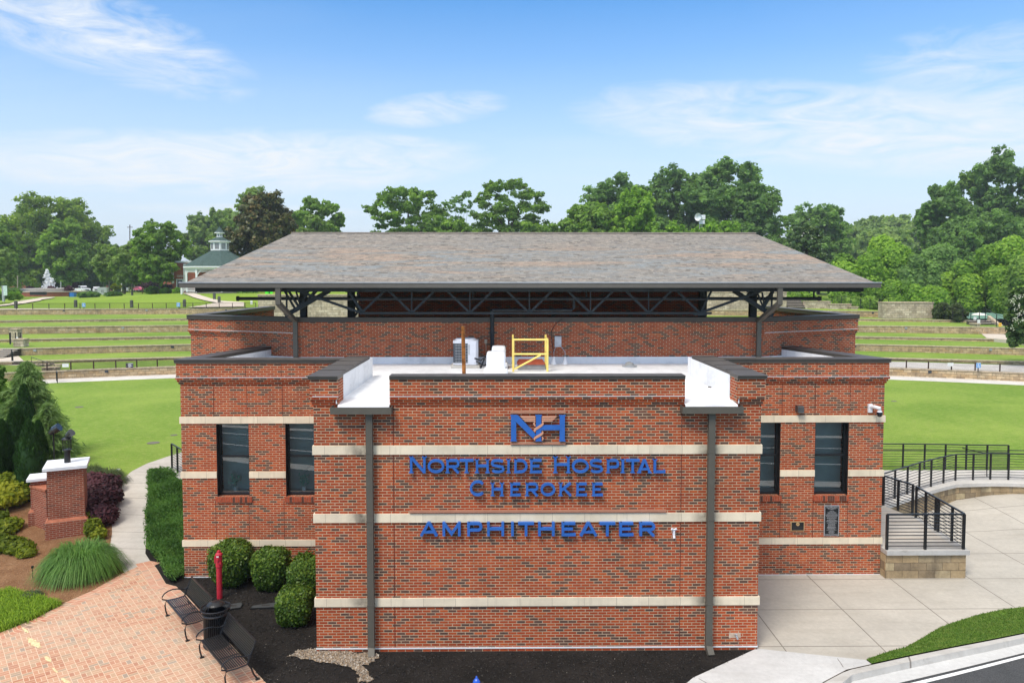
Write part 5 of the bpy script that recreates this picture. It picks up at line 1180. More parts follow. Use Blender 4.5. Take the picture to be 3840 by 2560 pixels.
# fire standpipe
p = hz(824, 2243); t = thing('standpipe', 'red fire standpipe post standing in the black mulch', 'standpipe', p)
m = MB(); m.tube([(p.x, p.y, 0), (p.x, p.y, .92)], .075, 16); m.build('post', redm, t, smooth=False)
m = MB(); m.lathe([(.088, 0), (.092, .03), (.088, .06), (.088, .30), (.10, .33), (.09, .37), (.05, .40), (.045, .45), (.02, .46)], (p.x, p.y, .90), 16)
m.box(p.x - .11, p.x - .07, p.y - .06, p.y, 1.02, 1.2); m.tube([(p.x, p.y - .08, 1.12), (p.x, p.y - .13, 1.12)], .03, 8); m.box(p.x + .02, p.x + .09, p.y - .10, p.y - .05, 1.0, 1.05); m.build('head', redm, t)
m = MB(); m.box(p.x - .03, p.x + .03, p.y - .098, p.y - .09, 1.19, 1.23); m.build('label_plate', white, t)
# utility lids in the mulch
lid_m = plain('lid_grey', (.055, .06, .062), .6, .4, 0, .1)
def lid(pts, label):
    L = [hz(u, v, .05) for u, v in pts]; c = sum(L, Vector()) / len(L); t = thing('utility_box', label, 'utility box', (c.x, c.y, 0))
    m = MB(); m.prism([(q.x, q.y) for q in L], -.02, .05); m.build('box_rim', blackm, t)
    m = MB(); m.prism([(c.x + (q.x - c.x) * .93, c.y + (q.y - c.y) * .88) for q in L], .03, .056); m.build('lid', lid_m, t)
    m = MB(); m.box(c.x - .12, c.x + .10, c.y - .03, c.y + .04, .057, .059); m.build('lid_plate', plain('lid_plate', (.035, .032, .03), .6), t)
lid([(826, 2287), (815, 2271), (905, 2257), (912, 2262), (903, 2277)], 'grey rectangular utility box lid in mulch right of the litter bin')
lid([(938, 2280), (944, 2270), (1035, 2256), (1040, 2262), (1032, 2275)], 'grey utility box lid in mulch beside the smallest round shrub')
# small blue hydrant bonnet at the very bottom of the frame
p = hz(1787, 2568, .30); t = thing('hydrant', 'small shiny blue hydrant top at the bottom edge in black mulch', 'hydrant', (p.x, p.y, 0))
m = MB(); m.lathe([(.10, 0), (.10, .02), (.075, .03), (.075, .28), (.10, .29), (.10, .32), (.085, .34), (.07, .40), (.035, .445), (.02, .455), (.02, .49), (.012, .50)], (p.x, p.y, 0), 18)
for s in (-1, 1): m.tube([(p.x, p.y, .22), (p.x + s * .12, p.y, .22)], .035, 10)
m.build('body', blue_paint, t, smooth=True)

# ---------------------------------------------------------------- railing helper
def railing(name, label, cat, bases, h, n_cable, group=None, mat=None, pw=.05, hand=None, tops=None, loc=None):
    """bases: list of Vector at post feet; one post each, cables between"""
    mat = mat or blackm; t = thing(name, label, cat, bases[0], group=group)
    tp = [b + Vector((0, 0, h)) for b in bases]
    for b, q in zip(bases, tp): m = MB(); m.bar(b, q, pw, pw, up=(0, 1, 0)); m.build('post', mat, t)
    m = MB()
    for b, c in zip(tp, tp[1:]): m.bar(b, c, pw * .9, pw * .7)
    m.build('top_rail', mat, t)
    m = MB()
    for k in range(1, n_cable + 1):
        z = h * k / (n_cable + 1)
        for b, c in zip(bases, bases[1:]): m.bar(b + Vector((0, 0, z)), c + Vector((0, 0, z)), pw * .3, pw * .3)
    m.build('cable', mat, t)
    if hand:
        m = MB(); z, dx = hand; m.tube([b + Vector((0, -.07, z)) for b in bases], .019, 8); m.build('handrail', mat, t)
    return t
# ---------------------------------------------------------------- right-hand landing and curved ramp
ZL = .85
cop = m_concrete('coping_concrete', (.50, .49, .46), 0, 0, dirt=(.14, .12, .10), dirt_amt=.6)
land_m = m_concrete('landing_concrete', (.52, .49, .44), 0, 1.2, 0, (0, 0), .01, (.55, .38, .2), .3)
FL = (XWR + .01, 21.50); fr = hz(3608, 2052, ZL); g1 = hz(3434, 1938, ZL); g2 = hz(3424, 1934, ZL); g3 = hz(3312, 1894, ZL)
P1 = [FL, (fr.x, 21.50), (g1.x, g1.y), (g2.x, g2.y), (g3.x - .3, g3.y + .1), (XWR + .01, 24.9)]
t = thing('landing', 'raised landing with tan stone base and concrete top beside the right corner', 'landing', (12.5, 21.5, 0))
m = MB(); m.prism(P1, 0, ZL - .13); m.build('stone_base', block_near, t)
def grow(P, d):
    c = Vector((sum(p[0] for p in P) / len(P), sum(p[1] for p in P) / len(P))); return [tuple(c + (Vector(p) - c) * (1 + d / max(.3, (Vector(p) - c).length))) for p in P]
m = MB(); G = list(P1); G[0] = (FL[0], 21.43); G[1] = (fr.x + .07, 21.43); G[2] = (g1.x + .07, g1.y + .03); m.prism(G, ZL - .13, ZL); m.build('coping', cop, t)
m = MB(); m.prism([(FL[0] + .02, 21.72), (fr.x - .22, 21.72), (g1.x - .12, g1.y - .12), (g3.x, g3.y - .05), (FL[0] + .02, g3.y)], ZL, ZL + .004); m.build('floor', land_m, t)
# ramp walkway on a curved stone wall
fp = [(3312, 1888), (3359, 1871), (3406, 1855), (3451, 1839), (3495, 1826), (3542, 1813), (3587, 1803), (3653, 1801), (3718, 1799), (3786, 1800), (3860, 1803), (3930, 1810), (4100, 1822), (4400, 1850), (4800, 1880)]
front = [hz(u, v + 10, ZL) for u, v in fp]; back = [hz(u, 1762, ZL) for u, v in [(3250, 0), (3400, 0), (3550, 0), (3700, 0), (3850, 0), (3980, 0), (4400, 0), (4800, 0)]]
poly = [(q.x, q.y) for q in front] + [(q.x, q.y) for q in back[::-1]]
t = thing('ramp_walkway', 'pale concrete walkway curving along a low tan stone wall on the right', 'walkway', (front[5].x, front[5].y, 0))
m = MB(); m.prism(poly, 0, ZL - .13); m.build('stone_wall', block_near, t)
m = MB(); m.prism([(x, y - .06) for x, y in poly[:len(front)]] + poly[len(front):], ZL - .13, ZL); m.build('coping', m_concrete('ramp_concrete', (.60, .575, .53), 0, 0, dirt_amt=.2), t)
gr = 'black cable railings by the right-hand landing'
rl = lambda L, z=ZL: [hz(u, v, z) for u, v in L]
railing('railing', 'front black railing along the edge of the raised landing', 'railing', [Vector((FL[0] + .05, 21.56, ZL)), (Vector((FL[0] + .05, 21.56, ZL)) + Vector((fr.x - .05, 21.56, ZL))) / 2, Vector((fr.x - .05, 21.56, ZL))], 1.05, 9, gr, pw=.065)
rr0 = Vector((fr.x - .02, 21.62, ZL)); rr1 = hz(3434, 1940, ZL)
railing('railing', 'black railing on the sloping right side of the raised landing', 'railing', [rr0.lerp(rr1, k) for k in (0, .22, .5, .56, .78, 1)], 1.05, 9, gr, pw=.06)
railing('railing', 'short black railing from the building corner to the landing', 'railing', rl([(3312, 1893), (3367, 1913), (3421, 1932)]), 1.05, 10, gr, pw=.065)
railing('railing', 'long black railing following the curved stone wall of the ramp', 'railing', [p + Vector((0, .08, 0)) for p in rl(fp)], 1.05, 9, gr, pw=.055)
railing('railing', 'rear black railing with a handrail against the green lawn', 'railing', rl([(3290, 1756), (3385, 1756), (3466, 1757), (3544, 1758), (3622, 1760), (3700, 1761), (3779, 1762)]), 1.05, 9, gr, pw=.055, hand=(.80, 0))
m = MB(); q = rl([(3570, 1760), (3640, 1761), (3720, 1762), (3800, 1764), (3900, 1767)]); m.tube([hz(3575, 1745, ZL) + Vector((0, -.6, .9))] + [p_ + Vector((0, -1.0, .92)) for p_ in q[1:]], .02, 8)
for p_ in q[1:]: m.tube([p_ + Vector((0, -1.0, .92)), p_ + Vector((0, -1.05, 0))], .02, 6)
tag(m.build('handrail', blackm), 'lone black handrail in the middle of the pale ramp walkway', 'handrail')
m = MB(); m.tube([hz(3779, 1762, ZL) + Vector((0, -.05, .85)), hz(3860, 1764, ZL) + Vector((0, -.05, .85)), hz(3960, 1768, ZL) + Vector((0, -.05, .85))], .02, 8); m.tube([hz(3900, 1766, ZL), hz(3900, 1766, ZL) + Vector((0, 0, .85))], .02, 8)
tag(m.build('handrail', blackm), 'black handrail running on past the rear railing to the right edge', 'handrail')
# left-hand ramp wall beside the building
L_ = [hz(u, v, .8) for u, v in [(632, 1752), (641, 1766), (655, 1782), (675, 1796), (700, 1806)]]; L2 = [(-7.0, L_[0].y + .4)]
t = thing('ramp_wall', 'short curved concrete ramp wall emerging from behind the left wing', 'ramp wall', (L_[0].x, L_[0].y, 0))
m = MB(); m.prism([(q.x, q.y) for q in L_] + [(-7.2, 25.6), (-7.2, L_[0].y + .5)], 0, .80); m.build('wall', block_near, t)
m = MB(); m.prism([(q.x - .05, q.y - .03) for q in L_] + [(-7.2, 25.6), (-7.2, L_[0].y + .5)], .72, .87); m.build('coping', cop, t)
railing('railing', 'black railing on the curved ramp wall beside the left wing', 'railing', [Vector((q.x + .06, q.y, .87)) for q in (hz(640, 1755, .87), hz(661, 1770, .87), hz(690, 1790, .87))], 1.05, 9, None, pw=.06)
# stone mound caps the concrete landing (rust stains are part of the floor material)

# ---------------------------------------------------------------- brick pillars of the garden wall
pb = [hg(u, v, zl) for u, v in ((240, 2060), (331, 2010))]
pl0, pl1 = hg(233, 2068, zl), hg(331, 2040, zl)
def pillar(corner, ex, ey, w_, d_, h, base_h, cap, label, plaque_=False, lamp=False):
    t = thing('brick_pillar', label, 'pillar', (corner.x, corner.y, 0), group='brick garden pillars'); c = Vector(corner[:2])
    def P(a, b): q = c + ex * a + ey * b; return (q.x, q.y)
    o = .09
    m = MB(); m.prism([P(-o, -o), P(w_ + o, -o), P(w_ + o, d_ + o), P(-o, d_ + o)], -.2, base_h); m.build('plinth', brick_pillar, t)
    m = MB(); lo = [P(-o, -o), P(w_ + o, -o), P(w_ + o, d_ + o), P(-o, d_ + o)]; up = [P(0, 0), P(w_, 0), P(w_, d_), P(0, d_)]
    m.add([(x, y, base_h) for x, y in lo] + [(x, y, base_h + .09) for x, y in up], [(0, 1, 5, 4), (1, 2, 6, 5), (2, 3, 7, 6), (3, 0, 4, 7)]); m.build('plinth_ledge', plain('ledge_brick', (.42, .15, .085), .85, .2, 0, .3, 8), t)
    m = MB(); m.prism(up, base_h - .02, h); m.build('shaft', brick_pillar, t)
    k = .11; m = MB(); m.prism([P(-k, -k), P(w_ + k, -k), P(w_ + k, d_ + k), P(-k, d_ + k)], h, h + cap); m.build('capstone', capstone, t, bevel=.008)
    return t, P

ex = Vector((1.19, .55)).normalized(); ey = Vector((-ex.y, ex.x)); A0 = Vector((-15.44, 24.84)) + (ex + ey) * .11
t, P = pillar(A0, ex, ey, 1.09, 1.12, 2.38, .62, .11, 'large square brick garden pillar with white capstone and a lamp on top')
m = MB(); c = P(-.012, .56); m.tube([(c[0], c[1], 1.75), (c[0] - ex.x * .03, c[1] - ex.y * .03, 1.75)], .30, 20)
for v_ in range(len(m.v)): x, y, z = m.v[v_]; m.v[v_] = (x, y, 1.75 + (z - 1.75) * 1.5)
m.build('medallion', plain('medallion_bronze', (.06, .06, .055), .6, .4, .4), t)
c2 = hg(112, 1972, zl); t2, P2 = pillar(Vector((c2.x, c2.y)) + (ex + ey) * .05, ex, ey, .66, .66, 1.72, .62, .10, 'smaller brick garden pillar with white capstone behind the large one')
a0 = P(.3, 1.12 + .09); a1 = P2(.33, -.09)
t = thing('garden_wall', 'low sloping brick wall linking the two garden pillars', 'wall', (a0[0], a0[1], 0)); w0, w1 = P(.02, 1.0), P2(.15, .3)
m = MB(); wall_line(m, [tuple(P2(-.02, .1)), tuple(P(-.12, .75))], -.1, 1.5, 0, -.35); m.build('wall', brick_pillar, t)
m = MB(); wall_line(m, [tuple(P2(-.02, .1)), tuple(P(-.12, .75))], 1.5, 1.57, .03, -.38); m.build('wall_cap', plain('ledge_brick2', (.42, .15, .085), .85, .2, 0, .3, 8), t)
# lantern
lc = P(.56, .60); lx, ly = lc; z0 = 2.49; t = thing('pillar_lamp', 'black caged lantern with a tilted spotlight on the large pillar', 'lamp', (lx, ly, z0))
m = MB(); m.lathe([(.105, 0), (.10, .02), (.10, .42), (.12, .44), (.12, .46)], (lx, ly, z0), 16); m.build('post', blackm, t)
m = MB()
for k in range(8): q = math.pi * k / 4; m.tube([(lx + .13 * math.cos(q), ly + .13 * math.sin(q), z0 + .44), (lx + .13 * math.cos(q), ly + .13 * math.sin(q), z0 + .80)], .010, 5)
m.lathe([(.14, .43), (.15, .44), (.14, .45)], (lx, ly, z0), 16); m.lathe([(.15, .80), (.165, .82), (.12, .86)], (lx, ly, z0), 16); m.build('cage', blackm, t)
m = MB(); m.tube([(lx - .02, ly, z0 + .86), (lx + .04, ly, z0 + .92), (lx + .20, ly - .03, z0 + 1.06)], [.06, .10, .13], 12); m.build('spotlight', plain('spot_black', (.03, .035, .04), .25, .7), t)
p = hy(205, 1612, 28.3); t = thing('flood_light', 'glossy black floodlight on a stake between the conifer and the lawn', 'flood light', (p.x, p.y, .3))
m = MB(); m.tube([(p.x - .18, p.y, p.z - .12), (p.x - .02, p.y, p.z), (p.x + .18, p.y, p.z + .12)], [.09, .15, .16], 14); m.build('head', plain('spot_black2', (.03, .035, .04), .15, .8), t)
m = MB(); m.tube([(p.x - .05, p.y, .2), (p.x - .05, p.y, p.z)], .03, 8); m.build('post', blackm, t)
p = hg(444, 1772, zl); t = thing('ground_sprinkler', 'tiny white sprinkler head in the grass by the sidewalk', 'sprinkler', p)
m = MB(); m.tube([(p.x, p.y, p.z), (p.x, p.y, p.z + .14)], .02, 8); m.box(p.x - .07, p.x + .07, p.y - .05, p.y + .05, p.z + .13, p.z + .16); m.build('head', white_pl, t)
p = hg(123, 2168, zl); t = thing('stake_light', 'thin black stake light in the pine straw beside the fountain grass', 'garden light', p)
m = MB(); m.tube([p, p + Vector((0, 0, .33))], .01, 5); m.box(p.x - .025, p.x + .025, p.y - .025, p.y + .025, p.z + .31, p.z + .38); m.build('stake', blackm, t)
for u, v, r_, lab in ((297, 1526, .5, 'oval drain cover in the middle of the left lawn'), (575, 1660, .6, 'round brown drain cover in the lawn beside the left wing'), (652, 1631, .35, 'small dark drain cover in the lawn close to the building'), (3352, 1504, .35, 'small pale drain cover in the right lawn')):
    p = hz(u, v, .8); m = MB(); m.lathe([(r_ * .5, 0), (r_ * .5, .012), (r_ * .44, .014)], (p.x, p.y, .80), 16); tag(m.build('drain_cover', plain('drain_grey', (.16, .15, .12), .9)), lab, 'drain cover')

# ---------------------------------------------------------------- fences and signs on the terraces
rust_post = plain('brown_post', (.05, .028, .022), .7, .3)
def arc_fence(i, xs, zt, h, nc, label, dy=.18, zf=None):
    b = [Vector((x, wy(i, x) + dy, zt)) for x in xs]; return railing('cable_fence', label, 'fence', b, h, nc, 'cable fences on the terrace walls', rust_post, pw=.075)
def xs_of(i, pxs, vt, zt): return [hz(u, vt, zt).x for u in pxs]
arc_fence(0, [hz(180, 1360, 1.49).x] + [hz(u, 1380, 1.49).x for u in (225, 295, 364, 433, 500, 567, 632, 700)], 1.49, .62, 6, 'black cable fence on the lowest wall, left of the building')
arc_fence(0, [hz(u, 1378, 1.49).x for u in (3325, 3392, 3460, 3529, 3598, 3668, 3742, 3816, 3892)], 1.49, .62, 6, 'black cable fence on the lowest wall, right of the building')
arc_fence(6, [hz(u, 1157, 4.61).x for u in (-15, 40, 97, 152, 207, 261, 314, 366, 418, 469, 520, 570, 620, 669, 717, 766, 814, 863, 910, 950)], 4.61, .80, 5, 'long thin brown cable fence along the topmost terrace wall')
def panel_sign(name, label, u, v0, v1, wpx, Y, face, post=None, zb=None, content=None):
    a, b = hy(u - wpx / 2, v1, Y), hy(u + wpx / 2, v0, Y); t = thing(name, label, 'sign', ((a.x + b.x) / 2, Y, a.z))
    m = MB(); m.box(a.x, b.x, Y - .03, Y, a.z, b.z); m.build('panel', face, t)
    if content: content(t, a, b, Y - .032)
    if zb is not None: m = MB(); m.box((a.x + b.x) / 2 - .03, (a.x + b.x) / 2 + .03, Y, Y + .05, zb, a.z + .1); m.build('post', blackm, t)
    return t
def isa(t, a, b, y):       # wheelchair symbol
    cx_, W_, H_ = (a.x + b.x) / 2, b.x - a.x, b.z - a.z; m = MB(); zc_ = a.z + H_ * .36
    m.ribbon([(cx_ - .02 * W_ + .19 * W_ * math.cos(R(q)), zc_ + .19 * W_ * math.sin(R(q))) for q in range(115, 345, 20)], .07 * W_, y, y + .01)
    m.ribbon([(cx_ - .06 * W_, zc_ + .42 * W_), (cx_ - .06 * W_, zc_ + .08 * W_), (cx_ + .16 * W_, zc_ + .08 * W_), (cx_ + .28 * W_, zc_ - .16 * W_)], .08 * W_, y - .002, y + .01)
    m.box(cx_ - .12 * W_, cx_ + .0 * W_, y - .003, y + .01, zc_ + .42 * W_, zc_ + .54 * W_); m.box(a.x + .1 * W_, b.x - .1 * W_, y, y + .01, b.z - H_ * .12, b.z - H_ * .07); m.build('symbol', white, t)
def lines(mat, rows):
    def f(t, a, b, y):
        m = MB(); W_, H_ = b.x - a.x, b.z - a.z; cx_ = (a.x + b.x) / 2
        for zc_, wd, th in rows:
            x = cx_ - wd * W_ / 2; e = cx_ + wd * W_ / 2
            while x < e - .02 * W_: L = min(random.uniform(.12, .25) * W_, e - x); m.box(x, x + L, y, y + .01, b.z - (zc_ + th / 2) * H_, b.z - (zc_ - th / 2) * H_); x += L + .03 * W_
        m.build('text', mat, t)
    return f
dim = plain('sign_grey_text', (.55, .56, .57), .6)
Yf = lambda u, i, z, v: wy(i, hz(u, v, z).x) + .10
panel_sign('fence_sign', 'white rectangular sign on the fence left of the building', 246, 1363, 1376, 23, Yf(246, 0, 1.49, 1380), white, content=lines(dim, [(.3, .6, .07), (.5, .7, .07), (.7, .6, .07)]))
panel_sign('fence_sign', 'navy sign with white writing on the lowest fence, left side', 486, 1360.5, 1377.5, 27, Yf(486, 0, 1.49, 1380), navy, content=lines(white, [(.15, .92, .13), (.38, .42, .12), (.62, .86, .13), (.86, .26, .12)]))
panel_sign('fence_sign', 'white rectangular sign on the fence right of the building', 3564, 1360, 1372.5, 22, Yf(3564, 0, 1.49, 1380), white, content=lines(dim, [(.35, .6, .07), (.6, .7, .07)]))
panel_sign('accessible_sign', 'blue wheelchair sign on the lower right terrace wall', 3669, 1360, 1379, 17, Yf(3669, 0, 1.49, 1380), blue_sign, zb=1.49, content=isa)
panel_sign('accessible_sign', 'blue wheelchair sign on the top wall, left of the two on the left', 314, 1136, 1151, 12.5, Yf(314, 6, 4.61, 1157), blue_sign, zb=4.61, content=isa)
panel_sign('accessible_sign', 'blue wheelchair sign on the top wall nearest the gazebo path', 669, 1134, 1150, 12.5, Yf(669, 6, 4.61, 1157), blue_sign, zb=4.61, content=isa)
# bollards beside the top path
nb = 0
for u, v0, v1, lab in ((60, 1126, 1155, 'dark timber bollard at the far left of the top path'), (284, 1123, 1153, 'dark timber bollard just left of the first blue wheelchair sign'), (494, 1124, 1153, 'dark timber bollard midway along the top path'), (692, 1121, 1151, 'dark timber bollard right of the second blue wheelchair sign'), (804, 1097, 1126, 'dark timber bollard on the grass above the curving path'), (822, 1110, 1138, 'dark timber bollard beside the curving path under the roof edge')):
    p = hit(u, v1, zu, 100); q = hy(u, v0, p.y); w_ = .17
    t = thing('bollard', lab, 'bollard', p, group='timber bollards by the park path'); m = MB(); m.box(p.x - w_, p.x + w_, p.y - w_, p.y + w_, p.z - .2, q.z - .12)
    m.add([(p.x - w_, p.y - w_, q.z - .12), (p.x + w_, p.y - w_, q.z - .12), (p.x + w_, p.y + w_, q.z - .12), (p.x - w_, p.y + w_, q.z - .12), (p.x, p.y, q.z)], [(0, 1, 4), (1, 2, 4), (2, 3, 4), (3, 0, 4)]); m.build('post', stone_white, t)
# ---------------------------------------------------------------- stairs
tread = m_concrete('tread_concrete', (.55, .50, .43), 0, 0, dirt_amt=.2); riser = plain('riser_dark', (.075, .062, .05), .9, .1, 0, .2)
def stairs(name, label, x0, x1, y0, z0, z1, n, run=.36):
    t = thing(name, label, 'stairs', ((x0 + x1) / 2, y0, z0)); h = (z1 - z0) / n; m = MB()
    for k in range(n): m.box(x0, x1, y0 + k * run, y0 + n * run, z0 + k * h, z0 + (k + 1) * h - .03)
    m.build('risers', riser, t); m = MB()
    for k in range(n): m.box(x0, x1, y0 + k * run - .03, y0 + (k + 1) * run, z0 + (k + 1) * h - .03, z0 + (k + 1) * h)
    m.build('treads', tread, t); return t
def stair_rail(label, a, b, h=.85):
    t = thing('stair_rail', label, 'handrail', a); m = MB(); up = Vector((0, 0, h)); m.tube([a, a + up, b + up, b], .03, 6); m.tube([a.lerp(b, .5), a.lerp(b, .5) + up], .03, 6); m.tube([a + up * .5, b + up * .5], .015, 5); m.build('rail', blackm, t)
pL = hz(30, 1337, 1.74 + .1)
stairs('stairs', 'upper flight of concrete steps at the far left of the terraces', hz(-60, 1330, 1.9).x, hz(56, 1330, 1.9).x, wy(2, -45) - 2.6, 1.75, 2.42, 5, .5)
pa = hz(0, 1332, 1.78); pbk = hz(0, 1356, 1.5)
m = MB(); q = [hz(-60, 1352, 1.76), hz(88, 1352, 1.76), hz(66, 1331, 1.76), hz(-60, 1331, 1.76)]; m.prism([(c.x, c.y) for c in q], 1.3, 1.77); m.build('stair_landing', park_conc, kind='structure')
stairs('stairs', 'middle flight of two wide steps at the far left', q[0].x, q[1].x, q[1].y - .9, 1.20, 1.76, 2, .45)
q2 = [hz(-60, 1382, 1.22), hz(98, 1382, 1.22), hz(88, 1362, 1.22), hz(-60, 1362, 1.22)]; m = MB(); m.prism([(c.x, c.y) for c in q2], .7, 1.22); m.build('stair_landing', park_conc, kind='structure')
for (u0, u1, v, z, hh, lab) in ((35, 65, 1266, 2.9, .9, 'grey block stub wall at the top of the far left stairs'), (50, 88, 1300, 2.42, .75, 'stepped grey block stub wall beside the far left stairs'), (118, 178, 1392, 1.05, .62, 'block cheek wall beside the stairs down to the pale walk'), (158, 206, 1420, .8, .92, 'dark block pier at the foot of the stairs by the pale walk'), (175, 220, 1400, .8, .75, 'tan block end pier of the lowest terrace wall')):
    p = hz(u0, v, z + hh * .0); q_ = hz(u1, v, z); Yb = p.y; t = thing('stub_wall', lab, 'stub wall', (p.x, Yb, z - .4)); m = MB(); m.box(p.x, q_.x, Yb, Yb + .8, z - .6, z + hh - .09); m.build('block_face', block_pale, t); m = MB(); m.box(p.x - .06, q_.x + .06, Yb - .06, Yb + .86, z + hh - .09, z + hh); m.build('cap', cap_m, t)
stair_rail('thin black handrail post on the far left stair landing', hz(44, 1352, 1.77), hz(50, 1372, 1.3), 1.0)
stair_rail('sloping black handrail left of the pale walk', hz(118, 1372, 1.5), hz(205, 1400, .9), .75)
stair_rail('short brown handrail standing on the pale walk', hz(212, 1428, .8), hz(216, 1436, .8), .8)
panel_sign('stair_sign', 'small white sign at the top of the far left stairs', 64, 1263, 1276, 8, hz(64, 1285, 2.5).y, white, zb=2.4)
m = MB()
for u in (37, 40, 59, 72, 78): p = hz(u, 1290, 2.45); m.tube([p, p + Vector((0, 0, 1.15))], .05, 5)
tag(m.build('stair_posts', blackm), 'cluster of thin black posts at the head of the far left stairs', 'handrail')
# right-hand stairs and walls near the top
wx = lambda u, v, z: hz(u, v, z).x
ps_ = hz(3678, 1246, 2.72); stairs('stairs', 'five dark stone steps with pale treads at the right end of the terraces', ps_.x, hz(3764, 1246, 2.72).x, ps_.y, 2.72, 3.95, 5, .55)
m = MB(); q = [hz(3764, 1247, 2.72), hz(3678, 1250, 2.72), hz(3700, 1268, 2.70), hz(3775, 1275, 2.70), hz(3850, 1290, 2.5), hz(3900, 1280, 2.5)]; m.prism([(c.x, c.y) for c in q], 2.2, 2.75); m.build('stair_path', park_conc, kind='structure')
a0, a1 = hy(3767, 1215, ps_.y + 2.6), hy(3735, 1208, ps_.y + 3.2)
m = MB(); x_ = hz(3768, 1246, 2.72).x; m.add([(x_, ps_.y - .2, 2.6), (x_ + .4, ps_.y - .2, 2.6), (x_ + .4, ps_.y + 3.2, 2.6), (x_, ps_.y + 3.2, 2.6), (x_, ps_.y - .2, 3.0), (x_ + .4, ps_.y - .2, 3.0), (x_ + .4, ps_.y + 3.2, 4.5), (x_, ps_.y + 3.2, 4.5)], [(0, 3, 2, 1), (4, 5, 6, 7), (0, 1, 5, 4), (1, 2, 6, 5), (2, 3, 7, 6), (3, 0, 4, 7)]); tag(m.build('cheek_wall', cap_m), 'sloping stone cheek wall on the right of the five steps', 'stub wall')
def blockwall(label, u0, u1, vt, vb, z0, mat=None, d=.5, steps=None):
    p = hz(u0, vb, z0); q = hy(u1, vt, p.y); t = thing('stone_wall', label, 'stone wall', (p.x, p.y, z0), group='pale block walls at the top'); m = MB(); m.box(p.x, q.x, p.y, p.y + d, z0 - .5, q.z - .12); m.build('block_face', mat or block_pale, t)
    m = MB(); m.box(p.x - .06, q.x + .06, p.y - .06, p.y + d + .06, q.z - .12, q.z); m.build('cap', cap_m, t); return t, p, q
blockwall('tall free-standing pale block wall at the right end of the top row', 3324, 3501, 1133, 1194, 3.82, d=2.2)
blockwall('grey block pier at the end of the wall by the five steps', 3664, 3676, 1212, 1249, 2.72, d=1.4)
blockwall('tan block pier near the right edge of the terraces', 3765, 3800, 1262, 1292, 1.75, d=1.2)
blockwall('tall pale block wall seen under the left part of the roof', 968, 1352, 1104, 1187, 4.62, d=1.0)
blockwall('tall pale block wall seen under the right part of the roof', 2600, 2950, 1094, 1160, 4.62, d=1.0)
blockwall('pale block wall right of the upper steps', 3020, 3115, 1129, 1156, 4.62, d=.9)
blockwall('stepped pale block wall tapering to the right along the top', 3112, 3192, 1139, 1158, 4.62, d=.9)
blockwall('lowest end step of the pale block wall at the top right', 3192, 3218, 1149, 1159, 4.62, d=.9)
ps2 = hz(2957, 1156, 4.62); stairs('stairs', 'dark steps between pale block walls at the top right', ps2.x, hz(3020, 1156, 4.62).x, ps2.y, 4.62, 5.95, 6, .35)
ps3 = hz(964, 1176, 4.2); stairs('stairs', 'stone steps at the right end of the top terrace wall', ps3.x, hz(1008, 1176, 4.2).x, ps3.y, 3.85, 5.1, 5, .45)
m = MB(); q = [hz(966, 1178, 3.85), hz(1060, 1190, 3.83), hz(1100, 1190, 3.83), hz(1010, 1176, 3.85)]; m.prism([(c.x, c.y) for c in q], 3.6, 3.86); m.build('stair_path', park_conc, kind='structure')
stair_rail('thin rusty handrail below the pale wall under the roof', hz(1045, 1186, 3.85), hz(1070, 1190, 3.85), .9)
stair_rail('thin black handrail beside the stone steps under the roof', hz(998, 1146, 5.0), hz(1010, 1175, 4.0), 1.0)
panel_sign('fence_sign', 'small white sign low behind the steel column under the roof', 1171, 1179, 1190, 15, 96, white)
panel_sign('fence_sign', 'small white sign above the steps at the end of the top wall', 943, 1127, 1141, 8, 112, white)
# railing lines on the right-hand slope
def slope_rail(label, L, h, z, nc=4, gap=None):
    b = [Vector((*hy(u, v, Y).xy, hy(u, v, Y).z)) for u, v, Y in L]; return railing('slope_fence', label, 'fence', b, h, nc, 'sloping black fences at the top right', blackm, pw=.06)
slope_rail('long sloping black fence in front of the vines at the top right', [(3056, 1148, 114), (3080, 1148, 113), (3120, 1150, 112), (3155, 1152, 111), (3190, 1156, 110), (3226, 1159, 108), (3262, 1161, 106), (3298, 1162, 104), (3330, 1163, 103)], 1.6, 0, 6)
slope_rail('sloping black fence between the tall block wall and the stairs', [(3507, 1186, 96), (3540, 1192, 94), (3572, 1198, 92), (3610, 1206, 90), (3640, 1208, 89), (3672, 1210, 88)], 1.45, 0, 5)
slope_rail('black fence descending beyond the stairs to the right edge', [(3694, 1206, 86), (3736, 1228, 84), (3770, 1244, 80), (3800, 1252, 76), (3840, 1262, 72)], 1.5, 0, 5)
panel_sign('gate_sign', 'small white sign on the fence above the five steps', 3656, 1187, 1199, 11, 87.4, white, content=lines(dim, [(.3, .8, .1), (.6, .8, .1)]))
panel_sign('gate_sign', 'small white diamond-topped board at the head of the five steps', 3670, 1198, 1213, 11, 86.8, white)
panel_sign('warning_sign', 'small yellow-orange sign on the black fence at the right', 3750, 1210, 1224, 11, 81, amber, content=lines(plain('sign_brown', (.4, .2, .02)), [(.35, .5, .12), (.6, .6, .1)]))
panel_sign('gate_sign', 'small white sign near the right edge above the lower stairs', 3809, 1261, 1272, 12, 73, white, content=lines(dim, [(.3, .8, .1), (.6, .8, .1)]))
m = MB()
for u in (3796, 3817, 3837): p = hy(u, 1287, 72.6); m.tube([p, p + Vector((0, 0, .95))], .05, 5)
p, q = hy(3796, 1270, 72.6), hy(3840, 1273, 72.6); m.tube([p, q], .03, 5); p, q = hy(3796, 1279, 72.6), hy(3840, 1283, 72.6); m.tube([p, q], .03, 5); tag(m.build('short_fence', blackm), 'short black fence at the far right above the tan pier', 'fence')
for u, v in ((3700, 1163), (3710, 1165)):
    pass

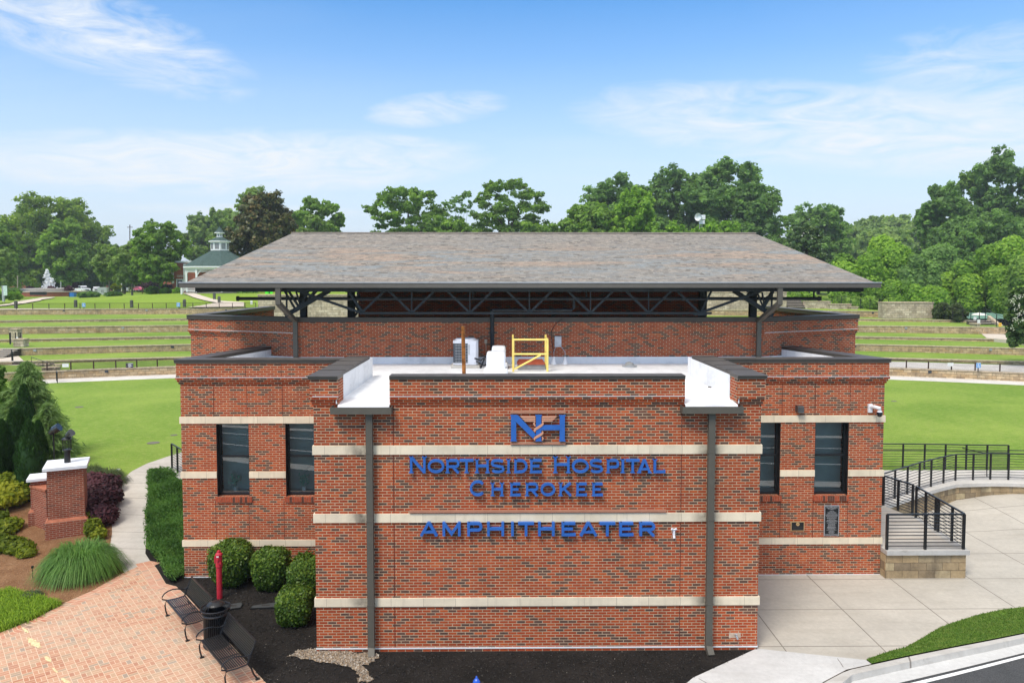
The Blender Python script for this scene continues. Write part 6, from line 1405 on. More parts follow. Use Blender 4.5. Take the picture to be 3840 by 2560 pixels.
# ---------------------------------------------------------------- park, street and town on the left
YS = 205.0
def box_thing(name, label, cat, u0, u1, v0, v1, Y, mat, d=.5, part='panel'):
    a, b = hy(u0, v1, Y), hy(u1, v0, Y); t = thing(name, label, cat, ((a.x + b.x) / 2, Y, a.z)); m = MB(); m.box(a.x, b.x, Y, Y + d, a.z, b.z); m.build(part, mat, t); return t, a, b
# fountain: round brick basin wall with a jet
a, b = hy(66, 1113, 168), hy(305, 1095, 168); fc = Vector((hy(186, 1105, 175.5).x, 175.5)); fr_ = (b.x - a.x) / 2 + .3
t = thing('fountain', 'round brick fountain with a tall white water jet', 'fountain', (fc.x, fc.y - fr_, a.z)); zg = a.z - .1
m = MB(); m.lathe([(fr_, -1), (fr_, 1.10)], (fc.x, fc.y, zg), 40); m.build('basin_wall', brick_far, t)
m = MB(); m.lathe([(fr_ + .12, 1.10), (fr_ + .12, 1.28), (fr_ - .5, 1.28)], (fc.x, fc.y, zg), 40); m.build('basin_rim', plain('basin_rim', (.55, .47, .38), .8), t)
m = MB(); m.lathe([(5.2, 1.1), (5.2, 1.75), (5.5, 1.8), (5.5, 1.95), (4.7, 1.95)], (fc.x - .6, fc.y, zg), 32); m.build('bowl', plain('bowl_stone', (.6, .58, .54), .8), t)
jx = hy(178, 1080, fc.y).x; n = 2600; zz = rng.random(n) ** 1.3; H = 4.4; spread = .15 + .75 * (1 - zz) ** .9; P = np.stack([jx + rng.normal(0, 1, n) * spread * .55 + .8 * (zz < .55) * rng.random(n), fc.y + rng.normal(0, 1, n) * spread * .5, zg + 1.9 + zz * H], 1)
quads_mesh('water_jet', P, unit(n) * .17 * (.6 + rng.random((n, 1))), unit(n) * .16, np.full(n, .5), water_m, t, off=ROOT[t.name])
for u, lab in ((113, 'purple shrub left of the fountain jet'), (193, 'purple shrub just right of the fountain jet'), (257, 'purple shrub near the blue bin behind the fountain wall')):
    c = hy(u, 1083, 174); n = 500; P, A, Bq, tn, exx = lobes_leaves([(c.x, 174, c.z)], [(.85, .7, .62)], n, .18, core=.7); tag(quads_mesh('purple_shrub', P, A, Bq, tn, L_PURPLE, extra=exx), lab, 'shrub', 'purple shrubs around the fountain')
box_thing('park_bench_far', 'dark bench with its back against the fountain wall', 'bench', 112, 170, 1094, 1106, 166.5, blackm, .5, 'backrest')
t, a, b = box_thing('litter_bin', 'bright blue litter bin beside the fountain wall', 'litter bin', 261, 277, 1097, 1114, 166, plain('bin_blue', (.03, .17, .5), .5), 1.0, 'body'); m = MB(); m.box(a.x - .25, a.x, 166.1, 166.9, a.z, b.z); m.build('side_panel', navy, t)
# information board at far left
t = thing('info_board', 'tall narrow pale green notice board at the far left', 'notice board', hy(11, 1130, 122)); a, b = hy(8, 1131, 122), hy(13, 1071, 122); m = MB(); m.box(a.x, b.x, 122, 122.3, a.z, b.z); m.build('post', grey_metal, t)
a, b = hy(13.5, 1108, 121.9), hy(25, 1071, 121.9); m = MB(); m.box(a.x, b.x, 121.9, 122.0, a.z, b.z); m.build('panel', plain('board_pale', (.62, .75, .68), .5), t)
m = MB()
for k in range(5): m.box(a.x + .12, b.x - .12, 121.885, 121.9, a.z + .25 + k * .3, a.z + .29 + k * .3)
m.build('text', plain('board_green', (.25, .45, .35), .5), t)
# vehicles
def vehicle(label, u0, u1, v0, v1, Y, body_m, kind='car', rz=0.0, loc=None):
    a, b = hy(u0, v1, Y), hy(u1, v0, Y); L = {'pickup': 5.8, 'car': 4.5, 'suv': 4.7}[kind]; t = thing('parked_car' if kind != 'pickup' else 'pickup_truck', label, 'truck' if kind == 'pickup' else 'car', ((a.x + b.x) / 2, Y, a.z), rz, 'vehicles parked along the street')
    H = b.z - a.z; H = min(H, 2.05); W_ = 1.9 if kind != 'pickup' else 2.05; h2 = L / 2
    if kind == 'pickup': low = [(-h2, .45), (-h2 + .02, 1.15), (-.5, 1.18), (1.2, 1.2), (h2 - .15, 1.15), (h2, .95), (h2, .45)]; top = [(-.95, 1.18), (-.75, 1.88), (.55, 1.9), (1.35, 1.2)]
    elif kind == 'suv': low = [(-h2, .4), (-h2, 1.0), (1.0, 1.05), (h2 - .1, .95), (h2, .7), (h2, .4)]; top = [(-h2 + .1, 1.0), (-h2 + .35, 1.62), (.45, 1.65), (1.25, 1.03)]
    else: low = [(-h2, .38), (-h2, .85), (-1.2, .95), (1.0, .95), (h2 - .1, .78), (h2, .55), (h2, .38)]; top = [(-1.6, .93), (-.9, 1.38), (.35, 1.40), (1.15, .94)]
    m = MB()
    for prof, hw in ((low, W_ / 2), (top, W_ / 2 - .12)):
        n = len(prof); m.add([(x, -hw + (.08 if z > 1.1 else 0), z) for x, z in prof] + [(x, hw - (.08 if z > 1.1 else 0), z) for x, z in prof], [tuple(range(n)), tuple(range(n, 2 * n))[::-1]] + [(i, n + i, n + (i + 1) % n, (i + 1) % n) for i in range(n)])
    m.build('body', body_m, t, local=True)
    m = MB(); z0, z1 = top[0][1] + .08, top[1][1] - .1; hw = W_ / 2 - .118
    for s in (-1, 1): m.add([(top[0][0] + .22, s * hw, z0), (top[1][0] + .1, s * (hw - .04), z1), (top[2][0] - .05, s * (hw - .04), z1), (top[3][0] - .2, s * hw, z0)], [(0, 1, 2, 3)])
    m.add([(top[2][0] + .05, -hw + .1, z1 + .03), (top[2][0] + .05, hw - .1, z1 + .03), (top[3][0] + .01, hw - .06, z0 + .02), (top[3][0] + .01, -hw + .06, z0 + .02)], [(0, 1, 2, 3)])
    m.build('windows', car_glass, t, local=True)
    for x in (-h2 + .95, h2 - .95):
        for s in (-1, 1):
            m = MB(); m.tube([(x, s * (W_ / 2 - .2), .36), (x, s * (W_ / 2 + .02), .36)], .37, 16); wl = m.build('wheel', rubber, t, local=True)
            m = MB(); m.tube([(x, s * (W_ / 2 + .015), .36), (x, s * (W_ / 2 + .035), .36)], .21, 10); m.build('rim', grey_metal, wl, local=True)
    m = MB(); m.box(h2 - .02, h2 + .03, -.5, .5, .62, .92); m.build('grille', car_black, t, local=True)
    for s in (-1, 1): m = MB(); m.box(h2 - .05, h2 + .02, s * .62 - .18, s * .62 + .18, .74, .92); m.build('headlight', white_pl, t, local=True)
    return t
vehicle('white pickup truck parked behind the low hedge near the fountain', 275, 345, 1070, 1096, 218, car_white, 'pickup', R(-38))
vehicle('white and black off-roader half hidden by a grey utility cabinet', 352, 372, 1078, 1097, 214, car_white, 'suv', R(-60))
vehicle('pink-red car parked between the slim tree trunks', 508, 536, 1074, 1092, 222, car_red, 'car', R(150))
vehicle('dark-glazed silver car just right of the pink-red car', 534, 556, 1074, 1090, 226, car_grey, 'car', R(150))
vehicle('silver car parked right of the thick dark tree trunk', 625, 678, 1073, 1094, 225, car_grey, 'car', R(172))
vehicle('dark grey car glimpsed beneath the left eave of the roof', 880, 912, 1095, 1106, 160, car_black, 'car', R(170))
t, a, b = box_thing('utility_cabinet', 'large pale grey utility cabinet beside the pickup truck', 'cabinet', 366, 400, 1077, 1105, 170, plain('cabinet_grey', (.38, .42, .42), .6), 1.4, 'casing'); m = MB(); m.box(a.x + .9, a.x + 1.0, 169.97, 170, a.z + .5, a.z + 1.1); m.box(a.x + 1.2, a.x + 1.3, 169.97, 170, a.z + .5, a.z + 1.1); m.build('vent_slot', dark_grille, t)
box_thing('utility_cabinet', 'small pale grey cabinet between the slim tree trunks', 'cabinet', 473, 480, 1078, 1090, 172, grey_metal, .6, 'casing')
t, a, b = box_thing('planter', 'round olive planter left of the white post', 'planter', 449, 463, 1092, 1103, 160, plain('planter_olive', (.12, .11, .07), .9), 1.0, 'pot')
def pole(label, u, v0, v1, Y, wpx, mat, cat='post', name='post', extra=None):
    a, b = hy(u, v1, Y), hy(u, v0, Y); r_ = wpx / 2 / FPX * Y; t = thing(name, label, cat, a); m = MB(); m.tube([a, b], r_, 8); m.build('pole', mat, t)
    if extra: extra(t, a, b)
    return t
pole('tall pale wooden post left of the fountain', 66, 1033, 1096, 165, 4, plain('pale_wood', (.35, .31, .24), .8))
pole('white post with a small sign among the street trees', 456, 1053, 1092, 178, 3, white, extra=lambda t, a, b: MB().box(b.x - .5, b.x - .1, a.y - .1, a.y, b.z - 1.0, b.z - .3).build('sign_panel', white, t))
pole('thin brown post between the pink-red and silver cars', 534, 1048, 1102, 150, 2.6, bark)
pole('pale short post right of the fountain', 228, 1055, 1085, 190, 4, grey_metal)
pole('slender post just left of the pink-red car', 505, 1052, 1085, 190, 2, bark_pale)
def wires(t, a, b):
    m = MB(); m.box(b.x - .9, b.x + .9, a.y - .1, a.y + .1, b.z - .9, b.z - .7); m.build('crossarm', bark, t)
    m = MB(); m.lathe([(.28, 0), (.28, .9)], (b.x + .1, a.y - .4, b.z - 6.2), 10); m.lathe([(.28, 0), (.28, .9)], (b.x - .7, a.y - .4, b.z - 10), 10); m.build('transformer', grey_metal, t)
pole('tall dark utility pole with transformers above the pale trees', 487, 843, 1090, 250, 3.4, bark, 'utility pole', 'utility_pole', wires)
pole('slim pale utility mast left of the gazebo cupola', 783, 868, 1000, 240, 3.2, grey_metal, 'utility pole', 'utility_mast')
m = MB()
for za, zb_ in ((828, 822), (845, 838), (908, 905)): m.tube([hy(700, za, 245), hy(783, zb_, 242)], .035, 4)
tag(m.build('power_line', blackm), 'thin power lines running into the mast left of the gazebo', 'power line')
# siren behind the roof
a, b = hy(2627, 905, 150), hy(2629, 830, 150); t = thing('warning_siren', 'white horn-shaped warning siren on a pole above the roof ridge', 'siren', (a.x, 150, 5))
m = MB(); m.tube([(a.x - .2, 150, 5), (a.x - .2, 150, b.z)], .10, 8); m.tube([(a.x + .25, 150, 5), (a.x + .25, 150, b.z)], .10, 8); m.build('pole', plain('siren_pole', (.5, .46, .4), .8), t)
hx = b.x; hz_ = hy(2622, 815, 150).z; m = MB(); m.tube([(hx - .85, 149.1, hz_), (hx - .55, 149.4, hz_), (hx - .2, 149.75, hz_), (hx + .2, 150, hz_)], [.78, .62, .35, .30], 20, cap=False); m.tube([(hx - .5, 149.45, hz_), (hx - .4, 149.55, hz_)], .5, 16); m.build('horn', white_pl, t)
m = MB(); m.box(hx, hx + .75, 149.6, 150.5, hz_ - .45, hz_ + .45); m.box(hx - .35, hx + .65, 149.7, 150.3, hz_ - 1.35, hz_ - .6); m.tube([(hx, 150, hz_ - .7), (hx, 150, hz_ - .3)], .2, 8); m.build('motor_box', white_pl, t)
# gazebo
G = hy(826, 1000, 132); gx, gy = G.x, 132.0; t = thing('gazebo', 'white octagonal gazebo with green roof and two-tier cupola', 'gazebo', (gx, gy, 5.0)); zE = hy(826, 1000, gy).z; zS = hy(826, 940, gy).z
def octo(r, z, rot=22.5): return [(gx + r * math.cos(R(rot + 45 * k)), gy + r * math.sin(R(rot + 45 * k)), z) for k in range(8)]
def frus(m, r0, z0, r1, z1):
    A, Bq = octo(r0, z0), octo(r1, z1); m.add(A + Bq, [(i, (i + 1) % 8, 8 + (i + 1) % 8, 8 + i) for i in range(8)] + [tuple(range(8))[::-1], tuple(range(8, 16))])
sc_g = gy / FPX
m = MB(); frus(m, 128 * sc_g, zE + .05, 31 * sc_g, zS); m.build('roof', shingle_green, t)
m = MB(); frus(m, 127 * sc_g, zE - .22, 127 * sc_g, zE + .05); frus(m, 120 * sc_g, zE - .5, 120 * sc_g, zE - .22); m.build('fascia', white, t)
zB = hy(826, 908, gy).z; zC = hy(826, 890, gy).z; zD_ = hy(826, 874, gy).z; zG = hy(826, 851, gy).z
m = MB(); frus(m, 32 * sc_g, zS, 32 * sc_g, zB); frus(m, 39 * sc_g, zB, 39 * sc_g, zB + .18); frus(m, 11 * sc_g, zC, 11 * sc_g, zD_ - .05); frus(m, 18 * sc_g, zD_ - .05, 18 * sc_g, zD_ + .1); m.build('cupola', white, t)
m = MB(); frus(m, 38 * sc_g, zB + .18, 13 * sc_g, zC); frus(m, 17 * sc_g, zD_ + .1, 1.5 * sc_g, zG); m.build('cupola_roof', shingle_green, t)
m = MB()
for k in range(8):
    a0, a1 = Vector(octo(32.4 * sc_g, 0)[k]), Vector(octo(32.4 * sc_g, 0)[(k + 1) % 8])
    for q in (.22, .38, .54, .70, ): pa, pb_ = a0.lerp(a1, q), a0.lerp(a1, q + .10); m.add([(pa.x, pa.y, zS + .25), (pb_.x, pb_.y, zS + .25), (pb_.x, pb_.y, zB - .2), (pa.x, pa.y, zB - .2)], [(0, 1, 2, 3)])
    a0, a1 = Vector(octo(11.4 * sc_g, 0)[k]), Vector(octo(11.4 * sc_g, 0)[(k + 1) % 8])
    pa, pb_ = a0.lerp(a1, .35), a0.lerp(a1, .65); m.add([(pa.x, pa.y, zC + .15), (pb_.x, pb_.y, zC + .15), (pb_.x, pb_.y, zD_ - .2), (pa.x, pa.y, zD_ - .2)], [(0, 1, 2, 3)])
m.build('louvre', dark_grille, t)
zF = 6.72
for k in range(8):
    m = MB(); q = Vector(octo(116 * sc_g, 0)[k]); m.box(q.x - .14, q.x + .14, q.y - .14, q.y + .14, zF, zE - .4)
    q2 = Vector(octo(116 * sc_g, 0)[(k + 1) % 8]); q0 = Vector(octo(116 * sc_g, 0)[k - 1])
    for w_ in (q2, q0): c = q.lerp(w_, .2); m.bar((q.x, q.y, zE - 1.6), (c.x, c.y, zE - .5), .12)
    m.build('post', white, t)
m = MB(); frus(m, 118 * sc_g, 6.0, 118 * sc_g, zF); m.build('deck', plain('deck_grey', (.22, .2, .18), .8), t)
m = MB()
for k in range(8):
    q, q2 = Vector(octo(117 * sc_g, 0)[k]), Vector(octo(117 * sc_g, 0)[(k + 1) % 8])
    m.bar((q.x, q.y, zF + .95), (q2.x, q2.y, zF + .95), .1); m.bar((q.x, q.y, zF + .15), (q2.x, q2.y, zF + .15), .1)
    for j in range(1, 12): c = q.lerp(q2, j / 12); m.bar((c.x, c.y, zF + .15), (c.x, c.y, zF + .95), .05)
    for j in range(0, 24): c = q.lerp(q2, j / 24); m.bar((c.x, c.y, zE - 1.0), (c.x, c.y, zE - .5), .05)
m.build('balustrade', white, t)
m = MB(); a, b = hy(681, 1101, 124), hy(700, 1066, 124); zt_ = b.z
for j in range(6): x = a.x + j * .16; m.box(x, x + .06, 124, 124.1, a.z + j * .14, a.z + j * .14 + 1.0)
m.bar((a.x, 124.05, a.z + 1.0), (a.x + 1.0, 124.05, a.z + 1.75), .12); m.box(a.x - .12, a.x + .12, 123.9, 124.15, a.z - .1, a.z + 1.15); m.build('stair_rail', white, t)
# brick buildings in the town
def town(name, label, u0, u1, v0, v1, Y, wins=(), trim=None, d=12, mat=None):
    a, b = hy(u0, v1, Y), hy(u1, v0, Y); t = thing(name, label, 'building', ((a.x + b.x) / 2, Y, a.z)); m = MB(); m.box(a.x, b.x, Y, Y + d, a.z - 1, b.z); m.build('wall', mat or brick_far, t)
    m = MB(); m.box(a.x - .2, b.x + .2, Y - .2, Y + d + .2, b.z, b.z + .35); m.build('roof', white if trim else dark_grille, t)
    for (x0, y0, x1, y1) in wins:
        p, q = hy(x0, y1, Y), hy(x1, y0, Y); m = MB(); e = .16; m.box(p.x - e, p.x, Y - .12, Y, p.z - e, q.z + e); m.box(q.x, q.x + e, Y - .12, Y, p.z - e, q.z + e); m.box(p.x, q.x, Y - .12, Y, p.z - e, p.z); m.box(p.x, q.x, Y - .12, Y, q.z, q.z + e); w_ = m.build('window', white, t)
        m = MB(); m.box(p.x, q.x, Y - .06, Y - .02, p.z, q.z); m.build('pane', car_glass, w_)
    return t, a, b
town('brick_house', 'long red brick building behind the fountain at far left', 22, 235, 1012, 1092, 246, [(23, 1040, 33, 1070), (115, 1045, 123, 1072), (131, 1048, 136, 1062), (147, 1048, 153, 1062)], True)
town('brick_house', 'red brick building behind the white pickup truck', 240, 352, 1038, 1092, 252, [(250, 1040, 258, 1055)])
tb, a, b = town('station_building', 'red brick station building with white corner trim beside the gazebo', 648, 735, 985, 1095, 150, [(665, 1049, 685, 1078)], True)
m = MB(); p, q = hy(644, 1025, 149.9), hy(651, 1000, 149.9); m.box(p.x, q.x, 149.7, 150, p.z - 2, q.z); p, q = hy(690, 1060, 149.9), hy(700, 990, 149.9); m.box(p.x, q.x, 149.7, 150, p.z, q.z); m.build('corner_trim', white, tb, split=True)
p, q = hy(663, 1041, 149.9), hy(688, 1031, 149.9); text3d(tb, 'STATION', (p.x + q.x) / 2, (p.z + q.z) / 2, .62, white, 149.95, q.x - p.x)
town('far_building', 'dark red building edge left of the station building', 600, 640, 1000, 1050, 175, (), True)
# green-roofed pavilion and umbrellas at the right
a, b = hy(3640, 1192, 98), hy(3800, 1173, 106); t = thing('pavilion', 'low pavilion with pale green metal roof at the right edge', 'building', (a.x, 98, -1))
gm = plain('green_metal_roof', (.16, .32, .22), .5, .4, 0, .06)
m = MB(); x0, x1 = hy(3610, 1192, 98).x, hy(3880, 1192, 98).x; zE_, zR = hy(3700, 1195, 98).z, hy(3700, 1173, 107).z
m.add([(x0, 98, zE_), (x1, 98, zE_), (x1, 107, zR), (x0, 107, zR), (x1, 116, zE_), (x0, 116, zE_)], [(0, 1, 2, 3), (3, 2, 4, 5)]); m.build('roof', gm, t)
m = MB()
for k in range(40): x = x0 + (x1 - x0) * k / 39; m.add([(x, 98, zE_ + .01), (x + .06, 98, zE_ + .01), (x + .06, 107, zR + .03), (x, 107, zR + .03)], [(0, 1, 2, 3)])
m.build('seam', plain('seam_green', (.2, .36, .26), .5), t)
m = MB(); m.box(x0 + .5, x1 - .5, 99, 115, -2, zE_ - .15); m.build('wall', plain('pavilion_dark', (.02, .02, .02), .9), t)
for i, (u, v, r_, Y) in enumerate(((3672, 1177, 26, 96), (3832, 1177, 18, 97))):
    c = hy(u, v - 6, Y); e = hy(u, v + 4, Y); t = thing('patio_umbrella', ['white and cream patio umbrella above the green pavilion roof', 'white patio umbrella half behind the flowering shrub at right edge'][i], 'umbrella', (c.x, Y, -1), group='patio umbrellas')
    m = MB(); rr = r_ / FPX * Y; m.lathe([(rr, e.z - c.z), (rr * .7, (e.z - c.z) * .45), (rr * .3, -.1), (.03, 0)], c, 10); m.build('canopy', white_pl if i else plain('umbrella_cream', (.8, .76, .66), .6), t)
    m = MB(); m.tube([(c.x, Y, -1), (c.x, Y, c.z)], .04, 6); m.build('pole', grey_metal, t)
for i, u in enumerate((1000, 1013)):
    a, b = hy(u - 9, 1104, 113), hy(u + (6 if i else 9), 1094, 113); t = thing('plastic_chair', ['left lime green plastic chair above the pale wall under the roof', 'right lime green plastic chair above the pale wall under the roof'][i], 'chair', ((a.x + b.x) / 2, 113, a.z), group='lime green chairs')
    m = MB(); m.box(a.x, b.x, 113.4, 113.5, a.z + .1, b.z + .1); m.build('backrest', lime_plastic, t); m = MB(); m.box(a.x, b.x, 112.9, 113.4, a.z - .05, a.z + .03); m.build('seat', lime_plastic, t)
    m = MB()
    for q in (a.x + .03, b.x - .03):
        for yy in (112.93, 113.4): m.box(q - .03, q + .03, yy, yy + .05, a.z - .5, a.z - .05)
    m.build('leg', lime_plastic, t)
# ---------------------------------------------------------------- trees
def crown_lobes(c, hx, hy_, hz_, n, style, rl=.36):
    """lobe centres spread evenly through the outer part of an envelope of half-sizes hx,hy,hz around c"""
    K = 2600; q = rng.uniform(-1, 1, (K, 3)); z = q[:, 2]; r = np.hypot(q[:, 0], q[:, 1])
    if style == 'cone': w_ = np.maximum(.08, (1 - z) / 2) ** .75
    elif style == 'oval': w_ = np.sqrt(np.maximum(0, 1 - z * z * .94)) * (1 - .2 * np.maximum(0, z))
    elif style == 'spread': w_ = .35 + .65 * np.sqrt(np.maximum(0, 1 - (z - .05) ** 2 * .95))
    else: w_ = np.where(z > 0, np.sqrt(np.maximum(0, 1 - z * z)), np.sqrt(np.maximum(0, 1 - z * z * .55)))
    th = np.arctan2(q[:, 1], q[:, 0]); w_ = w_ * (1 + .10 * np.sin(th * 3 + z * 4 + rng.uniform(0, 6)) + .06 * np.sin(th * 5 - z * 7))
    ok = (r < w_ * .86) & (np.abs(z) < .9) & ((r > w_ * .38) | (z > .35)); q = q[ok]
    sel = [int(rng.integers(len(q)))]; d = np.linalg.norm(q - q[sel[0]], axis=1)
    while len(sel) < min(n, len(q)): k = int(np.argmax(d * (1 + .35 * rng.random(len(q))))); sel.append(k); d = np.minimum(d, np.linalg.norm(q - q[k], axis=1))
    q = q[sel]; C, Rr = [], []; base = 1.45 / n ** (1 / 2.4)
    for a in q:
        s = base * rng.uniform(.75, 1.3) * (.8 if style == 'spread' else 1)
        C.append((c[0] + a[0] * hx * .93, c[1] + a[1] * hy_ * .93, c[2] + a[2] * hz_ * .93)); Rr.append((s * hx, s * hx, s * (hx + hz_) / 2 * (.5 if style == 'spread' else .85)))
    return C, Rr
def tree(label, u0, u1, vt, vb, Y, mat, style='round', n=7000, leaf=.42, nl=26, zg=5.0, bk=None, group=None, core=.72, rl=.34, depth=None, name='broadleaf_tree', cat='tree', trunk=True, base_t=.45, tr=1.0, twigs=True):
    a, b = hy(u0, vb, Y), hy(u1, vt, Y); cx_ = (a.x + b.x) / 2; hx = (b.x - a.x) / 2; hz_ = (b.z - a.z) / 2; cz = a.z + hz_; dy = depth or hx
    t = thing(name, label, cat, (cx_, Y, zg), group=group)
    C, Rr = crown_lobes((cx_, Y, cz), hx, dy, hz_, nl, style, rl)
    if twigs:      # loose sprays that break up the outline
        for _ in range(int(nl * .5)):
            d = unit(1)[0]; d[2] = abs(d[2]) * .9; C.append((cx_ + d[0] * hx * .97, Y + d[1] * dy * .9, cz + d[2] * hz_ * .93)); s = rng.uniform(.06, .12); Rr.append((s * hx, s * hx, s * hx * .8))
    SC, SR = [], []
    for c_, r_ in zip(C, Rr):
        if r_[0] < .13 * hx: SC.append(c_); SR.append(r_); continue
        for d in unit(13):
            d[2] = d[2] * .85 + .12; f = rng.uniform(.45, 1.02); s = rng.uniform(.18, .40); SC.append(tuple(np.array(c_) + d * np.array(r_) * f)); SR.append((r_[0] * s, r_[1] * s, r_[2] * s * .8))
    P, A, Bq, tn, exx = lobes_leaves(SC, SR, int(n * 2.6), leaf * .58, core=0, base_t=base_t, shell=.9, tvar=.15, lobevar=.16, up=.6)
    P = P + rng.normal(0, 1, P.shape) * hx * .012
    if core:      # larger inner leaves close the heart of each lobe
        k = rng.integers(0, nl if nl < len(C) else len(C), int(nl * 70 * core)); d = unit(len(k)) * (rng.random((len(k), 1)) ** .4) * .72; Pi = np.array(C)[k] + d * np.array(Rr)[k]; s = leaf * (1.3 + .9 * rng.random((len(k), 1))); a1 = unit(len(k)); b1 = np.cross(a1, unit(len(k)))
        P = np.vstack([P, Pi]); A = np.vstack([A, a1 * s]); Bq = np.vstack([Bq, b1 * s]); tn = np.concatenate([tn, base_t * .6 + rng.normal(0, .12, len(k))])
    exx = None
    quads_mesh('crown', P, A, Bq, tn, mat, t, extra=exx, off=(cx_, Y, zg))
    if trunk:
        m = MB(); r0 = max(.16, hx * .05) * tr; top = Vector((cx_, Y, cz + hz_ * .35)); m.tube([(cx_, Y, zg - .4), (cx_ + r0 * .3, Y, zg + (cz - zg) * .5), top], [r0 * 1.25, r0 * .85, r0 * .25], 8)
        for i in rng.choice(min(nl, len(C)), min(7, nl), replace=False):
            s = Vector((cx_ + r0 * .2, Y, zg + (cz - zg) * rng.uniform(.45, .95))); e = Vector(C[i]); mid = s.lerp(e, .5) + Vector((0, 0, -.08 * (e - s).length)); m.tube([s, mid, e], [r0 * .5, r0 * .32, r0 * .1], 5)
        m.build('trunk', bk or bark, t)
    return t
gl = 'street trees on the left'; gc = 'trees rising behind the roof'; gr_ = 'trees on the right'
tree('very broad yellow-green maple at the far left, tallest there', -5, 385, 748, 1080, 232, L_YELLOW, 'round', 15000, .55, 46, 5.3, group=gl, rl=.24)
tree('bright green oval tree in front of the broad maple', 158, 322, 832, 1072, 196, L_GREEN, 'oval', 9000, .40, 34, 5.3, group=gl, base_t=.62, rl=.28)
tree('dark green tree at the right flank of the broad maple', 278, 392, 826, 1080, 250, L_DARK, 'round', 6500, .55, 26, 5.3, group=gl)
tree('small green tree cut by the left edge of the photo', -110, 62, 850, 1070, 170, L_GREEN, 'round', 6000, .38, 24, 5.0, group=gl, core=.5)
tree('leafy low tree at the left edge above the notice board', -60, 45, 935, 1082, 150, L_FAR, 'round', 3500, .32, 18, 4.9, group=gl, core=.5)
tree('pale small tree with a slim grey trunk, left of the pair', 352, 462, 912, 1058, 160, L_FAR, 'round', 5500, .30, 26, 5.2, bark_pale, gl, .35, .26)
tree('pale small tree with forked grey trunk, right of the pair', 425, 560, 905, 1068, 156, L_FAR, 'round', 7000, .30, 30, 5.2, bark_pale, gl, .3, .26)
tree('airy dark-trunked tree with a feathery top near the station', 500, 695, 825, 1062, 150, L_GREEN, 'round', 11000, .30, 40, 5.3, bark, gl, .3, .2, tr=1.1)
tree('light green tree behind the gazebo cupola', 690, 855, 795, 1040, 240, L_FAR, 'round', 9000, .5, 34, 5.2, bark, gl, .45, .26)
tree('dark understorey tree filling the gap behind the slim trunks', 395, 660, 975, 1085, 240, L_DARK, 'round', 6000, .55, 26, 5.2, bark, gl, .8)
tree('dark purple-leaved tree behind the parked cars', 520, 665, 1015, 1080, 210, L_PURPLE, 'round', 3500, .4, 18, 5.2, bark, gl, .8)
tree('dark tree standing between the brick building and the pickup', 95, 215, 960, 1075, 236, L_DARK, 'round', 4500, .5, 20, 5.2, bark, gl, .7)
tree('mid green tree beside the magnolia, close to the gazebo', 790, 900, 765, 1040, 225, L_FAR, 'round', 6000, .5, 26, 5.2, bark, gl, .45)
tree('big brownish-bronze magnolia rising at the left roof slope', 858, 1135, 728, 1090, 150, L_MAGN, 'oval', 15000, .36, 48, 5.2, bark, gc, .85, .25, base_t=.5)
tree('green tree showing above the bronze magnolia', 865, 1050, 715, 1000, 185, L_FAR, 'round', 7000, .42, 28, 5.2, bark, gc, .5)
tree('mid green tree at the right side of the bronze magnolia', 1085, 1300, 740, 1000, 180, L_GREEN, 'round', 10000, .42, 38, 5.2, bark, gc, .5, .24)
tree('low green tree just right of the bronze magnolia', 1120, 1220, 800, 1000, 170, L_FAR, 'round', 4500, .4, 20, 5.2, bark, gc, .5)
tree('open-branched tree behind the ridge, left of the centre pair', 1375, 1690, 690, 1010, 175, L_GREEN, 'spread', 8500, .38, 60, 5.2, bark, gc, .25, .19, base_t=.4)
tree('layered cedar-like tree behind the middle of the ridge', 1755, 2060, 665, 1010, 178, L_GREEN, 'spread', 8500, .38, 58, 5.2, bark, gc, .25, .19, base_t=.35)
tree('thin sparse tree between the two open-branched trees', 1650, 1790, 705, 1010, 190, L_DARK, 'spread', 2600, .34, 34, 5.2, bark_pale, gc, .0, .16, base_t=.7)
tree('low green thicket tree behind the ridge centre left', 1560, 1800, 835, 1010, 165, L_GREEN, 'round', 5000, .42, 24, 5.2, bark, gc, .8)
tree('low green thicket tree behind the ridge centre right', 1930, 2160, 835, 1010, 168, L_GREEN, 'round', 5000, .42, 24, 5.2, bark, gc, .8)
tree('rounded mid green tree left of the yellow-green one', 2095, 2340, 765, 1010, 165, L_GREEN, 'round', 9500, .42, 34, 5.2, bark, gc, .85, base_t=.5)
tree('bright yellow-green tree in front of the dark wood', 2290, 2470, 708, 1010, 160, L_BRIGHT, 'oval', 9500, .38, 36, 5.2, bark, gc, .8, .27, base_t=.62)
tree('tall dark tree at the left of the big dark wood', 2160, 2480, 650, 1010, 205, L_DARK, 'round', 11000, .5, 40, 5.2, bark, gc, .8, .25, base_t=.62)
tree('tall dark tree in the middle of the big dark wood', 2400, 2700, 635, 1010, 208, L_DARK, 'round', 12000, .5, 42, 5.2, bark, gc, .85, .26, base_t=.6)
tree('tallest dark green tree of the wood, behind the siren', 2560, 2900, 595, 1010, 200, L_DARK, 'round', 15000, .48, 50, 5.2, bark, gc, .85, .24, base_t=.66)
tree('dark tree at the right flank of the wood above the roof corner', 2730, 2935, 690, 1060, 190, L_DARK, 'round', 10000, .46, 38, 5.2, bark, gc, .85, .28, base_t=.6)
tree('low bright shrub-like tree left of the siren', 2440, 2610, 850, 1000, 150, L_BRIGHT, 'round', 3500, .34, 20, 5.2, bark, gc, .85)
tree('low bright shrub-like tree right of the siren', 2590, 2790, 835, 1000, 150, L_BRIGHT, 'round', 5000, .34, 26, 5.2, bark, gc, .85, base_t=.6)
tree('bluish green spreading tree right of the roof corner', 2945, 3200, 768, 1080, 215, L_DARK, 'round', 12000, .5, 40, 4.5, bark, gr_, .8, .25, base_t=.75)
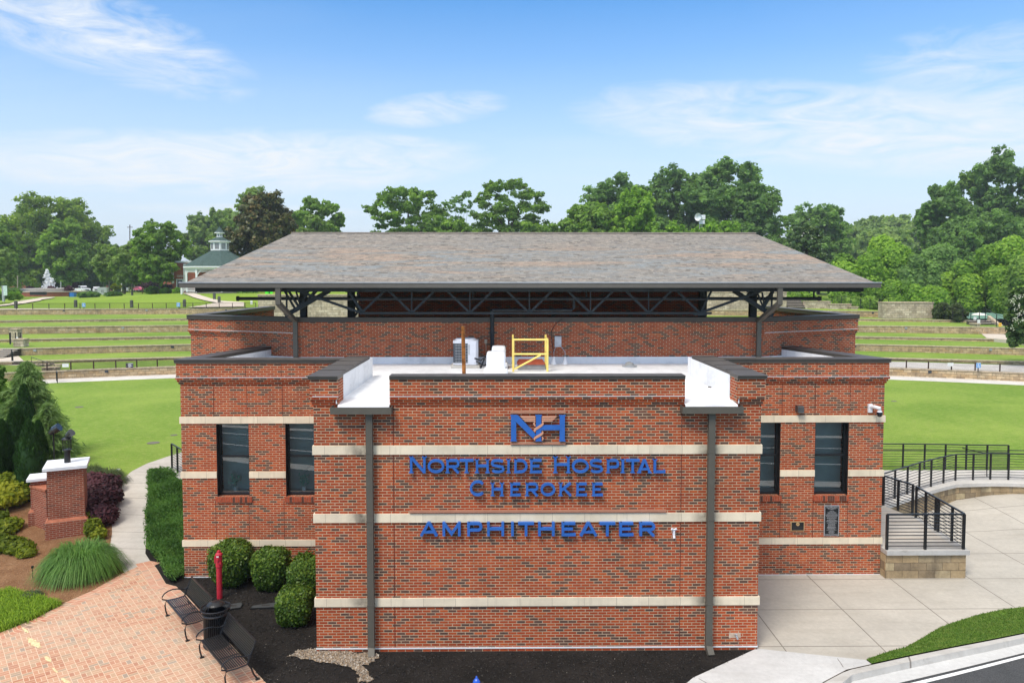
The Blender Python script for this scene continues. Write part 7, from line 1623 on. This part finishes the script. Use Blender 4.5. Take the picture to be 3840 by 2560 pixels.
tree('glossy dark magnolia dotted with white flowers by the roof slope', 2936, 3100, 832, 1110, 140, L_MAGG, 'oval', 11000, .30, 36, 4.6, bark, gr_, .85, .28, name='magnolia_tree')
tree('thin open tree between the wood and the spreading tree', 2890, 3010, 790, 1060, 230, L_GREEN, 'spread', 2800, .45, 30, 4.5, bark, gr_, .2, .2)
# magnolia blossoms belong to their tree
mag = [o for o in col.objects if o.name.startswith('magnolia_tree')][0]; r0 = ROOT[mag.name]; a, b = hy(2955, 1050, 138), hy(3080, 860, 138); n = 38
P = np.stack([rng.uniform(a.x, b.x, n), 140 - rng.uniform(3.0, 4.5, n), rng.uniform(a.z, b.z, n)], 1); quads_mesh('blossom', P, unit(n) * .16, unit(n) * .16, np.full(n, .7), L_WHITE, mag, off=r0)
for i, (u0, u1, vt, Y, bt) in enumerate(((3180, 3330, 822, 330, .5), (3270, 3440, 808, 350, .8), (3120, 3260, 850, 300, .45), (3380, 3520, 820, 320, .55), (3200, 3420, 858, 280, .6))):
    tree(['distant tree on the left of the far ridge', 'distant paler tree crowning the far ridge', 'distant low tree beside the spreading tree', 'distant tree tucked against the tall right-hand wood', 'distant low treetop above the vines'][i], u0, u1, vt, 1000, Y, L_FAR, 'round', 6500, .75, 26, 3, bark, 'far trees on the ridge', .85, .3, base_t=bt)
tree('tall dark tree stepping down at the left of the right-hand wood', 3425, 3640, 675, 1120, 175, L_DARK, 'round', 13000, .42, 44, 2, bark, gr_, .85, .26, base_t=.68)
tree('very tall dark pine-like tree at the right edge', 3620, 3900, 560, 1120, 185, L_DARK, 'round', 16000, .44, 50, 2, bark, gr_, .85, .24, base_t=.55)
tree('tall dark tree just left of the tallest one at the right edge', 3545, 3720, 640, 1120, 195, L_GREEN, 'round', 9000, .46, 34, 2, bark, gr_, .85, .28, base_t=.35)
tree('rounded dark tree low in the right-hand wood', 3530, 3680, 850, 1120, 160, L_DARK, 'round', 7000, .36, 28, 2, bark, gr_, .9, .3, base_t=.75)
tree('dark tree filling the middle of the right-hand wood', 3480, 3860, 800, 1150, 168, L_DARK, 'round', 12000, .42, 40, 2, bark, gr_, .9, .28, base_t=.55)
# vine covered mounds: dense drapes of hanging leaves
def vine(label, u0, u1, vt, vb, Y, n, nl=16, mat=L_BRIGHT, base_t=.45, rl=.40, leaf=.30, depth=None):
    a, b = hy(u0, vb, Y), hy(u1, vt, Y); cx_ = (a.x + b.x) / 2; hx = (b.x - a.x) / 2; z1 = b.z; z0 = a.z
    t = thing('vine_mound', label, 'vines', (cx_, Y, z0), group='trees smothered in green vines'); C, Rr = [], []
    dp = depth or hx * .7
    for _ in range(nl):
        p = rng.uniform(-1, 1, 2); q = abs(p[0]); top = z0 + (z1 - z0) * (1 - .45 * q ** 2.2) * (1 - .18 * abs(p[1])); s = rng.uniform(.7, 1.2) * rl * hx
        zc_ = rng.uniform(.35, 1.0) if rng.random() < .6 else 1.0
        C.append((cx_ + p[0] * (hx - s * .7), Y + p[1] * dp, z0 + (top - z0) * zc_ - s * .8)); Rr.append((s, s, s * 1.05))
        C.append((cx_ + p[0] * (hx - s * .7), Y + p[1] * dp - s * .2, z0 + (C[-1][2] - z0) * .5)); Rr.append((s * .85, s * .85, max(.6, (C[-2][2] - z0) * .55)))
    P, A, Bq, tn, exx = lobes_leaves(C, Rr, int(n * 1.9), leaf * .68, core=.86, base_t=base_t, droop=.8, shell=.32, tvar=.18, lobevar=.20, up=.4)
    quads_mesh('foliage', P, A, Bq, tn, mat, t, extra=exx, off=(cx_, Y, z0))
vine('highest vine mound next to the roof corner, domed top', 3225, 3450, 868, 1135, 132, 17000, base_t=.62)
vine('wide low vine mound just outside the right roof corner', 3095, 3310, 930, 1135, 122, 15000, base_t=.6)
vine('hollow-fronted vine mound with a dark arch', 3330, 3500, 915, 1130, 128, 12000, 30, L_DARK, .85)
vine('long vine-covered ridge linking the mounds in the middle', 3440, 3620, 905, 1130, 138, 12000, mat=L_DARK, base_t=.95)
vine('tall vine tower left of the right edge, bright topped', 3555, 3780, 895, 1180, 128, 17000, base_t=.5)
vine('brightest vine mound at the right edge', 3650, 3900, 885, 1180, 124, 16000, base_t=.55)
vine('vine tower at the far right behind the flowering shrub', 3740, 3920, 960, 1180, 116, 9000, mat=L_GREEN, base_t=.7)
vine('small vine hump directly above the tall block wall', 3310, 3450, 1052, 1135, 116, 7000, 20, leaf=.26)
vine('small rounded vine hump right of the tall block wall top', 3430, 3560, 1070, 1140, 115, 6000, 20, leaf=.26, base_t=.55)
vine('low vine bank behind the long sloping fence', 3050, 3330, 1105, 1160, 118, 9000, 30, L_GREEN, .7, .16, .25, 4)
vine('low dark vine bank behind the green pavilion', 3480, 3700, 1110, 1190, 131, 8000, 26, L_DARK, .8, .2, .28)
vine('low vine bank left of the sloping fence, under the eave', 2900, 3080, 1092, 1130, 121, 4500, 26, L_GREEN, .75, .14, .25, 4)
tree('brown-green feathery shrub left of the green pavilion', 3505, 3562, 1140, 1195, 95, L_OLIVE, 'round', 2600, .22, 16, 1.0, bark, None, .8, name='shrub', cat='shrub', trunk=False)
tree('second brown-green feathery shrub right of the first', 3556, 3618, 1146, 1202, 93, L_OLIVE, 'round', 2600, .22, 16, 1.0, bark, None, .8, name='shrub', cat='shrub', trunk=False)
tree('tall shrub with big white flower heads at the right edge', 3775, 3900, 1070, 1300, 62, L_MAGG, 'round', 7000, .15, 30, -1, bark, None, .85, name='flowering_shrub', cat='shrub', trunk=False)
fs_ = [o for o in col.objects if o.name.startswith('flowering_shrub')][0]; n = 0; PP = []
for u, v in ((3792, 1130), (3800, 1122), (3810, 1113), (3822, 1115), (3832, 1110), (3796, 1137), (3808, 1160), (3838, 1168), (3815, 1183), (3828, 1178), (3802, 1198), (3836, 1196), (3818, 1205), (3845, 1200), (3795, 1228), (3820, 1145)):
    c = hy(u, v, 59.6); PP += [np.array(c) + rng.normal(0, 1, 3) * .10 for _ in range(9)]
PP = np.array(PP); n = len(PP); quads_mesh('blossom', PP, unit(n) * .055, unit(n) * .055, rng.random(n), L_WHITE, fs_, off=ROOT[fs_.name])
# hedges and low shrubs in the park
for lab, u0, u1, vt, vb, Y, mt, bt in (('bright green shrub at far left by the notice board', 36, 70, 1098, 1118, 124, L_BRIGHT, .7), ('bright green shrub cut by the left edge', -20, 14, 1096, 1120, 123, L_BRIGHT, .6), ('clipped green hedge along the street right of the fountain', 300, 368, 1101, 1108, 150, L_DARK, .6), ('bright low hedge around the dark-trunked tree', 552, 590, 1078, 1098, 152, L_BRIGHT, .5), ('bright green perennials right of the dark trunk', 606, 640, 1082, 1098, 150, L_BRIGHT, .7), ('bright green perennials by the white stair rail', 655, 680, 1082, 1100, 146, L_BRIGHT, .8), ('yellow flowering shrub behind the slim trunks', 424, 446, 1066, 1082, 175, L_LIME, .6), ('olive hedge right of the fountain bowl', 400, 450, 1100, 1107, 150, L_DARK, .5), ('dark shrubs under the left part of the eave', 870, 968, 1094, 1112, 130, L_DARK, .6), ('dark hedge behind the notice board', 20, 70, 1083, 1098, 160, L_DARK, .6)):
    tree(lab, u0, u1, vt, vb, Y, mt, 'round', 1500, .22, 14, 4.8, None, None, .85, name='shrub', cat='shrub', trunk=False, base_t=bt, depth=1.6)

# ---------------------------------------------------------------- planting close to the camera
def clipped(label, u, v, w_, h_, name='boxwood', zb=0.0, mesh=None, grp='round clipped shrubs in the mulch'):
    """u,v = foot of the shrub in the photo, w_,h_ in metres"""
    p = hz(u, v, zb); cx_, cy_ = p.x, p.y + w_ * .42; t = thing(name, label, 'shrub', (cx_, cy_, zb), group=grp)
    n = 7500; d = unit(n); d[:, 2] = d[:, 2]; rr = 1 + rng.normal(0, .035, n) - .10 * rng.random(n) ** 3
    sup = np.power(np.abs(d[:, 0]) ** 3.2 + np.abs(d[:, 1]) ** 3.2 + np.abs(d[:, 2]) ** 3.2, -1 / 3.2)
    bumpy = 1 + .06 * np.sin(d[:, 0] * 5 + cx_) * np.cos(d[:, 1] * 4 + d[:, 2] * 3) + .03 * np.sin(d[:, 0] * 11 + d[:, 2] * 9 + cy_) + .10 * (rng.random(n) < .02) * rng.random(n)
    q = d * (sup * rr * bumpy)[:, None]; lowz = q[:, 2] < 0; q[lowz, 0] *= 1 + .14 * q[lowz, 2]; q[lowz, 1] *= 1 + .14 * q[lowz, 2]
    P = q * np.array([w_ / 2, w_ / 2, h_ / 2]) + np.array([0, 0, h_ / 2 + .02])
    nr = d + unit(n) * .8; nr /= np.linalg.norm(nr, axis=1, keepdims=True); A = np.cross(nr, unit(n)); A /= np.linalg.norm(A, axis=1, keepdims=True); Bq = np.cross(nr, A)
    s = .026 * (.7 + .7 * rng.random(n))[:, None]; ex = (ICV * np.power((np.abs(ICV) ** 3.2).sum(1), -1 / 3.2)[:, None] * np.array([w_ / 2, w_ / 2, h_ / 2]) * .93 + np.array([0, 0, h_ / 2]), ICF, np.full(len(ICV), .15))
    tn = .40 + rng.normal(0, .22, n) + .16 * (d[:, 2] > .35); quads_mesh('foliage', P, A * s * 1.3, Bq * s, tn, L_BOX, t, extra=ex); return t  # top leaves tinted lighter: light from above put into the leaf colour
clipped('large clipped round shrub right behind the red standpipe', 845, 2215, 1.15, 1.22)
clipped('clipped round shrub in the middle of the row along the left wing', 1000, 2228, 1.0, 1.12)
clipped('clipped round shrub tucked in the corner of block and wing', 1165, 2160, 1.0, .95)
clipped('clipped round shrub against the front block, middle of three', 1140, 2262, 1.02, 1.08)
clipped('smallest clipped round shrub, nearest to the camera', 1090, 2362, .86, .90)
def blades(name, mat, P, H, lean, n_seg=4, wd=.012, tint=None, parent=None, off=None, up=.9, **kw):
    """arching blades: root P [n,3], length H [n], lean direction [n,2] (unit) and how far they bend"""
    n = len(P); th = np.linspace(0, 1, n_seg + 1); V = np.empty((n, n_seg + 1, 2, 3)); side = np.stack([-lean[:, 1], lean[:, 0], np.zeros(n)], 1)
    ln = np.linalg.norm(lean[:, :2], axis=1)[:, None]; side /= np.maximum(1e-6, np.linalg.norm(side, axis=1, keepdims=True))
    for i, s in enumerate(th):
        c = P.copy(); c[:, 0] += lean[:, 0] * H * s ** 1.5; c[:, 1] += lean[:, 1] * H * s ** 1.5; c[:, 2] += H * (up * np.sin(s * 1.9) / np.sin(1.57) * (1.05 - .33 * ln[:, 0]) - .75 * ln[:, 0] * s ** 2.6)
        w_ = wd * (1 - .8 * s); V[:, i, 0] = c - side * w_; V[:, i, 1] = c + side * w_
    V = V.reshape(-1, 3); base = (np.arange(n) * (n_seg + 1) * 2)[:, None, None]; k = (np.arange(n_seg) * 2)[None, :, None]; F = (base + k + np.array([0, 1, 3, 2])[None, None, :]).reshape(-1, 4)
    if off is not None: V = V - np.array(off)
    me = bpy.data.meshes.new(name); me.vertices.add(len(V)); me.vertices.foreach_set('co', V.astype(np.float32).ravel()); me.loops.add(F.size); me.loops.foreach_set('vertex_index', F.ravel().astype(np.int32))
    me.polygons.add(len(F)); me.polygons.foreach_set('loop_start', np.arange(0, F.size, 4, dtype=np.int32)); me.update(calc_edges=True)
    tv = np.repeat(tint if tint is not None else np.clip(.5 + rng.normal(0, .22, n), 0, 1), (n_seg + 1) * 2); at = me.attributes.new('tint', 'FLOAT', 'POINT'); at.data.foreach_set('value', np.clip(tv, 0, 1).astype(np.float32))
    me.materials.append(mat); o = bpy.data.objects.new(name, me); col.objects.link(o)
    if parent is not None: o.parent = parent
    return tag(o, **kw)
def tuft(label, c, rad, h, n, mat, wd=.012, name='ornamental_grass', bend=.8, core=.3, bt=.5, squash=1.0):
    c = Vector(c); t = thing(name, label, 'grass clump', c); a = rng.random(n) * 2 * math.pi; r = np.sqrt(rng.random(n)) * rad * core
    P = np.stack([r * np.cos(a), r * np.sin(a) * squash, np.zeros(n)], 1); a2 = a + rng.normal(0, .5, n); H = h * (.65 + .5 * rng.random(n)); bd_ = (bend * (.25 + .85 * rng.random(n) ** .7)) * rad / h; lean = np.stack([np.cos(a2) * bd_, np.sin(a2) * bd_], 1)
    blades('blades', mat, P, H, lean, 5, wd, np.clip(bt + rng.normal(0, .22, n), 0, 1), t); return t
c = hg(275, 2165, zl)
tuft('big fountain grass clump spilling onto the brick paving', (c.x + .10, c.y + .25, c.z), .84, 1.12, 6000, L_BLADE, .013, bend=1.05, core=.62, bt=.62)
tuft('dull olive grass clump behind the purple shrubs, left', hg(345, 1800, zl), .7, .75, 1500, L_OLIVE, .012, bend=.8)
tuft('dull olive grass clump at the edge of the sidewalk', hg(412, 1812, zl), .75, .75, 1700, L_OLIVE, .012, bend=.85)
tuft('blue-green grass tuft between the conifers and the small pillar', hg(70, 1850, zl), .7, .8, 900, L_BLADE, .014, bend=.8, bt=.3)
tuft('small grey grass tuft at the pine straw edge', hg(120, 2240, zl), .4, .3, 500, L_OLIVE, .01, bend=.9)
def loose(label, pts, mat, n, leaf, name='shrub', cat='shrub', core=.6, bt=.5, grp=None, elong=1.5):
    """pts: (u, v foot, z centre above ground, rx, ry, rz)"""
    C, Rr = [], []
    for u, v, zc_, rx, ry, rz_ in pts: g_ = hg(u, v, zl); C.append((g_.x, g_.y, g_.z + zc_)); Rr.append((rx, ry, rz_))
    t = thing(name, label, cat, (C[0][0], C[0][1], C[0][2] - pts[0][2]), group=grp); P, A, Bq, tn, exx = lobes_leaves(C, Rr, n, leaf, core=core, base_t=bt, shell=.5, elong=elong)
    quads_mesh('foliage', P, A, Bq, tn, mat, t, extra=exx, off=ROOT[t.name]); return t
for lab, pts in (('dark purple shrub nearest to the big pillar base', [(372, 1965, .35, .62, .6, .42), (352, 1940, .45, .5, .5, .4), (385, 1935, .25, .45, .4, .3)]), ('dark purple shrub in the middle of the purple row', [(385, 1900, .4, .7, .6, .42), (350, 1890, .5, .55, .5, .4), (405, 1885, .28, .4, .4, .3)]), ('dark purple shrub at the back of the purple row', [(350, 1848, .4, .7, .6, .4), (395, 1845, .35, .6, .5, .35)])):
    loose(lab, pts, L_PURPLE, 5200, .045, 'purple_shrub', grp='purple shrubs by the sidewalk', elong=1.6, core=.8)
loose('small lime-yellow shrub at the foot of the big pillar', [(352, 2010, .30, .30, .3, .34), (372, 2022, .2, .24, .24, .22), (340, 1985, .4, .2, .2, .25)], L_LIME, 1700, .04, bt=.45)
loose('yellow-green shrub at the left edge beside the small pillar', [(15, 1905, .5, .8, .7, .5), (60, 1895, .45, .55, .5, .45), (-30, 1900, .5, .6, .5, .5), (30, 1880, .8, .5, .4, .3)], L_LIME, 4200, .06, bt=.5, core=.4)
loose('low spreading lime-green shrub in the pine straw, upper one', [(10, 2000, .18, .55, .5, .25), (40, 1985, .2, .4, .4, .22), (-20, 1975, .25, .5, .5, .3)], L_LIME, 2400, .045, bt=.3, core=.3)
loose('low spreading lime-green shrub in the pine straw, lower one', [(35, 2060, .18, .6, .5, .22), (75, 2070, .16, .45, .4, .2), (-10, 2055, .2, .6, .5, .25), (100, 2085, .12, .3, .3, .15)], L_LIME, 3000, .045, bt=.35, core=.3)
# conifers at the left
def conifer(label, u, v, h, r, zg, n=9000, mat=L_CONIF, name='conifer', droop=.5):
    p = hz(u, v, zg); t = thing(name, label, 'tree', p); N = 210; F = []; tin = []
    Ps, As, Bs, tn = [], [], [], []
    m = MB(); m.tube([(p.x, p.y, zg - .3), (p.x, p.y, zg + h * .97)], [r * .06, .015], 7)
    for k in range(N):
        f = (k + rng.random()) / N; z = h * (.04 + .94 * f); L = r * (1 - f) ** .8 * rng.uniform(.72, 1.15) + .10; a = k * 2.4 + rng.normal(0, .3); d = np.array([math.cos(a), math.sin(a), 0]); lt = rng.normal(0, .13)
        rise = rng.uniform(.15, .5); q = max(8, int(n / N * (.35 + 1.3 * (1 - f)))); s = rng.random(q) ** .7; br = lambda s_: d[None, :] * (L * s_)[:, None] + np.array([0, 0, 1])[None, :] * (z + L * (rise * s_ - (.55 * droop + .25) * s_ ** 2.4))[:, None]
        c = br(s); c += rng.normal(0, 1, (q, 3)) * (.05 + .12 * L * (1 - s * .6))[:, None] * np.array([1, 1, .6]); Ps.append(c)
        tang = d[None, :] * np.ones((q, 1)) + rng.normal(0, .45, (q, 3)); tang[:, 2] += -.15 - droop * s + rng.normal(0, .2, q); tang /= np.linalg.norm(tang, axis=1, keepdims=True); As.append(tang * (.11 + .09 * rng.random((q, 1)))); w_ = np.cross(tang, unit(q)); w_ /= np.linalg.norm(w_, axis=1, keepdims=True); Bs.append(w_ * (.016 + .012 * rng.random((q, 1)))); tn.append(.54 + lt + .3 * (s - .4) + rng.normal(0, .12, q))
        if k % 3 == 0: e = br(np.array([.0, .45, .9]))[:, :]; m.tube([(p.x + x, p.y + y, zg + zz) for x, y, zz in e], [.02, .014, .005], 4)
    m.build('trunk', bark_pale, t); quads_mesh('foliage', np.vstack(Ps), np.vstack(As), np.vstack(Bs), np.concatenate(tn), mat, t)
conifer('feathery light green cypress with drooping sprays at the left', 112, 1712, 4.35, 1.95, .8, 26000)
conifer('second feathery cypress partly behind the first, lower right', 185, 1745, 2.7, 1.15, .8, 12000)
def arbor(label, u, v, h, r, zg, n=5200):
    p = hz(u, v, zg); t = thing('arborvitae', label, 'tree', p, group='narrow dark arborvitae columns'); z = rng.random(n); a = rng.random(n) * 2 * math.pi; prof = np.minimum(1, (z * 5 + .35)) * (1 - z ** 1.7) ** .62 + .03; bump_ = 1 + .10 * np.sin(a * 3 + z * 17 + u) + .06 * np.sin(a * 5 - z * 31)
    rr = r * prof * bump_ * (1 - .25 * rng.random(n) ** 2); P = np.stack([rr * np.cos(a), rr * np.sin(a), z * h], 1); out = np.stack([np.cos(a), np.sin(a), np.full(n, .2)], 1)
    A = np.stack([np.cos(a) * .35, np.sin(a) * .35, np.ones(n)], 1) + rng.normal(0, .25, (n, 3)); A /= np.linalg.norm(A, axis=1, keepdims=True); Bq = np.cross(A, out + rng.normal(0, .6, (n, 3))); Bq /= np.linalg.norm(Bq, axis=1, keepdims=True)
    m = MB(); m.lathe([(r * .5, 0), (r * .86, h * .18), (r * .80, h * .5), (r * .45, h * .82), (.03, h * .97)], (0, 0, 0), 12); ev = np.array(m.v); ef = []
    for f in m.f:
        for i in range(1, len(f) - 1): ef.append((f[0], f[i], f[i + 1]))
    quads_mesh('foliage', P, A * (.06 + .05 * rng.random((n, 1))), Bq * (.018 + .012 * rng.random((n, 1))), .45 + rng.normal(0, .2, n), L_ARBOR, t, extra=(ev, np.array(ef), np.full(len(ev), .15)))
for lab, u, v, h, r in (('tallest narrow arborvitae with a thin spire, behind the others', 100, 1775, 3.9, .55), ('broad arborvitae directly left of the large pillar', 118, 1880, 3.1, .62), ('arborvitae with rounded tip left of the broad one', 58, 1850, 3.4, .42), ('arborvitae at the left edge, second in the row', 15, 1860, 3.0, .45), ('short arborvitae leaning on the broad one, to the right', 152, 1850, 2.9, .40), ('slim arborvitae between the first two columns', 80, 1820, 3.2, .34), ('dark arborvitae cut by the left edge of the photo', -25, 1880, 2.7, .45)):
    arbor(lab, u, v, h, r, .35)
tree('dark broadleaf tree at the left edge above the conifers', -90, 50, 1368, 1700, 34, L_GREEN, 'oval', 7500, .085, 30, .5, bark, None, .85, base_t=.3)
def fill_x(poly, n, *exs):
    q = fill(poly, int(n * 1.3)); exs = [[(p[0], p[1]) for p in ex] for ex in exs]; q = np.array([a for a in q if not any(inside(ex, a[0], a[1] + .03) for ex in exs)]); return q[rng.choice(len(q), n)]
# juniper bed along the left wing
rand_in = lambda poly, n, fn: None
def fill(poly, n):
    xs = [p[0] for p in poly]; ys = [p[1] for p in poly]; out = []
    while len(out) < n:
        x, y = rng.uniform(min(xs), max(xs)), rng.uniform(min(ys), max(ys))
        if inside(poly, x, y): out.append((x, y))
    return np.array(out)
jp = [(556, 1790), (600, 1770), (660, 1790), (692, 1830), (694, 2160), (650, 2190), (628, 2180), (605, 2120), (570, 2090), (552, 2060), (552, 1975), (548, 1935), (560, 1870)]
jw = [hg(u, v, zl) for u, v in jp]; jw = [(min(p.x, -9.50), p.y) for p in jw]; n = 26000; XY = fill(jw, n)
XY = XY + rng.normal(0, .05, XY.shape); hgt = .26 + .10 * np.sin(XY[:, 0] * 3.1 + 1) * np.cos(XY[:, 1] * 2.3) + .07 * np.sin(XY[:, 1] * 7 + XY[:, 0] * 5)
cent = np.array([sum(p[0] for p in jw) / len(jw), sum(p[1] for p in jw) / len(jw)]); edge = np.ones(n)
zz = np.array([zl(x, y) for x, y in XY]); P = np.stack([XY[:, 0], XY[:, 1], zz + hgt * (.35 + .65 * rng.random(n) ** .4)], 1)
A = rng.normal(0, 1, (n, 3)); A[:, 2] = np.abs(A[:, 2]) * .9 + .3; A[:, 0] -= .5; A /= np.linalg.norm(A, axis=1, keepdims=True); Bq = np.cross(A, unit(n)); Bq /= np.linalg.norm(Bq, axis=1, keepdims=True)
lump = .58 + .30 * np.sin(XY[:, 0] * 3.1) * np.sin(XY[:, 1] * 2.7)
quads_mesh('juniper_bed', P, A * (.055 + .05 * rng.random((n, 1))), Bq * .016, lump + rng.normal(0, .2, n), m_leaf('leaf_juniper', (.035, .09, .018), (.07, .17, .03), (.14, .28, .055), .35), kind='stuff')
draped('juniper_soil', [Vector((x, y, 0)) for x, y in jw], zl, .10, plain('juniper_under', (.015, .035, .01), .95, .05))
# bright strap-leaved border at bottom left
lp = [(-60, 2250), (30, 2215), (100, 2235), (233, 2268), (122, 2325), (0, 2372), (-120, 2425), (-260, 2440)]
lw = [(p.x, p.y) for p in (hz(u, v) for u, v in lp)]; n = 9000; XY = fill(lw, n); a = rng.random(n) * 6.28; bd_ = .3 + .6 * rng.random(n)
blades('border_grass', L_LIRI, np.stack([XY[:, 0], XY[:, 1], np.zeros(n)], 1), .16 + .14 * rng.random(n), np.stack([np.cos(a) * bd_, np.sin(a) * bd_], 1), 3, .011, kind='stuff')
# needles on the straw bed, chips on the mulch, stones on the bare patch, blades on the verge
sp_poly = [(p.x, p.y) for p in ps]; n = 9000; XY = fill(sp_poly, n); zz = np.array([zl(x, y) for x, y in XY]) + .02 + .012 * rng.random(n); A = rng.normal(0, 1, (n, 3)); A[:, 2] *= .15; A /= np.linalg.norm(A, axis=1, keepdims=True); Bq = np.cross(A, np.array([0, 0, 1.0])) 
L_STRAW = m_leaf('needle', (.14, .06, .03), (.30, .16, .08), (.50, .32, .18), .1)
quads_mesh('straw_litter', np.stack([XY[:, 0], XY[:, 1], zz], 1), A * (.05 + .05 * rng.random((n, 1))), Bq * .006, rng.random(n), L_STRAW, kind='stuff')
mp = [(-9.2, 21.7), (-7, 16.8), (-5, 14), (2.3, 14), (5.9, 17.2), (-4.4, 17.2), (-4.5, 21.7)]; n = 16000; XY = fill_x(mp, n, lower, paver_poly); A = rng.normal(0, 1, (n, 3)); A[:, 2] *= .4; A /= np.linalg.norm(A, axis=1, keepdims=True); Bq = np.cross(A, unit(n)); Bq /= np.linalg.norm(Bq, axis=1, keepdims=True)
L_CHIP = m_leaf('mulch_chip', (.014, .012, .011), (.034, .030, .027), (.08, .07, .06), 0, .9); tn = rng.random(n) * .9; pale = rng.random(n) < .012
quads_mesh('mulch_chips', np.stack([XY[:, 0], XY[:, 1], .012 + .03 * rng.random(n)], 1), A * (.018 + .02 * rng.random((n, 1))), Bq * .009, tn, L_CHIP, kind='stuff')
k = int(n * .012); L_PALE = m_leaf('pale_chip', (.22, .19, .15), (.35, .31, .25), (.5, .46, .4), 0, .9); XY = fill_x(mp, k, lower, paver_poly)
quads_mesh('pale_chips', np.stack([XY[:, 0], XY[:, 1], np.full(k, .045)], 1), A[:k] * .014, Bq[:k] * .008, rng.random(k), L_PALE, kind='stuff')
# bare gravel patch around the left downspout, ragged edge
gp_ = [(1120, 2440), (1180, 2434), (1260, 2440), (1340, 2450), (1402, 2448), (1425, 2462), (1400, 2485), (1362, 2500), (1385, 2530), (1400, 2556), (1340, 2560), (1352, 2530), (1315, 2505), (1240, 2490), (1180, 2480), (1110, 2466), (1080, 2462)]
rag = []
for i in range(len(gp_)):
    p, q = hz(*gp_[i]), hz(*gp_[(i + 1) % len(gp_)])
    for k in range(5): c = p.lerp(q, k / 5); rag.append(Vector((c.x + random.uniform(-.06, .06), c.y + random.uniform(-.05, .05), 0)))
sheet('bare_patch', rag, .030, gravel)
gq = [(p.x, p.y) for p in rag]; n = 1500; XY = fill(gq, n); s = .012 + .02 * rng.random(n) ** 2; L_STONE = m_leaf('pebble', (.22, .17, .12), (.38, .31, .23), (.58, .53, .46), 0, .9)
A = unit(n); Bq = np.cross(A, unit(n)); quads_mesh('pebbles', np.stack([XY[:, 0], XY[:, 1], np.full(n, .04)], 1), A * s[:, None], Bq * s[:, None], rng.random(n), L_STONE, kind='stuff')
vp = [(p.x, p.y) for p in verge]; n = 14000; XY = fill(vp, n); a = rng.random(n) * 6.28; bd_ = .2 + .5 * rng.random(n)
blades('verge_grass', m_leaf('verge_blade', (.05, .12, .015), (.10, .20, .025), (.20, .26, .05), .35), np.stack([XY[:, 0], XY[:, 1], np.full(n, .03)], 1), .04 + .035 * rng.random(n), np.stack([np.cos(a) * bd_, np.sin(a) * bd_], 1), 2, .006, kind='stuff')
# ---------------------------------------------------------------- air
m = MB().box(-960, 960, -370, 1360, -1.3, 58)
hzm = bpy.data.materials.new('haze_air'); hzm.use_nodes = True; hn = hzm.node_tree; hn.nodes.remove(hn.nodes['Principled BSDF'])
pv = hn.nodes.new('ShaderNodeVolumePrincipled'); pv.inputs['Color'].default_value = (.80, .88, .96, 1); pv.inputs['Density'].default_value = 0.00033; pv.inputs['Anisotropy'].default_value = 0.2
hn.links.new(pv.outputs[0], hn.nodes['Material Output'].inputs['Volume'])
o = m.build('haze', hzm, kind='stuff')
